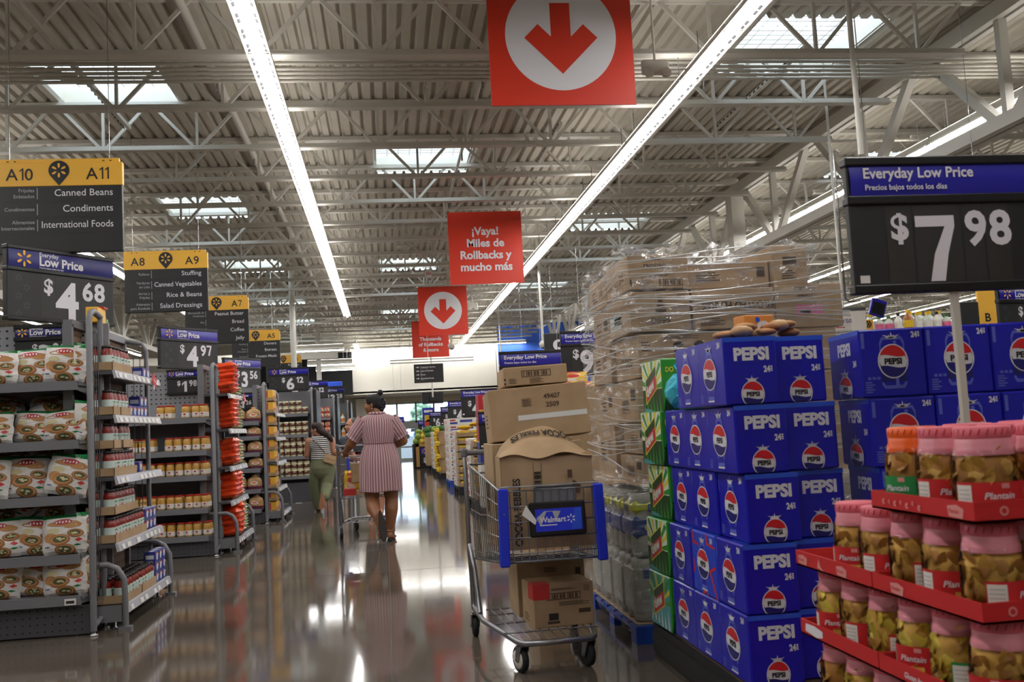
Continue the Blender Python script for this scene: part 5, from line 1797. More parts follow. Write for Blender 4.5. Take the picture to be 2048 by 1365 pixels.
# ---------------------------------------------------------------- cartons
def carton(x0, x1, y0, y1, z0, z1, name='carton', front=(), left=(), tape=None, r=.004, c='cardboard'):
    """A shipping carton as a bmesh at its own place; prints are (kind, u, v, w, h[, text]) in fractions of the face."""
    X, Y, Z = x1 - x0, y1 - y0, z1 - z0
    m = MB().rbox(0, X, 0, Y, 0, Z, r, c)
    for F, W, items in ((FRONT(0, 0, 0), X, front), (LEFTF(0, Y, 0), Y, left)):
        for it in items:
            k, u, v, w, h = it[0], it[1] * W, it[2] * Z, it[3] * W, it[4] * Z
            if k == 'text':
                m.text(F, it[5], u, v, h, 'print_brown', 'C', off=.02, maxw=w)
            elif k == 'flip':
                m.text(F, it[5], u, v + h * .72, h, 'print_dark', 'C', off=.025, maxw=w, rot=PI)
            elif k == 'vert':
                m.text(F, it[5], u, v, w, 'print_brown', 'L', off=.03, maxw=h, rot=PI / 2)
            elif k == 'bar':
                for a in ((u, u + w, v, v + .004), (u, u + w, v + h - .004, v + h), (u, u + .004, v, v + h), (u + w - .004, u + w, v, v + h)):
                    m.rect(F, a[0], a[1], a[2], a[3], 'print_brown')
                n = max(8, int(w / .009))
                for q in range(n):
                    if (q * 7) % 5 != 2:
                        m.rect(F, u + w * (.06 + .88 * q / n), u + w * (.06 + .88 * (q + .55 + .3 * ((q * 3) % 2)) / n), v + h * .16, v + h * .84, 'print_brown')
            elif k == 'block':
                m.rect(F, u, u + w, v, v + h, it[5] if len(it) > 5 else 'print_brown')
            elif k == 'lines':
                for q in range(4):
                    m.rect(F, u, u + w * (1 - .2 * (q % 2)), v + h * q / 4, v + h * (q / 4 + .12), 'print_brown')
            elif k == 'bear':
                for du in (-.3, .3):
                    m.disc(F, u + du * w, v + h * .35, w * .17, 'print_dark', .001, n=14)
                m.disc(F, u, v, w * .45, 'cardboard_edge', .0012, h * .42, 18)
                for du in (-.16, .16):
                    m.disc(F, u + du * w, v + h * .05, w * .1, 'print_dark', .002, n=12)
    if tape:
        k, a, b = tape
        G = frame((0, 0, Z), (1, 0, 0), (0, 1, 0)) if k == 'top' else FRONT(0, 0, 0)
        m.rect(G, 0, X, (Y if k == 'top' else Z) * a, (Y if k == 'top' else Z) * b, 'tag_white' if k == 'white' else 'cardboard_edge', .0015)
    return m


# ---------------------------------------------------------------- wrapped pallet
m = MB()
for y in (5.16, 5.68, 6.2):
    for x in (1.27, 1.81, 2.36):
        m.box(x, x + .15, y, y + .12, .022, .1, 'pallet_blue')
    m.box(1.27, 2.51, y, y + .12, .0, .022, 'pallet_blue')
for k in range(7):
    m.box(1.27, 2.51, 5.16 + .172 * k, 5.16 + .172 * k + .125, .12, .142, 'pallet_blue')
for x in (1.27, 1.81, 2.36):
    m.box(x, x + .15, 5.16, 6.32, .1, .12, 'pallet_blue')
o = tag(m.build('pallet'), 'blue wooden pallet under the shrink-wrapped cartons', 'pallet')
o.scale = (1, 1, .65)
G_ = 'wrapped cartons on the blue pallet'


def put_carton(b, label, name='carton', group=G_, rot=0.0):
    o = carton(*b[:6], **(b[6] if len(b) > 6 else {})).build(name)
    o.location = (b[0], b[2], b[4])
    o.rotation_euler = (0, 0, rot)
    return tag(o, label, 'carton', group)


FR = [
    ((1.385, 1.735, 5.30, 5.84, 1.915, 2.11, dict(front=[('text', .45, .62, .5, .16, 'FROSTED'), ('text', .5, .36, .6, .07, '1-877 MADE IN USA'), ('bar', .5, .08, .4, .2), ('block', .02, .1, .03, .2, 'print_dark'), ('block', .35, .85, .2, .08)], left=[('block', .6, .3, .2, .3, 'cardboard_edge')])), 'wrapped carton at the near top corner with an upright barcode panel'.replace('near ', 'front ')),
    ((1.75, 2.235, 5.36, 5.86, 1.915, 2.06, dict(front=[('lines', .1, .3, .3, .4), ('block', .85, .4, .1, .4)])), 'wrapped carton in the middle of the top row, lower than its neighbours'),
    ((2.245, 2.455, 5.32, 5.8, 1.915, 2.15, dict(front=[('lines', .25, .15, .4, .25), ('block', .3, .5, .4, .2)])), 'small tall wrapped carton at the end of the top row'),
    ((1.385, 1.735, 5.31, 5.85, 1.675, 1.905, dict(front=[('text', .5, .2, .4, .2, 'DIPPS'), ('block', .42, .45, .18, .1, 'print_brown'), ('block', .45, .58, .12, .12, 'print_brown'), ('block', .47, .72, .08, .12, 'print_brown'), ('block', .04, .8, .2, .12, 'cardboard_edge'), ('block', .8, .82, .14, .1, 'cardboard_edge')], left=[('block', .1, .2, .5, .4, 'label_mint'), ('block', .3, .3, .3, .2, 'pastry_dark')])), 'wrapped carton printed with a stacked snack drawing, second row'),
    ((1.75, 2.235, 5.31, 5.85, 1.675, 1.905, dict(front=[('flip', .55, .48, .88, .26, 'FROSTED FLAKES'), ('lines', .08, .1, .3, .2)])), 'wrapped carton with upside-down cereal lettering, second row'),
    ((2.24, 2.645, 5.31, 5.85, 1.665, 1.915, dict(front=[('flip', .45, .66, .24, .13, 'Protein'), ('bar', .3, .84, .3, .1), ('block', .3, .3, .4, .22, 'tag_pink'), ('block', .36, .33, .16, .08, 'label_white')])), 'wrapped carton with a pink label, second row'),
    ((1.42, 1.93, 5.32, 5.86, 1.42, 1.665, dict(front=[('bear', .58, .4, .4, .75), ('lines', .04, .6, .1, .25), ('lines', .3, .86, .4, .1)], left=[('text', .5, .3, .5, .3, 'CHOCO')])), 'wrapped carton printed with a bear face, third row'),
    ((1.94, 2.6, 5.32, 5.86, 1.42, 1.665, dict(front=[('lines', .2, .3, .4, .4)])), 'wide wrapped carton behind the orange carton, third row'),
]
for b, lab in FR:
    put_carton(b, lab)
for k, (z0, z1) in enumerate(((1.18, 1.41), (.99, 1.17), (.83, .98))):
    x0 = (1.40, 1.44, 1.41)[k]
    put_carton((x0, 1.86, 5.31, 5.85, z0, z1, dict(front=[('lines', .1, .3, .3, .4)], left=[('bar', .3, .2, .3, .4), ('block', .7, .5, .2, .3)])), 'wrapped carton at the pallet corner, %s row down' % ORD[3 + k])
    put_carton((1.88, 2.6, 5.31, 5.85, z0, z1, {}), 'wrapped carton beside the corner one, %s row down' % ORD[3 + k])
for k, (z0, z1) in enumerate(((1.9, 2.09), (1.675, 1.89), (1.42, 1.665), (1.18, 1.41), (.83, 1.17))):
    put_carton((1.39 + .02 * (k % 2), 1.9, 5.88, 6.38, z0, z1, dict(left=[('lines', .2, .3, .3, .4), ('block', .6, .4, .2, .3, ('cardboard_edge', 'print_brown')[k % 2])])), 'wrapped carton at the back of the pallet side facing the walkway, %s row down' % ORD[k])
tag(MB().box(1.36, 2.6, 5.27, 6.4, .822, .829, 'cardboard').build('cardboard_sheet'), 'brown cardboard layer sheet between cartons and paper towels on the pallet', 'sheet')


def towel_mesh(plain=False):
    m = MB()
    for i in range(2):
        for j in range(2):
            m.lathe([(.02, 0), (.062, .004), (.066, .03), (.066, .27), (.062, .3), (.02, .304)], 'towel_white', 16, Matrix.Translation((.068 + .135 * i, .068 + .135 * j, 0)))
    if plain:
        m.rbox(.0, .272, .0, .272, .02, .28, .03, 'towel_white')
        m.rbox(.03, .274, -.002, .2, .19, .27, .02, 'towel_blue')
        return m.mesh('paper_towel_pack')
    m.rbox(.0, .272, .0, .272, .09, .2, .02, 'towel_blue')
    m.rbox(-.001, .273, -.001, .273, .21, .275, .02, 'towel_yellow')
    F = FRONT(0, -.001, 0)
    m.text(F, '8=16', .136, .222, .05, 'towel_blue', 'C', off=.04, lift=.001, maxw=.2)
    m.text(LEFTF(-.001, .273, 0), '8=16', .136, .222, .05, 'towel_blue', 'C', off=.04, lift=.001, maxw=.2)
    m.disc(FRONT(0, 0, 0), .13, .145, .07, 'towel_white', .002, .03, 16)
    return m.mesh('paper_towel_pack')


TW, TP = towel_mesh(), towel_mesh(True)
for l, z in enumerate((.104, .446)):
    for a in range(4):
        for b in range(4):
            if a and b:
                continue
            put_bag(TW if l else TP, 'paper_towel_pack', (1.29 + .285 * a + .01 * l, 5.2 + .28 * b, z), (0, 0, 0), 'wrapped paper towel pack under the cartons, %s layer, %s across, %s deep' % (('lower', 'upper')[l], ORD[a], ORD[b]), 'paper towels', 'paper towel packs', (1, 1, 1.1))
for i in range(2):
    put_carton((1.285, 2.5, 5.19 + .57 * i, 5.75 + .57 * i, .094, .103, {}), 'thin cardboard slip under the paper towels, %s half' % ('front', 'rear')[i], 'slip_sheet', None)


# the stretch film
def film_pt(s, z, off=0.0):
    """s in 0..1 from the back corner along the walkway side, round the corner and along the front."""
    x0, y0, y1, x1 = 1.345, 5.262, 6.43, 2.66
    if z < .83:
        x0 -= .072
        y0 -= .08
    if z > 1.9:
        x1 -= .17 * min(1, (z - 1.9) / .12)
    Ls, Lf = y1 - y0, x1 - x0
    d = s * (Ls + Lf)
    if d < Ls:
        p = Vector((x0, y1 - d, z)); n = Vector((-1, 0, 0))
    else:
        p = Vector((x0 + d - Ls, y0, z)); n = Vector((0, -1, 0))
    return p + n * off


t = thing('stretch_film', 'clear crinkled stretch film wound around the tall pallet of cartons', 'film', (1.345, 5.262, .1))
rn = random.Random(2)
m = MB()
NX, NZ = 90, 60
vs = []
for j in range(NZ + 1):
    z = .045 + 2.095 * j / NZ
    for i in range(NX + 1):
        o = .006 * math.sin(17 * i / NX * 3 + 5 * z) + .005 * math.sin(41 * z + i * .35) + rn.uniform(0, .006)
        p = film_pt(i / NX, z, o)
        if j == NZ:
            p.z += .02 * math.sin(i * .7) + .015
        vs.append(p - Vector((1.345, 5.262, .1)))
m.add(vs, [(j * (NX + 1) + i, j * (NX + 1) + i + 1, (j + 1) * (NX + 1) + i + 1, (j + 1) * (NX + 1) + i) for j in range(NZ) for i in range(NX)], 'stretch_film', True)
m.build('film_sheet', t)
m = MB()
vs = []
for i in range(31):
    for j in range(11):
        x, y = 1.35 + 1.13 * i / 30, 5.262 + 1.15 * j / 10
        vs.append((x - 1.345, y - 5.262, 2.02 + .045 * math.sin(i * .9 + j) * math.sin(j * 1.3) + .03 * (i % 3 == 0)))
m.add(vs, [(i * 11 + j, (i + 1) * 11 + j, (i + 1) * 11 + j + 1, i * 11 + j + 1) for i in range(30) for j in range(10)], 'stretch_film', True)
m.build('film_top', t)
for k in range(46):
    z0 = .75 + 1.36 * rn.random() ** .8
    sl = rn.uniform(-.16, .16)
    s0, s1 = (0, 1) if k % 3 else (rn.uniform(0, .3), rn.uniform(.6, 1))
    m = MB()
    pts = []
    for i in range(15):
        s = s0 + (s1 - s0) * i / 14
        z = min(2.13, max(.12, z0 + sl * (s - .47) * 1.6 + .012 * math.sin(9 * s + k)))
        pts.append(film_pt(s, z, .012 + .003 * (k % 3)) - Vector((1.345, 5.262, .1)))
    q = rn.uniform(.0014, .0036)
    m.tube(pts, [q * (.7 + .6 * rn.random()) for _ in pts], 'film_strand', 5)
    m.build('film_strand', t)
# left out in the open on top of another stack behind the cart: yellow snack bags
YBG = snack_mesh('bag_yellow', 'label_red', .26, .2, .08, 8)
for k, (px, py) in enumerate(((1092, 752), (1150, 750), (1128, 770), (1168, 770), (1070, 768))):
    p = at(px, py + 6, 8.6)
    put_bag(YBG, 'snack_bag', (p.x, 8.6 + .09 * (k < 2), p.z - .05), (-.5, 0, .08 * k - .15), 'yellow snack bag on the stack behind the loaded cart, %s of five' % ORD[k], 'bag', 'yellow snack bags', (1.05, .9, .62))
p = at(1075, 775, 8.7)
put_carton((1.22, 2.3, 8.4, 9.3, 0.0, p.z - .02, dict(front=[('lines', .1, .5, .3, .2)])), 'tall brown display carton carrying the yellow snack bags', 'display_carton', None)
price_sign(frame((at(1003, 800, 9.6).x, 9.6, 1.42), (1, 0, 0), UP), .62, .5, '5', '88', 'bilingual price board rising behind the top carton of the loaded cart', style='plain', post=(.31, -1.42), hook=True)
price_sign(frame((at(1124, 740, 9.9).x, 9.9, 1.66), (1, 0, 0), UP), .66, .47, '9', '97', 'bilingual price board overlapping the black hair sign', style='plain', post=(.31, -1.66), hook=True)
# ---------------------------------------------------------------- shopping carts
def make_cart(label, loc, rotz, ad=True):
    t = thing('shopping_cart', label, 'shopping cart', loc, rotz)
    ZB, ZF = .45, .535                      # basket floor at the rear and at the front
    TR, TF = .98, .875                      # rim at the rear and at the front
    yr, yf = .42, -.5

    def half(y, z):
        a = (y - yf) / (yr - yf)
        return (.238 + .045 * a) + .018 * (z - .5)

    def zb(y):
        return ZF + (ZB - ZF) * (y - yf) / (yr - yf)

    def zt(y):
        return TF + (TR - TF) * (y - yf) / (yr - yf)
    S, W = 'cart_steel', .0028
    m = MB()
    ring = lambda z0, z1: [(-half(yf, z0), yf, z0), (half(yf, z0), yf, z0), (half(yr, z1), yr, z1), (-half(yr, z1), yr, z1)]
    m.tube(ring(TF, TR), .006, S, 6, True).tube(ring(ZF, ZB), .006, S, 6, True)
    for f in (.12, .34, .56, .78):
        m.tube([(s * half(y, zb(y) + (zt(y) - zb(y)) * f), y, zb(y) + (zt(y) - zb(y)) * f - (.02 * (y > 0))) for s, y in ((-1, yr), (-1, .1), (-1, -.1), (-1, yf), (1, yf), (1, -.1), (1, .1), (1, yr))], .0034, S, 5)
    n = 12
    for k in range(1, n):
        u = -1 + 2 * k / n
        m.tube([(u * half(yf, TF), yf, TF), (u * half(yf, ZF), yf, ZF), (u * half(yr, ZB), yr, ZB)], W, S, 4)
    k = yf + .05
    while k < yr:
        for s in (-1, 1):
            m.tube([(s * half(k, zt(k)), k, zt(k)), (s * half(k, zb(k)), k, zb(k))], W, S, 4)
        m.tube([(-half(k, zb(k)), k, zb(k)), (half(k, zb(k)), k, zb(k))], W, S, 4)
        k += .055
    m.tube([(-half(yf, TF), yf, TF + .0), (-half(yf, TF), yf + .02, TF + .02), (half(yf, TF), yf + .02, TF + .02), (half(yf, TF), yf, TF)], .004, S, 5)
    m.build('basket', t)
    for s in (-1, 1):
        x = s * half(yf, .7)
        m = MB().rbox(-.024, .024, -.018, .02, -.012, TF - ZF + .02, .006, 'cart_blue')
        m.disc(FRONT(0, -.018, 0), 0, .24, .004, 'chrome')
        o = m.build('corner_bumper', t, (x, yf, ZF - .005), (0, s * -.02, 0))
    hx = half(yr, 1.0) + .012
    hd = MB().tube([(-hx, yr + .1, 1.045), (hx, yr + .1, 1.045)], .017, 'shelf_grey', 10).build('handle', t)
    for s in (-1, 1):
        MB().rbox(s * hx - .02, s * hx + .02, yr + .075, yr + .125, 1.015, 1.075, .012, 'shelf_grey').build('end_cap', hd)
    for s in (-1, 1):
        m = MB().tube([(s * hx, yr + .1, 1.04), (s * hx, yr + .06, .95), (s * hx, yr + .05, .5), (s * (hx - .01), yr + .06, .2), (s * (hx - .01), yr + .05, .165), (s * (hx - .02), yr - .05, .16)], .0135, S, 8)
        m.tube([(s * hx, yr + .03, .52), (s * hx, yr - .02, .5), (s * (hx - .01), yr - .08, .4), (s * (hx - .02), yr - .1, .25), (s * (hx - .02), yr - .17, .17)], .0135, S, 8)
        m.build('side_tube', t)
    m = MB().tube([(-hx + .012, yr + .05, .16), (-hx + .02, .1, .155), (-.19, yf + .06, .15), (-.16, yf + .005, .15), (.16, yf + .005, .15), (.19, yf + .06, .15), (hx - .02, .1, .155), (hx - .012, yr + .05, .16)], .0145, S, 8)
    m.build('base_frame', t)
    m = MB()
    for k in range(9):
        x = -.17 + .0425 * k
        m.tube([(x, yf + .02, .163), (x * 1.25, yr - .05, .168)], W, S, 4)
    for y in (-.3, -.05, .2, .36):
        m.tube([(-.24, y, .166), (.24, y, .166)], .004, S, 5)
    m.build('lower_rack', t)
    seat = MB()
    for k in range(9):
        x = -.2 + .05 * k
        seat.tube([(x, yr - .01, .93), (x, yr - .06, .62)], W, S, 4)
    seat.tube([(-.23, yr - .01, .93), (.23, yr - .01, .93)], .005, S, 5).tube([(-.23, yr - .06, .62), (.23, yr - .06, .62)], .005, S, 5)
    seat.build('seat_gate', t)
    for x, y, fr in ((-.165, yf + .06, 1), (.165, yf + .06, 1), (-hx + .015, yr + .04, 0), (hx - .015, yr + .04, 0)):
        c = MB().box(-.02, .02, -.02, .03, .128, .145, S)
        for s in (-1, 1):
            c.add([(s * .02, -.018, .13), (s * .02, .03, .13), (s * .02, .045, .055), (s * .02, .02, .05), (s * .025, -.018, .13), (s * .025, .03, .13), (s * .025, .045, .055), (s * .025, .02, .05)],
                  [(0, 1, 2, 3), (7, 6, 5, 4), (0, 4, 5, 1), (1, 5, 6, 2), (2, 6, 7, 3), (3, 7, 4, 0)], S)
        c = c.build('caster', t, (x, y, 0), (0, 0, .35 if fr else 0))
        MB(Matrix.Translation((0, .032, .063)) @ Matrix.Rotation(PI / 2, 4, 'Y')).lathe([(.02, -.014), (.055, -.016), (.062, -.012), (.063, 0), (.062, .012), (.055, .016), (.02, .014)], 'rubber', 22).build('wheel', c)
        h = MB(Matrix.Translation((0, .032, .063)) @ Matrix.Rotation(PI / 2, 4, 'Y'))
        h.lathe([(.022, -.018), (.046, -.0175), (.046, -.015)] if (fr and x < 0) else [(.012, -.018), (.022, -.0175), (.022, -.015)], 'wheel_cream' if (fr and x < 0) else 'black_plastic', 18)
        h.tube([(0, 0, -.028), (0, 0, .028)], .007, 'chrome', 8)
        h.build('hub', c)
    if ad:
        a = MB().rbox(-.135, .145, -.016, .0, 0, .165, .008, 'black_plastic')
        a = a.build('sign_holder', t, (0.02, yf - .004, ZF + .115), (-.06, 0, 0))
        m = MB()
        F = FRONT(0, -.016, 0)
        m.rect(F, -.105, .125, .025, .132, 'cart_blue', .001)
        m.flat(F, [(-.08, .05), (-.05, .118), (-.02, .118), (-.005, .07), (.02, .118), (.0, .12), (-.06, .122), (-.1, .09)], 'letter_grey', .0015)
        m.flat(F, [(.07, .028), (.12, .028), (.122, .13), (.09, .128)], 'pepsi_light', .0015)
        m.text(F, 'Walmart', -.085, .068, .036, 'letter_white', off=.03, lift=.002, maxw=.13).spark(F, .07, .08, .022, 'letter_white', .0022)
        m.rect(F, -.085, .0, .052, .057, 'letter_white', .002)
        m.build('ad_card', a)
        MB().add([(-.14, -.018, .09), (-.17, -.02, .12), (-.15, -.02, .16), (-.115, -.018, .06)], [(0, 1, 2, 3)], 'tag_white') if False else None
        MB().slab(FRONT(0, -.019, 0), [(-.17, .11), (-.148, .155), (-.1, .08), (-.108, .06)], .001, 'tag_white').build('torn_paper', a)
        g = MB().rbox(-.095, .115, .004, .012, 0, .115, .012, 'shelf_grey')
        g.build('plastic_panel', t, (.01, yf + .004, TF - .1))
    return t


make_cart('grey shopping cart with blue corner bumpers piled with brown cartons', (.765, 5.22, 0), 0.03)
G_ = 'cartons in the loaded cart'
put_carton((.54, 1.015, 5.06, 5.5, .575, 1.1, dict(left=[('block', .2, .3, .3, .3, 'print_dark')])), 'tall carton standing in the back of the loaded cart', group=G_)
# the carton with the number on its side, lying tilted
o = carton(0, .53, 0, .36, 0, .275, front=[('text', .64, .74, .28, .13, '49407'), ('text', .64, .58, .22, .13, '2509'), ('block', .33, .62, .1, .16, 'cardboard_edge'), ('lines', .34, .63, .08, .14), ('block', .28, .36, .7, .1, 'tag_white'), ('lines', .62, .06, .1, .03)], left=[('lines', .3, .3, .3, .3)]).build('carton')
o.location, o.rotation_euler = (.553, 5.12, 1.108), (-.05, -.052, -.02)
tag(o, 'big carton marked 49407 with white tape across, lying on the cart load', 'carton', G_)
# crushed cereal carton in front
t = thing('carton', 'crushed cereal carton with torn bulging lid in front of the cart load', 'carton', (.55, 4.83, .58), 0, G_)
m = MB()
W, D, H = .465, .21, .46
nu, nv = 14, 10
vs = []
for j in range(nv + 1):
    for i in range(nu + 1):
        u, v = i / nu, j / nv
        vs.append((W * u, -.01 * math.sin(PI * u) * math.sin(PI * v) - .006 * math.sin(9 * u + 6 * v), H * v + .012 * math.sin(7 * u) * v))
m.add(vs, [(j * (nu + 1) + i, j * (nu + 1) + i + 1, (j + 1) * (nu + 1) + i + 1, (j + 1) * (nu + 1) + i) for j in range(nv) for i in range(nu)], 'cardboard', True)
m.box(0, .004, 0, D, 0, H, 'cardboard').box(W - .004, W, 0, D, 0, H, 'cardboard').box(0, W, D - .004, D, 0, H, 'cardboard').box(0, W, 0, D, 0, .006, 'cardboard')
F = FRONT(0, -.018, 0)
m.text(F, 'COCOA PEBBLES', W * .2, .02, .05, 'print_dark', 'L', off=.03, maxw=.33, rot=PI / 2)
for k in range(9):
    m.rect(F, W * .36, W * .43, .19 + .022 * k, .19 + .022 * k + .012 * (1 + (k % 2) * .4), 'print_dark')
for a in ((.35, .355, .18, .42), (.435, .44, .18, .42)):
    m.rect(F, W * a[0], W * a[1], a[2], a[3], 'print_dark')
m.flat(F, [(W * .72, .27), (W * .84, .26), (W * .86, .3), (W * .78, .33)], 'print_brown').rect(F, W * .72, W * .77, .34, .38, 'print_brown')
m.build('body', t)
m = MB()
vs = []
for j in range(9):
    for i in range(21):
        u, v = i / 20, j / 8
        b = math.sin(PI * min(1, max(0, u * 1.02))) ** .7
        vs.append((W * (u * (1.02 - .06 * v) + .01 * v), -.022 + (D + .01) * v * (1 - .1 * b), H - .004 + .007 * math.sin(12 * u) * (1 - v) + .145 * b * v ** .75 + .006 * math.sin(11 * u + 7 * v)))
m.add(vs, [(j * 21 + i, j * 21 + i + 1, (j + 1) * 21 + i + 1, (j + 1) * 21 + i) for j in range(8) for i in range(20)], 'cardboard', True)
tv, tf, x0, x1 = text_shape('COCOA PEBBLES', .03)
pts = []
for x, y in tv:
    u = .86 - (x - x0) / (x1 - x0) * .7
    v = .82 - (y / .75) * .24
    b = math.sin(PI * min(1, u * 1.02)) ** .7
    pts.append((W * (u * (1.02 - .06 * v) + .01 * v), -.026 + (D + .01) * v * (1 - .1 * b), H + .003 + .145 * b * v ** .75 + .006 * math.sin(11 * u + 7 * v)))
m.add(pts, tf, 'print_dark')
m.build('torn_lid', t)
o = carton(0, .345, 0, .3, 0, .1, front=[('bar', .28, .42, .46, .36), ('lines', .08, .12, .12, .3), ('lines', .4, .1, .22, .3), ('block', .0, .3, .03, .1, 'print_dark'), ('block', .0, .08, .03, .1, 'print_dark')]).build('carton')
o.location, o.rotation_euler = (.635, 5.16, 1.4), (-.02, -.03, 0)
tag(o, 'flat carton with barcode panel on the very top of the cart load', 'carton', G_)
# lower rack
o = carton(0, .315, 0, .24, 0, .215, front=[('bar', .22, .62, .56, .16), ('lines', .3, .84, .4, .05), ('lines', .42, .48, .5, .1), ('block', .22, .08, .2, .06), ('block', .24, .16, .16, .16, 'print_dark'), ('block', .74, .28, .2, .1), ('block', .84, .78, .1, .14, 'cardboard_edge')], left=[('lines', .2, .1, .4, .2)]).build('carton')
o.location, o.rotation_euler = (.695, 4.92, .174), (0, 0, .1)
tag(o, 'small carton with red tape corner on the lower rack of the loaded cart', 'carton', 'cartons on the lower rack')
MB().box(-.0015, .085, -.0015, .1, .14, .2165, 'label_red').build('tape', o)
o = carton(0, .37, 0, .3, 0, .3, front=[('block', .86, .3, .08, .5, 'print_brown'), ('lines', .4, .75, .2, .1)]).build('carton')
o.location, o.rotation_euler = (.66, 5.25, .174), (0, 0, .03)
tag(o, 'larger plain carton behind the small one on the lower rack', 'carton', 'cartons on the lower rack')

# ---------------------------------------------------------------- the cart the woman pushes, with groceries
make_cart('grey shopping cart pushed by the woman in the striped dress', (-.255, 11.85, 0), PI, ad=False)
G_ = 'groceries in the pushed cart'
GR = [snack_mesh('bag_yellow', 'label_red', .2, .24, .1, 31), snack_mesh('bag_orange', 'label_white', .2, .24, .1, 32), snack_mesh('packet_blue', 'label_white', .18, .22, .1, 33), snack_mesh('bag_white', 'bag_red', .2, .22, .12, 34)]
for k, (g, x, y, z, n) in enumerate(((0, -.42, 11.62, .52, 'yellow'), (1, -.28, 11.64, .53, 'orange'), (1, -.14, 11.62, .52, 'second orange'), (2, -.36, 11.82, .52, 'blue'), (3, -.2, 11.85, .5, 'white'), (3, -.05, 11.7, .55, 'second white'), (0, -.3, 12.0, .54, 'second yellow'))):
    put_bag(GR[g], 'grocery_bag', (x, y, z), (-.15, 0, .3 * (k % 3) - .3), '%s bag of groceries in the cart beside the striped dress' % n, 'bag', G_)
for k, (x, y, c, h, n) in enumerate(((-.44, 11.52, 'label_red', .08, 'flat red'), (-.3, 11.53, 'cardboard', .06, 'flat brown'), (-.1, 11.55, 'label_white', .12, 'white'))):
    tag(MB().rbox(x - .07, x + .07, y - .04, y + .04, .475, .475 + h, .004, c).build('grocery_box'), '%s grocery box in the cart beside the striped dress' % n, 'box', G_)
t = thing('child_seat_bag', 'white bag with red print in the seat of the pushed cart', 'bag', (-.12, 11.52, .84))
m = MB()
pillow_mesh(m, .2, .12, .1, 'bag_white', seed=40)
m.build('pouch', t)
tag(MB().rbox(-.42, -.3, 11.46, 11.5, .62, .85, .01, 'cardboard').build('brown_box'), 'upright brown box in the seat of the pushed cart', 'box')
# ---------------------------------------------------------------- displays along the far right of the walkway
def goods_tray():
    t = thing('goods_tray', '', 'tray')
    m = MB().box(0, 1.0, 0, .4, 0, .006, 'cardboard')
    for a in ((0, 1.0, 0, .006, .075), (0, 1.0, .394, .4, .075), (0, .006, 0, .4, .1), (.994, 1.0, 0, .4, .1)):
        m.box(a[0], a[1], a[2], a[3], 0, a[4], 'cardboard')
    m.rect(FRONT(0, 0, 0), .5, .8, .03, .05, 'print_brown')
    m.build('tray_body', t)
    for k in range(4):
        MB().rbox(.02 + .245 * k, .24 + .245 * k, .015, .38, .008, .112, .03, 'bag_yellow', seg=2, smooth=True).build('packet', t)
    return Proto(t)


gt = goods_tray()


def white_carton_mesh():
    m = MB().rbox(0, .6, 0, .6, 0, .135, .004, 'label_white')
    F = LEFTF(0, .6, 0)
    m.flat(F, [(.1, .03), (.25, .02), (.24, .09), (.12, .1)], 'label_red').rect(F, .35, .55, .04, .06, 'letter_grey').rect(F, .35, .5, .08, .095, 'bag_red')
    G = FRONT(0, 0, 0)
    m.rect(G, .05, .2, .02, .06, 'packet_blue').rect(G, .25, .5, .05, .1, 'packet_blue').rect(G, .05, .16, .08, .11, 'bag_red')
    return m.mesh('white_carton')


WC = white_carton_mesh()


def black_pallet(x0, x1, y0, y1, label, c='pallet_black'):
    m = MB()
    for x in (x0, (x0 + x1) / 2 - .06, x1 - .12):
        for y in (y0, (y0 + y1) / 2 - .06, y1 - .12):
            m.box(x, x + .12, y, y + .12, .0, .1, c)
    m.box(x0, x1, y0, y1, .1, .14, c)
    return tag(m.build('pallet'), label, 'pallet', 'pallets along the walkway')


PX = 1.22
for nm, y0, y1, c in (('yellow-filled trays nearest the loaded cart'.replace('nearest', 'just past'), 14.0, 15.25, 'pallet_black'), ('second stand of yellow-filled trays', 17.2, 18.4, 'pallet_black'), ('tall white cartons', 19.5, 20.8, 'pallet_blue'), ('plain brown cartons', 22.9, 24.1, 'pallet_black'), ('white cartons before the produce', 25.6, 26.9, 'pallet_black'), ('tall brown produce cartons', 28.0, 29.2, 'pallet_black')):
    black_pallet(PX, PX + 1.05, y0, y1, '%s pallet under the %s' % ('blue' if c == 'pallet_blue' else 'black', nm), c)
for s, (y0, n, z0) in enumerate(((14.02, 7, .142), (17.22, 8, .142))):
    for k in range(n):
        gt.place((PX + .02, y0, z0 + .125 * k), 0, 'cardboard tray of yellow packets, %s stand past the cart, %s from the floor' % (('first', 'second')[s], ORD[k]), 'trays of yellow packets')
        o = put_bag(WC, 'white_carton', (PX - .0, y0 + .42, z0 + .125 * k), (0, 0, 0), 'white carton behind yellow trays, %s stand, %s from the floor' % (('first', 'second')[s], ORD[k]), 'carton', 'white printed cartons', (1, 1.25, .92))
    for k in range(5):
        put_bag(YBG, 'snack_bag', (PX + .16 + .2 * k, y0 + .22, z0 + .125 * n + .03 + .05 * (k % 2)), (PI / 2 - .1, 0, .2 * k), 'yellow packet lying on top of the %s tray stand, %s across' % (('first', 'second')[s], ORD[k]), 'bag', 'yellow packets')
for k in range(9):
    for b in range(2):
        put_bag(WC, 'white_carton', (PX + .0 + .01 * (k % 2), 19.52 + .64 * b, .142 + .137 * k), (0, 0, 0), 'white carton in the blue pallet stack, %s from the floor, %s deep' % (ORD[k], ORD[b]), 'carton', 'white printed cartons')
for k in range(3):
    put_carton((PX, PX + .9, 22.92, 24.05, .142 + .33 * k, .465 + .33 * k, dict(front=[('block', .5, .3, .2, .4, ('bag_yellow', 'pastry_dark', 'pastry_dark')[k])])), 'plain brown carton in the stack past the white cartons, %s from the floor' % ORD[k], group='brown produce cartons')
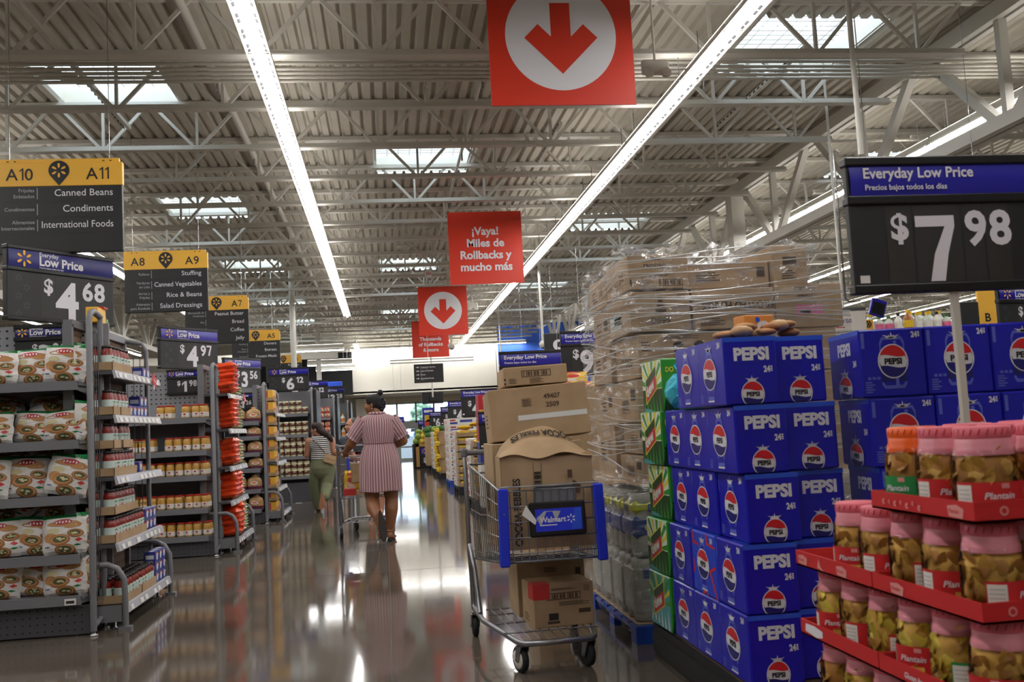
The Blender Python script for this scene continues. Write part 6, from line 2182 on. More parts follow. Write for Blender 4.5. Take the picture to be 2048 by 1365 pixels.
for k in range(10):
    m = MB()
    S = pillow_mesh(m, .2, .12, .12, 'banana', seed=50 + k)
    o = m.build('fruit_bag')
    o.location, o.rotation_euler = (PX - .05, 22.85 + .02 * (k % 2) + .28 * (k % 3), .18 + .1 * k), (0, 0, PI / 2)
    tag(o, 'yellow fruit bag hanging on the side of the brown carton stack, %s from the floor' % ORD[k], 'fruit bag', 'yellow fruit bags')
for k in range(7):
    put_bag(WC, 'white_carton', (PX - .02, 25.65, .142 + .137 * k), (0, 0, 0), 'white carton in the stack before the produce bins, %s from the floor' % ORD[k], 'carton', 'white printed cartons', (1, 2, 1))
put_carton((PX - .1, PX + .7, 28.02, 29.1, .142, .95, {}), 'tall brown produce carton standing before the fruit bin', group='brown produce cartons')
rn = random.Random(8)
m = MB()
for _ in range(40):
    m.ball((PX + rn.uniform(-.1, .6), 28.05 + rn.uniform(0, .9), .98 + rn.uniform(0, .22)), (.1, .1, .09), rn.choice(('leaf_green', 'fruit_green', 'leaf_green')), 7)
o = m.build('leafy_greens')
tag(o, 'loose leafy greens heaped on the tall brown produce carton', 'vegetables', None, 'stuff')
# fruit bin
t = thing('produce_bin', 'black produce bin with light wooden frame and blue price sign', 'bin', (.8, 30.0, 0))
MB().rbox(0, 1.2, .03, 1.3, .0, .74, .01, 'pallet_black').build('bin_body', t)
m = MB()
for a in ((.08, .18, .05, .74), (.08, 1.2, .66, .74)):
    m.box(a[0], a[1], .0, .03, a[2], a[3], 'wood_frame')
m.build('wood_frame', t)
m = MB().rbox(.22, .8, .0, .028, .12, .62, .005, 'black_panel')
F = FRONT(0, -.0, 0)
m.rect(F, .22, .8, .42, .62, 'sign_blue').spark(F, .33, .52, .08, 'spark_yellow').text(F, '$1', .3, .18, .2, 'letter_white', off=.03).text(F, 'Low Price', .43, .49, .08, 'letter_white', off=.03, maxw=.34)
m.build('price_card', t)
for k in range(22):
    a, b = k % 6, k // 6
    z = .8 + (.15 if k > 14 else 0) + (.13 if k > 19 else 0)
    m = MB().ball((0, 0, 0), (.1, .1, .095), 'fruit_yellow' if k % 5 else 'fruit_green', 12)
    o = m.build('melon')
    o.location = (.9 + .17 * (k % 5) + .03 * b, 30.1 + .2 * (k // 5 % 3), z + .02)
    tag(o, 'round yellow fruit in the heap on the black bin, %s row, %s along' % (ORD[k // 5], ORD[k % 5]), 'fruit', 'heap of round fruit')
for Y, a, b, zb, d, c, lab in ((12.0, 955, 985, .9, '3', '98', 'price board reading 3 dollars rising just past the cart cartons'), (16.6, 922, 957, 1.36, '4', '48', 'price board reading 4 dollars above the yellow trays'), (21.0, 895, 930, 1.3, '4', '98', 'price board above the tall white cartons, behind the 4 dollar board'),
                                (25.0, 880, 900, 1.26, '5', '48', 'small far price board behind the white cartons, third along'), (29.25, 857, 875, 1.22, '6', '98', 'small far price board reading 6 dollars over the brown cartons'), (31.5, 834, 866, 1.0, '8', '24', 'smallest far price board above the fruit bin')):
    p = at(a, 800, Y)
    price_sign(FRONT(p.x, Y, zb), .62, .47, d, c, lab, style='plain', post=(.3, -zb), hook=Y < 13)
m = MB().rbox(0, .35, 0, .04, 0, .62, .005, 'sign_blue')
F = FRONT(0, 0, 0)
m.rect(F, .06, .29, .2, .4, 'bag_yellow').disc(F, .17, .14, .12, 'bag_orange', n=16).rect(F, .05, .3, .48, .55, 'letter_white')
o = m.build('banner')
o.location = (at(846, 855, 29.4).x, 29.4, 1.2)
tag(o, 'small blue and orange fruit banner past the 6 dollar board', 'banner')
MB().tube([(.17, .02, -1.2), (.17, .02, .01)], .012, 'galv_pipe', 6).build('post', o)
# red snack display just past the cart
G_ = 'red and white snack boxes'
for k in range(2):
    o = carton(0, .45, 0, .4, 0, .3, c='bag_red', front=[('text', .45, .55, .6, .3, 'Dor'), ('block', .0, .1, .9, .25, 'chip_gold')]).build('snack_box')
    o.location = (1.21, 12.7, 1.0 + .303 * k)
    for F, W in ((FRONT(0, 0, 0), .45),):
        pass
    tag(o, 'red snack box in the display past the cart, %s' % ('lower', 'upper')[k], 'box', G_)
for k in range(3):
    o = carton(0, .5, 0, .42, 0, .28, c=('label_white', 'label_white', 'packet_blue')[k], front=[('block', .1, .6, .8, .2, 'bag_red'), ('lines', .1, .2, .5, .3)]).build('snack_box')
    o.location = (1.2, 12.7, .14 + .283 * k)
    tag(o, '%s box under the red snack boxes past the cart, %s from the floor' % (('white', 'white', 'blue')[k], ORD[k]), 'box', G_)
black_pallet(1.2, 1.9, 12.68, 13.3, 'black pallet under the red and white snack boxes')

# ---------------------------------------------------------------- pharmacy shelves beyond the soda stack
p0, p1 = at(1726, 660, 8.4), at(2040, 645, 8.4)
zs = 1.2 + (p0.z - 1.2)
t = thing('pharmacy_shelf', 'grey shelf unit of vitamin bottles beyond the soda stack', 'shelf', (p0.x, 8.4, 0))
W = 2.4
MB().box(0, W, .4, .44, 0, zs + .02, 'shelf_grey').build('back_panel', t)
for k, z in enumerate((zs - .02, zs - .4, zs - .8, .2)):
    MB().box(0, W, 0, .42, z - .03, z, 'shelf_grey').build('shelf', t)
for x in (0, W):
    MB().box(x - .02, x + .02, 0, .44, 0, zs - .02, 'shelf_dark').build('end_upright', t)
VB = [bottle_mesh('bottle_clear', 'bag_yellow', 'label_white', .04, .17), bottle_mesh('bottle_clear', 'leaf_green', 'bottle_pink', .04, .15), bottle_mesh('bottle_amber', 'bag_yellow', 'bag_yellow', .042, .17), bottle_mesh('label_white', 'jar_black', 'label_white', .035, .16)]
for k in range(24):
    q = (0, 1, 1, 3, 2, 0, 0, 3, 1, 0, 3, 2, 1, 1, 0, 3)[k % 16]
    put_bag(VB[q], 'vitamin_bottle', (p0.x + .12 + .096 * k, 8.5, zs - .018), (0, 0, 0), '%s bottle on the vitamin shelf, %s along from the pallet side' % (('yellow-capped clear', 'green-capped pink-labelled', 'amber', 'white')[q], ORD[k % 20] if k < 20 else 'further ' + ORD[k - 20]), 'bottle', 'vitamin bottles', (1, 1, [1, .95, 1.15, 1.05][q]))
    if 5 <= k <= 8:
        put_bag(VB[0], 'vitamin_bottle', (p0.x + .12 + .096 * k, 8.62, zs - .018), (0, 0, 0), 'tall yellow-capped bottle behind the vitamin row, %s of four' % ORD[k - 5], 'bottle', 'vitamin bottles', (1.0, 1.0, 1.1))
for k in range(1):
    a = at(1672, 665, 7.2)
    t = thing('brand_sign', 'white sign board with dark top edge and red underline beside the film', 'sign', (a.x, 7.2, a.z), -.15)
    MB().rbox(0, .24, -.01, .01, 0, .17, .003, 'label_white').build('board', t)
    m = MB().rbox(-.002, .242, -.014, .014, .16, .185, .003, 'shelf_dark')
    m.build('top_rail', t)
    m = MB().text(FRONT(0, -.0105, 0), 'arte', .03, .07, .06, 'packet_blue', off=.01).rect(FRONT(0, -.0105, 0), .0, .07, .03, .04, 'bag_red')
    m.build('lettering', t)
    MB().tube([(.12, .03, -a.z), (.12, .03, .16)], .012, 'galv_pipe', 6).build('post', t)
a = at(1727, 660, 7.9)
t = thing('pin_sign', 'small yellow square sign with black spark badge over the soda stack', 'sign', (a.x, 7.9, a.z))
MB().rbox(0, .09, -.005, .005, -.02, .085, .002, 'sign_yellow').build('board', t)
MB().disc(FRONT(0, -.006, 0), .045, .045, .03, 'black_panel').spark(FRONT(0, -.006, 0), .045, .045, .024, 'sign_yellow').build('badge', t)
MB().tube([(.045, .012, -a.z), (.045, .012, .0)], .01, 'galv_pipe', 6).build('post', t)
a, b = at(1736, 600, 8.0), at(1770, 622, 8.0)
t = thing('hanging_screen', 'small tilted blue-framed screen hanging over the vitamin shelf', 'screen', (a.x, 8.0, b.z - .02), (0))
t.rotation_euler = (0, .32, 0)
MB().rbox(0, .14, 0, .03, 0, .15, .005, 'sign_blue').build('frame', t)
MB().rect(FRONT(0, 0, 0), .015, .125, .015, .12, 'black_plastic').build('screen', t)
MB().tube([(.07, .015, .15), (.07 - .85, .015, DECK_Z - b.z)], .005, 'conduit', 5).build('stem', t)
a, b = at(1962, 665, 7.6), at(1992, 585, 7.6)
t = thing('aisle_flag', 'yellow vertical aisle flag lettered B beside a black board', 'sign', (a.x, 7.6, a.z))
W, H = b.x - a.x, b.z - a.z
MB().rbox(0, W, 0, .03, -.1, H + .1, .003, 'sign_yellow').build('board', t)
MB().text(FRONT(0, 0, 0), 'B', W * .45, H * .27, .1, 'print_black', 'C', off=.02).text(FRONT(0, 0, 0), '15', W * .45, -.05, .1, 'print_black', 'C', off=.02).build('lettering', t)
MB().rbox(-.2, -.004, .0, .03, -.1, H * .78, .004, 'black_panel').build('side_board', t)
hang_wires(t, [(W / 2, .015, H + .1)], DECK_Z - a.z)
a = at(2002, 655, 6.6)
price_sign(frame((a.x, 6.6, a.z - .05), (.96, .28, 0), UP), .6, .36, '4', '97', 'black price board with confetti dots at the far end of the soda stack', style='spark', post=(.3, -(a.z - .05)))
# ---------------------------------------------------------------- people
def capsule(m, p, q, r1, r2, n=14):
    p, q = Vector(p), Vector(q)
    d = (q - p).normalized() if (q - p).length > 1e-6 else Vector((0, 0, 1))
    pts, rs = [], []
    for k in range(5):
        a = PI / 2 * (1 - k / 4.0) * .98
        pts.append(p - d * r1 * math.sin(a)); rs.append(max(.0008, r1 * math.cos(a)))
    for k in range(5):
        a = PI / 2 * (k / 4.0) * .98
        pts.append(q + d * r2 * math.sin(a)); rs.append(max(.0008, r2 * math.cos(a)))
    out_p, out_r = [pts[0]], [rs[0]]
    for a, b in zip(pts[1:], rs[1:]):
        if (a - out_p[-1]).length > 1e-5:
            out_p.append(a); out_r.append(b)
    m.tube(out_p, out_r, 'skin_warm', n)


def chain(m, pts, rs):
    for a, b, r, s in zip(pts, pts[1:], rs, rs[1:]):
        capsule(m, a, b, r, s)


def ring_body(m, rings, n=24):
    """Closed loft through ellipses (x, y, z, rx, ry)."""
    vs = [(x + rx * math.cos(2 * PI * j / n), y + ry * math.sin(2 * PI * j / n), z) for x, y, z, rx, ry in rings for j in range(n)]
    k = len(rings)
    fs = [(i * n + j, i * n + (j + 1) % n, (i + 1) * n + (j + 1) % n, (i + 1) * n + j) for i in range(k - 1) for j in range(n)]
    fs += [tuple(range(n))[::-1], tuple(range((k - 1) * n, k * n))]
    m.add(vs, fs, 'skin_warm', True)


def fuse(m, name, material, parent, voxel=.008, smooth=4):
    """One continuous surface grown over overlapping volumes."""
    tmp = bpy.data.objects.new('body_volumes', m.mesh('body_volumes'))
    COL.objects.link(tmp)
    md = tmp.modifiers.new('r', 'REMESH'); md.mode = 'VOXEL'; md.voxel_size = voxel; md.use_smooth_shade = True
    ms = tmp.modifiers.new('s', 'SMOOTH'); ms.iterations = smooth; ms.factor = .5
    bpy.context.view_layer.update()
    dg = bpy.context.evaluated_depsgraph_get()
    me = bpy.data.meshes.new_from_object(tmp.evaluated_get(dg))
    bpy.data.objects.remove(tmp)
    me.name = name
    me.materials.clear()
    me.materials.append(MATS[material])
    me.polygons.foreach_set('material_index', [0] * len(me.polygons))
    me.polygons.foreach_set('use_smooth', [True] * len(me.polygons))
    o = bpy.data.objects.new(name, me)
    COL.objects.link(o)
    if parent is not None:
        o.parent = parent
    return o


def head_frame(c, face, tilt=0.0):
    f = Vector((face[0], face[1], 0)).normalized()
    r = f.cross(Vector((0, 0, 1)))
    return Matrix.Translation(c) @ Matrix(((r.x, f.x, 0), (r.y, f.y, 0), (0, 0, 1))).to_4x4() @ Matrix.Rotation(tilt, 4, 'X')


def add_head(m, H, s=1.0):
    """Head volumes in frame H: x = the person's right, y = the way the face looks."""
    b = MB(H)
    b.ball((0, -.012 * s, .03 * s), (.072 * s, .09 * s, .083 * s), 'skin_warm', 20)
    b.ball((0, .022 * s, -.025 * s), (.06 * s, .062 * s, .075 * s), 'skin_warm', 18)
    b.ball((0, .052 * s, -.082 * s), (.03 * s, .025 * s, .022 * s), 'skin_warm', 12)
    b.ball((0, .072 * s, .026 * s), (.05 * s, .018 * s, .014 * s), 'skin_warm', 12)
    for k in (-1, 1):
        b.ball((k * .036 * s, .06 * s, -.025 * s), (.022 * s, .022 * s, .02 * s), 'skin_warm', 10)
        b.ball((k * .071 * s, -.005 * s, -.005 * s), (.01 * s, .02 * s, .032 * s), 'skin_warm', 10)
    m.v_off = None
    for v, f, mm, sm in [(b.v, b.f, b.m, b.s)]:
        m.add(v, f, 'skin_warm', True)
    capsule(m, H @ Vector((0, .082 * s, .012 * s)), H @ Vector((0, .101 * s, -.022 * s)), .008 * s, .013 * s)
    for k in (-1, 1):
        capsule(m, H @ Vector((0, .096 * s, -.024 * s)), H @ Vector((k * .012 * s, .086 * s, -.026 * s)), .009 * s, .008 * s)
    for z, r in ((-.05, .0085), (-.062, .0095)):
        capsule(m, H @ Vector((-.016 * s, .076 * s, z * s)), H @ Vector((.016 * s, .076 * s, z * s)), r * s, r * s)


def face_parts(t, H, s=1.0):
    for k in (-1, 1):
        e = MB(H).ball((k * .031 * s, .073 * s, .008 * s), (.014 * s, .01 * s, .008 * s), 'eye_white', 12).build('eye', t)
        MB(H).ball((k * .031 * s, .081 * s, .008 * s), (.006 * s, .004 * s, .006 * s), 'eye_dark', 10).build('iris', e)
        MB(H).tube([(k * .014 * s, .089 * s, .024 * s), (k * .032 * s, .086 * s, .03 * s), (k * .048 * s, .076 * s, .024 * s)], .0035 * s, 'hair_black', 6).build('eyebrow', t)
    MB(H).ball((0, .0855 * s, -.056 * s), (.02 * s, .005 * s, .0085 * s), 'lip', 12).build('lips', t)


def add_hand(m, w, d, n, curl, s=1.0, side=1):
    """A hand from wrist w along d, palm facing n, fingers bent by curl (radians per joint)."""
    d, n = Vector(d).normalized(), Vector(n).normalized()
    n = (n - d * n.dot(d)).normalized()
    x = d.cross(n) * side
    w = Vector(w)
    for a, b in ((-.028, -.03), (-.009, -.01), (.01, .011), (.028, .03)):
        capsule(m, w + x * a * s * .7 + d * .012 * s, w + x * b * s + d * .082 * s, .013 * s, .0115 * s, 8)
    L = (.036, .042, .04, .03)
    for i, b in enumerate((-.03, -.01, .011, .031)):
        p = w + x * b * s + d * .085 * s
        q = d.copy()
        for j in range(3):
            a = curl * (1 + .12 * i)
            q = (q * math.cos(a) + n * math.sin(a)).normalized()
            e = p + q * L[i] * s * (1, .72, .58)[j]
            capsule(m, p, e, (.0092, .0084, .0076)[j] * s, (.0086, .0078, .0066)[j] * s, 8)
            p = e
    p = w - x * .03 * s + d * .022 * s
    q = (-x * .75 + d * .6 + n * .35).normalized()
    for j in range(3):
        e = p + q * (.04, .032, .026)[j] * s
        capsule(m, p, e, (.013, .0105, .0092)[j] * s, (.011, .0095, .0078)[j] * s, 8)
        p = e
        q = (q + d * .35 + n * .3 * (1 if curl > .3 else .3)).normalized()


def add_foot(m, ankle, toe, s=1.0):
    a, t = Vector(ankle), Vector(toe)
    d = (t - a).normalized()
    up = Vector((0, 0, 1)); up = (up - d * up.dot(d)).normalized()
    if abs(d.z) > .8 and up.y < 0:
        up = -up
    x = d.cross(up)
    heel = a - d * .035 * s - up * .045 * s
    ball = a + d * (t - a).length * .72 - up * .03 * s
    capsule(m, a, heel, .034 * s, .03 * s)
    capsule(m, heel, ball, .029 * s, .028 * s)
    capsule(m, a, ball, .032 * s, .024 * s)
    for i in range(5):
        b = ball + x * (-.03 + .015 * i) * s
        capsule(m, b, b + d * (.05 - .006 * abs(i - 1)) * s, .014 * s, .0085 * s, 8)
    return heel, ball, d, up, x


def sandal(t, ankle, toe, s, sole, strap):
    a, tt = Vector(ankle), Vector(toe)
    d = (tt - a).normalized()
    up = Vector((0, 0, 1)); up = (up - d * up.dot(d)).normalized()
    if abs(d.z) > .8 and up.y < 0:
        up = -up
    x = d.cross(up)
    M = Matrix((x.to_4d(), d.to_4d(), up.to_4d(), (0, 0, 0, 1))).transposed()
    o = a - up * .087 * s
    for i in range(3):
        M[i][3] = o[i]
    L = (tt - a).length
    pts = []
    for k in range(24):
        b = 2 * PI * k / 24
        v = (math.sin(b) + 1) / 2
        pts.append(((.032 + .014 * v - .006 * math.sin(PI * v * 2)) * s * math.cos(b), -.075 * s + v * (L + .115 * s)))
    m = MB(M)
    m.slab(Matrix.Translation((0, 0, .012 * s)), pts, .02 * s, sole)
    sh = m.build('sole', t)
    m = MB(M)
    for zz, yy, r in ((.1, -.012, .04), (.085, .03, .036)):
        m.tube([(r * s * math.cos(2 * PI * k / 14), yy * s + r * s * math.sin(2 * PI * k / 14), (zz + .012 * math.sin(2 * PI * k / 14)) * s) for k in range(14)], .005 * s, strap, 6, True)
    m.tube([(-.036 * s, L * .55, .012 * s), (-.01 * s, L * .62, .062 * s), (.02 * s, L * .62, .058 * s), (.04 * s, L * .55, .012 * s)], .006 * s, strap, 6)
    m.build('ankle_strap', t)


def cloth_loft(name, rings, material, parent, n=72, pleat=0.0, freq=18, reps=1.0, seed=0, thick=True):
    """An open garment tube; u runs round it for woven stripes. rings: (x, y, z, rx, ry, pleat)."""
    rn = random.Random(seed)
    ph = [rn.uniform(0, 6) for _ in range(5)]
    vs, us = [], []
    for i, (x, y, z, rx, ry, pl) in enumerate(rings):
        for j in range(n + 1):
            a = 2 * PI * j / n
            k = 1 + pl * (math.sin(freq * a + ph[0] + .6 * math.sin(3 * a)) * .6 + math.sin(7 * a + ph[1] + i * .3) * .6) + .012 * math.sin(3 * a + i * .9 + ph[2])
            vs.append((x + rx * k * math.cos(a), y + ry * k * math.sin(a), z + pl * .12 * math.sin(5 * a + ph[3])))
            us.append(j / n * reps)
    k = len(rings)
    fs = [(i * (n + 1) + j, i * (n + 1) + j + 1, (i + 1) * (n + 1) + j + 1, (i + 1) * (n + 1) + j) for i in range(k - 1) for j in range(n)]
    return vs, fs, us


def garment(name, pieces, material, parent):
    me = bpy.data.meshes.new(name)
    V, F, U = [], [], []
    for vs, fs, us in pieces:
        b = len(V)
        V += vs; U += us
        F += [tuple(b + i for i in f) for f in fs]
    me.from_pydata(V, [], F)
    uv = me.uv_layers.new(name='weave')
    for lp in me.loops:
        uv.data[lp.index].uv = (U[lp.vertex_index], 0)
    me.materials.append(MATS[material])
    me.polygons.foreach_set('use_smooth', [True] * len(me.polygons))
    me.update()
    o = bpy.data.objects.new(name, me)
    COL.objects.link(o)
    o.parent = parent
    md = o.modifiers.new('cloth_thickness', 'SOLIDIFY'); md.thickness = .003; md.offset = 1
    ms = o.modifiers.new('soft', 'SUBSURF'); ms.levels = ms.render_levels = 1
    return o


def sleeve(p, q, r1, r2, reps, n=40, cuff=True):
    p, q = Vector(p), Vector(q)
    d = (q - p).normalized()
    s = d.cross(Vector((0, 1, 0))).normalized()
    t = d.cross(s)
    vs, us = [], []
    K = 9
    for i in range(K + 1):
        f = i / K
        r = r1 + (r2 - r1) * f
        if cuff and i >= K - 1:
            r *= (.86, 1.02)[i - K + 1]
        for j in range(n + 1):
            a = 2 * PI * j / n
            k = 1 + .05 * math.sin(5 * a + 2 * i) * f + (.07 * math.sin(13 * a) if (cuff and i == K) else 0)
            vs.append(tuple(p + d * ((q - p).length * f) + (s * math.cos(a) + t * math.sin(a)) * r * k)); us.append(j / n * reps)
    fs = [(i * (n + 1) + j, i * (n + 1) + j + 1, (i + 1) * (n + 1) + j + 1, (i + 1) * (n + 1) + j) for i in range(K) for j in range(n)]
    return vs, fs, us


m_ = mat('mauve_stripe_linen', '9a6a72', 0.85)
stripes(m_, 'UV', 1.0, '8c5a65', 'bda5a5', 0.2, 0.5)
m_ = mat('black_white_knit', 'ffffff', 0.85)
stripes(m_, 'Z', 33.0, 'e4e1dc', '17171c', 0.06, 0.5)
bumpy(MATS['pants_olive'], 9, .35, .02)

# ---- the woman in the striped dress, walking away behind her cart
WX, WY = -.085, 10.9
t = None
b = MB()
hc = Vector((-.045, .02, 1.488))
Hf = head_frame(hc, (-1, .22), .0)
add_head(b, Hf, 1.0)
chain(b, [(-.01, .0, 1.43), (.0, -.015, 1.33)], [.054, .062])
ring_body(b, [(0, 0, .78, .19, .15), (0, -.005, .86, .205, .155), (0, 0, .98, .175, .13), (0, .005, 1.08, .155, .12), (0, .01, 1.2, .175, .125), (0, 0, 1.28, .185, .11), (0, -.005, 1.335, .13, .08), (0, -.005, 1.37, .06, .055)])
shL, shR = (-.178, 0, 1.288), (.178, 0, 1.288)
elL, wrL = (-.3, .06, 1.075), (-.375, .32, .985)
elR, wrR = (.265, .06, 1.075), (.1, .3, 1.0)
chain(b, [(-.1, 0, 1.285), shL, elL, wrL], [.062, .064, .056, .034])
chain(b, [(.1, 0, 1.285), shR, elR, wrR], [.062, .064, .056, .034])
add_hand(b, wrL, (-.05, .9, .0), (0, .1, -1), .72, 1.0, -1)
add_hand(b, wrR, (-.25, .9, .0), (0, .1, -1), .72, 1.0, 1)
hipL, knL, anL, toL = (-.1, 0, .8), (-.095, .0, .46), (-.04, -.24, .255), (-.015, -.30, .045)
hipR, knR, anR, toR = (.095, 0, .8), (.115, .05, .46), (.085, .02, .092), (.12, .17, .05)
chain(b, [hipL, knL], [.118, .076]); chain(b, [knL, (-.085, -.1, .37), anL], [.074, .076, .042])
chain(b, [hipR, knR], [.118, .076]); chain(b, [knR, (.107, .02, .34), anR], [.074, .077, .042])
add_foot(b, anL, toL, 1.12); add_foot(b, anR, toR, 1.08)
wm = fuse(b, 'person', 'skin_warm', None, .0075)
wm.location = (WX, WY, 0.004)
tag(wm, 'woman in a mauve striped dress walking away, pushing a cart, head turned aside', 'person')
face_parts(wm, Hf)
h = MB(Hf)
h.ball((0, -.022, .04), (.079, .092, .082), 'hair_black', 20).ball((0, -.06, .0), (.072, .062, .08), 'hair_black', 18).ball((0, .03, .085), (.055, .05, .034), 'hair_black', 16)
h.ball((0, -.075, -.055), (.05, .045, .055), 'hair_black', 14).ball((0, -.085, .132), (.034, .034, .034), 'hair_black', 14).ball((.0, -.07, .105), (.03, .03, .03), 'hair_black', 12)
for k in (-1, 1):
    h.ball((k * .058, .018, .052), (.022, .05, .05), 'hair_black', 12).ball((k * .066, -.02, .01), (.014, .03, .05), 'hair_black', 10)
fuse(h, 'hair', 'hair_black', wm, .007, 3)
c = MB(Hf).tube([(-.03, -.115, .06), (.0, -.135, .03), (.0, -.13, -.03), (-.02, -.11, -.06)], .012, 'claw_navy', 8)
for k in range(4):
    c.tube([(-.02, -.13, .04 - .03 * k), (-.055, -.095, .035 - .03 * k)], .005, 'claw_navy', 6)
c.build('hair_claw', wm)
MB(Hf).ball((-.077, -.003, -.04), .006, 'pepsi_white', 10).build('earring', wm)
rings = []
for z, rx, ry, pl in ((.535, .232, .185, .035), (.6, .228, .182, .035), (.7, .226, .18, .032), (.8, .222, .176, .026), (.9, .212, .168, .02), (.98, .192, .15, .025), (1.03, .17, .138, .03), (1.055, .16, .13, .018), (1.075, .161, .131, .02), (1.1, .17, .138, .03), (1.18, .19, .142, .014), (1.26, .205, .14, .008), (1.315, .212, .128, .004), (1.35, .185, .112, .002), (1.378, .12, .09, 0), (1.385, .078, .07, 0), (1.41, .074, .068, 0)):
    dz = 0
    rings.append((.0 + .0 * z, .0, z, rx, ry, pl))
garment('dress', [cloth_loft('dress', rings, '', None, 96, reps=46, freq=26, seed=4), sleeve((-.13, 0, 1.322), (-.278, .045, 1.12), .094, .092, 18), sleeve((.13, 0, 1.322), (.25, .045, 1.12), .094, .092, 18),
                  cloth_loft('collar', [(-.004, -.004, 1.375, .082, .075, 0), (-.006, -.006, 1.405, .08, .072, 0), (-.006, -.006, 1.413, .085, .077, 0), (-.005, -.008, 1.385, .1, .09, 0)], '', None, 40, reps=14)], 'mauve_stripe_linen', wm)
w_ = MB()
ring = [(.163 * math.cos(2 * PI * k / 40), .133 * math.sin(2 * PI * k / 40), 1.064 + .003 * math.sin(9 * k)) for k in range(40)]
w_.tube(ring, .007, 'mauve_stripe_linen', 6, True).build('waist_band', wm)
sandal(wm, anL, toL, 1.02, 'sole_dark', 'sandal_tan'); sandal(wm, anR, toR, 1.08, 'sole_dark', 'sandal_tan')

# ---- the woman in the striped top and olive trousers
QY = 15.6
root = at(648, 1022, QY); root.z = 0


def J(px, py, dy=0.0):
    p = at(px, py, QY + dy)
    return Vector((p.x - root.x, dy, p.z))


b = MB()
s2 = .92
hc = J(633, 861)
Hf = head_frame(hc, (-1, .35), -.05)
add_head(b, Hf, s2)
nk = J(641, 875)
capsule(b, hc + Vector((.01, 0, -.05)), nk, .05 * s2, .055)
C0 = J(640, 897)
cx = C0.x
zs_, zw, zh, zc = J(640, 881).z, J(641, 908).z, J(645, 935).z, J(645, 950).z
ring_body(b, [(cx + .03, 0, zc, .14, .12), (cx + .03, 0, zh, .185, .145), (cx + .015, 0, zw, .145, .11), (cx, 0, (zs_ + zw) / 2, .16, .115), (cx, 0, zs_, .17, .1), (cx, 0, zs_ + .04, .1, .07), (cx, 0, zs_ + .06, .05, .05)])
sL, sR = Vector((cx - .17, 0, zs_ - .02)), Vector((cx + .18, 0, zs_ - .02))
eL, wL = J(616, 914, .03), J(612, 908, .24)
eR, wR = J(668, 905, -.02), J(670, 918, .12)
eL.x = sL.x - .035
eL.z = zw - .02
wL = Vector((eL.x + .02, .23, eL.z + .08))
chain(b, [Vector((cx - .08, 0, zs_ - .01)), sL, eL, wL], [.06, .056, .046, .028])
chain(b, [Vector((cx + .08, 0, zs_ - .01)), sR, eR, wR], [.06, .056, .044, .027])
add_hand(b, wL, (.0, .8, .5), (.3, -.6, .6), .5, .9, -1)
add_hand(b, wR, (-.05, .5, -.8), (-1, .1, 0), .55, .9, 1)
hL, hR = Vector((cx - .05, 0, zh - .02)), Vector((cx + .115, 0, zh - .02))
kL, aL = J(630, 985, .06), J(636, 1007, .12)
aL.z = .1
kR, aR = J(654, 980, -.02), J(650, 1002, -.26)
kR.z = .4
aR.z = .22
tL, tR = aL + Vector((.0, .17, -.045)), aR + Vector((-.02, -.04, -.16))
kL.z = .42
chain(b, [hL, kL, aL], [.09, .058, .034]); chain(b, [hR, kR, aR], [.09, .058, .034])
add_foot(b, aL, tL, .9); add_foot(b, aR, tR, .9)
w2 = fuse(b, 'person', 'skin_light', None, .0075)
w2.location = (root.x, QY, .008)
tag(w2, 'woman in a black and white striped top and olive trousers walking away by the shelves', 'person')
face_parts(w2, Hf, s2)
h = MB(Hf)
h.ball((0, -.02, .04), (.075, .088, .078), 'hair_brown', 18).ball((0, -.055, .0), (.07, .06, .08), 'hair_brown', 16).ball((0, .03, .08), (.05, .045, .03), 'hair_brown', 14)
for k in (-1, 1):
    h.ball((k * .055, .015, .05), (.022, .045, .045), 'hair_brown', 12)
h.ball((.0, -.1, -.05), (.06, .06, .06), 'hair_brown', 12).ball((.01, -.15, -.09), (.055, .06, .06), 'hair_brown', 12).ball((.02, -.2, -.14), (.045, .05, .05), 'hair_brown', 12).ball((.02, -.225, -.18), (.03, .03, .045), 'hair_brown', 10)
fuse(h, 'hair', 'hair_brown', w2, .007, 3)
MB(Hf).tube([(-.07, .03, .085), (-.04, .055, .115), (.04, .055, .115), (.07, .03, .085)], .008, 'strap_brown', 6).build('sunglasses', w2)
b = MB()
ring_body(b, [(cx + .025, 0, zw - .1, .178, .138), (cx + .02, 0, zw - .04, .165, .128), (cx + .015, 0, zw + .03, .158, .122), (cx, 0, (zs_ + zw) / 2 + .02, .172, .126), (cx, 0, zs_ - .03, .172, .11), (cx, 0, zs_ + .02, .15, .1), (cx, 0, zs_ + .045, .115, .085), (cx, 0, zs_ + .066, .08, .072)])
fuse(b, 'striped_top', 'black_white_knit', w2, .008, 3)
b = MB()
ring_body(b, [(cx + .03, 0, zw - .06, .165, .13), (cx + .03, 0, zh + .05, .185, .148), (cx + .033, 0, zh - .02, .196, .158), (cx + .033, 0, zc + .01, .185, .14), (cx + .033, 0, zc - .06, .13, .1), (cx + .033, 0, zc - .1, .05, .05)])
cuL, cuR = aL + Vector((0, 0, -.02)), aR + (kR - aR) * .05
chain(b, [hL, kL, cuL], [.118, .096, .078]); chain(b, [hR, kR, cuR], [.118, .096, .072])
fuse(b, 'trousers', 'pants_olive', w2, .009, 4)
sandal(w2, aL, tL, .9, 'sandal_tan', 'sandal_tan'); sandal(w2, aR, tR, .9, 'sandal_tan', 'sandal_tan')
pb = J(660, 920, -.13)
o = MB().rbox(-.095, .095, -.03, .03, -.07, .07, .012, 'purse_tan', seg=2, smooth=True).build('purse', w2, (pb.x, pb.y, pb.z), (0, .35, .3))
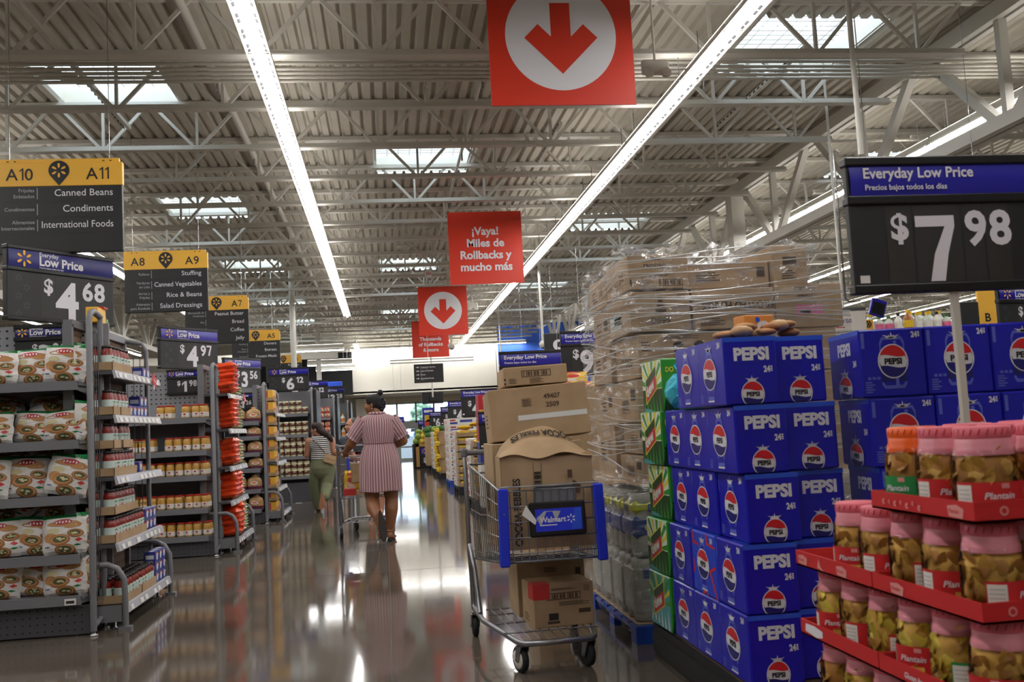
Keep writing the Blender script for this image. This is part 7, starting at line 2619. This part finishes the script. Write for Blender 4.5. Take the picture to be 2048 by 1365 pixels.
MB().rbox(-.09, .09, -.036, -.028, .0, .068, .01, 'purse_tan').ball((.0, -.038, .005), .008, 'watch_silver').build('flap', o)
MB().tube([(pb.x - .05, pb.y + .02, pb.z + .06), (cx + .05, -.135, zw + .05), (cx - .03, -.135, (zs_ + zw) / 2 + .05), (cx - .1, -.09, zs_ + .0), (cx - .11, .0, zs_ + .05)], .005, 'strap_brown', 6).build('purse_strap', w2)
ph = tag(MB().rbox(-.035, .035, -.005, .005, -.07, .07, .004, 'phone').build('phone'), 'pale phone held by the woman in the striped top', 'phone')
ph.location = Vector((root.x, QY, 0)) + wL + Vector((.0, .07, .075))
ph.rotation_euler = (-.5, .1, .3)

# ---- the man half hidden behind the first woman
MY = 14.0
root = at(752, 1000, MY); root.z = 0
b = MB()
q = at(704, 853, MY)
hc = Vector((q.x - root.x, 0, q.z))
Hf = head_frame(hc, (-.9, -.35), .0)
add_head(b, Hf, 1.0)
mx, sh = hc.x + .06, hc.z - .17
chain(b, [hc + Vector((.02, 0, -.06)), (mx, 0, sh)], [.058, .066])
ring_body(b, [(0, 0, .75, .17, .13), (mx * .3, 0, .92, .18, .14), (mx * .8, 0, sh - .2, .19, .13), (mx, 0, sh - .04, .19, .11), (mx, 0, sh, .1, .07)])
e1, w1 = Vector((mx - .2, -.08, sh - .26)), at(699, 899, MY - .25) - Vector((root.x, MY, 0))
chain(b, [(mx - .1, 0, sh - .05), (mx - .19, 0, sh - .06), (mx - .05, -.16, sh - .27), w1], [.065, .058, .048, .032])
chain(b, [(mx + .1, 0, sh - .05), (mx + .2, 0, sh - .06), (mx + .24, .0, sh - .3), (mx + .1, -.2, sh - .38)], [.065, .058, .046, .03])
add_hand(b, w1, (-.8, -.2, -.2), (0, 0, -1), .5, 1.0, 1)
add_hand(b, (mx + .1, -.2, sh - .38), (-.8, -.3, 0), (0, 0, -1), .5, 1.0, -1)
for k in (-1, 1):
    chain(b, [(k * .08, 0, .78), (k * .08, .0, .42), (k * .07, 0, .09)], [.1, .062, .04])
    add_foot(b, (k * .07, 0, .09), (k * .08 - .03, -.16, .05))
mn = fuse(b, 'person', 'skin_pale', None, .009)
mn.location = (root.x, MY, 0.005)
tag(mn, 'man with short grey hair and wristwatch standing behind the woman in the dress', 'person')
face_parts(mn, Hf)
h = MB(Hf).ball((0, -.022, .042), (.076, .086, .074), 'hair_grey', 16).ball((0, -.05, .01), (.07, .055, .06), 'hair_grey', 14)
fuse(h, 'hair', 'hair_grey', mn, .008, 3)
b = MB()
ring_body(b, [(mx * .2, 0, .84, .195, .15), (mx * .4, 0, .96, .195, .15), (mx * .8, 0, sh - .2, .205, .145), (mx, 0, sh - .05, .2, .12), (mx, 0, sh - .01, .12, .085), (mx, 0, sh + .01, .075, .07)])
chain(b, [(mx - .1, 0, sh - .05), (mx - .19, 0, sh - .06), (mx - .1, -.1, sh - .18)], [.075, .075, .068]); chain(b, [(mx + .1, 0, sh - .05), (mx + .2, 0, sh - .06), (mx + .225, 0, sh - .2)], [.075, .075, .068])
fuse(b, 'shirt', 'shirt_dark', mn, .009, 3)
m = MB()
for k in range(4):
    z = sh - .24 - .035 * k
    m.tube([(mx * .75 + .209 * math.cos(a), .152 * math.sin(a), z) for a in [PI * (1.05 + .9 * i / 14) for i in range(15)]], .011, ('shirt_red', 'label_white')[k % 2], 6)
m.build('shirt_stripe', mn)
b = MB()
ring_body(b, [(0, 0, .7, .18, .14), (mx * .25, 0, .9, .19, .15)])
for k in (-1, 1):
    chain(b, [(k * .08, 0, .78), (k * .08, .0, .42)], [.112, .085])
fuse(b, 'shorts', 'shirt_dark', mn, .01, 3)
d = (w1 - Vector((mx - .05, -.16, sh - .27))).normalized()
M = Matrix.Translation(w1 - d * .03) @ d.to_track_quat('Z', 'Y').to_matrix().to_4x4()
MB(M).lathe([(.036, -.011), (.039, -.008), (.039, .008), (.036, .011)], 'watch_silver', 16).build('wristwatch', mn)
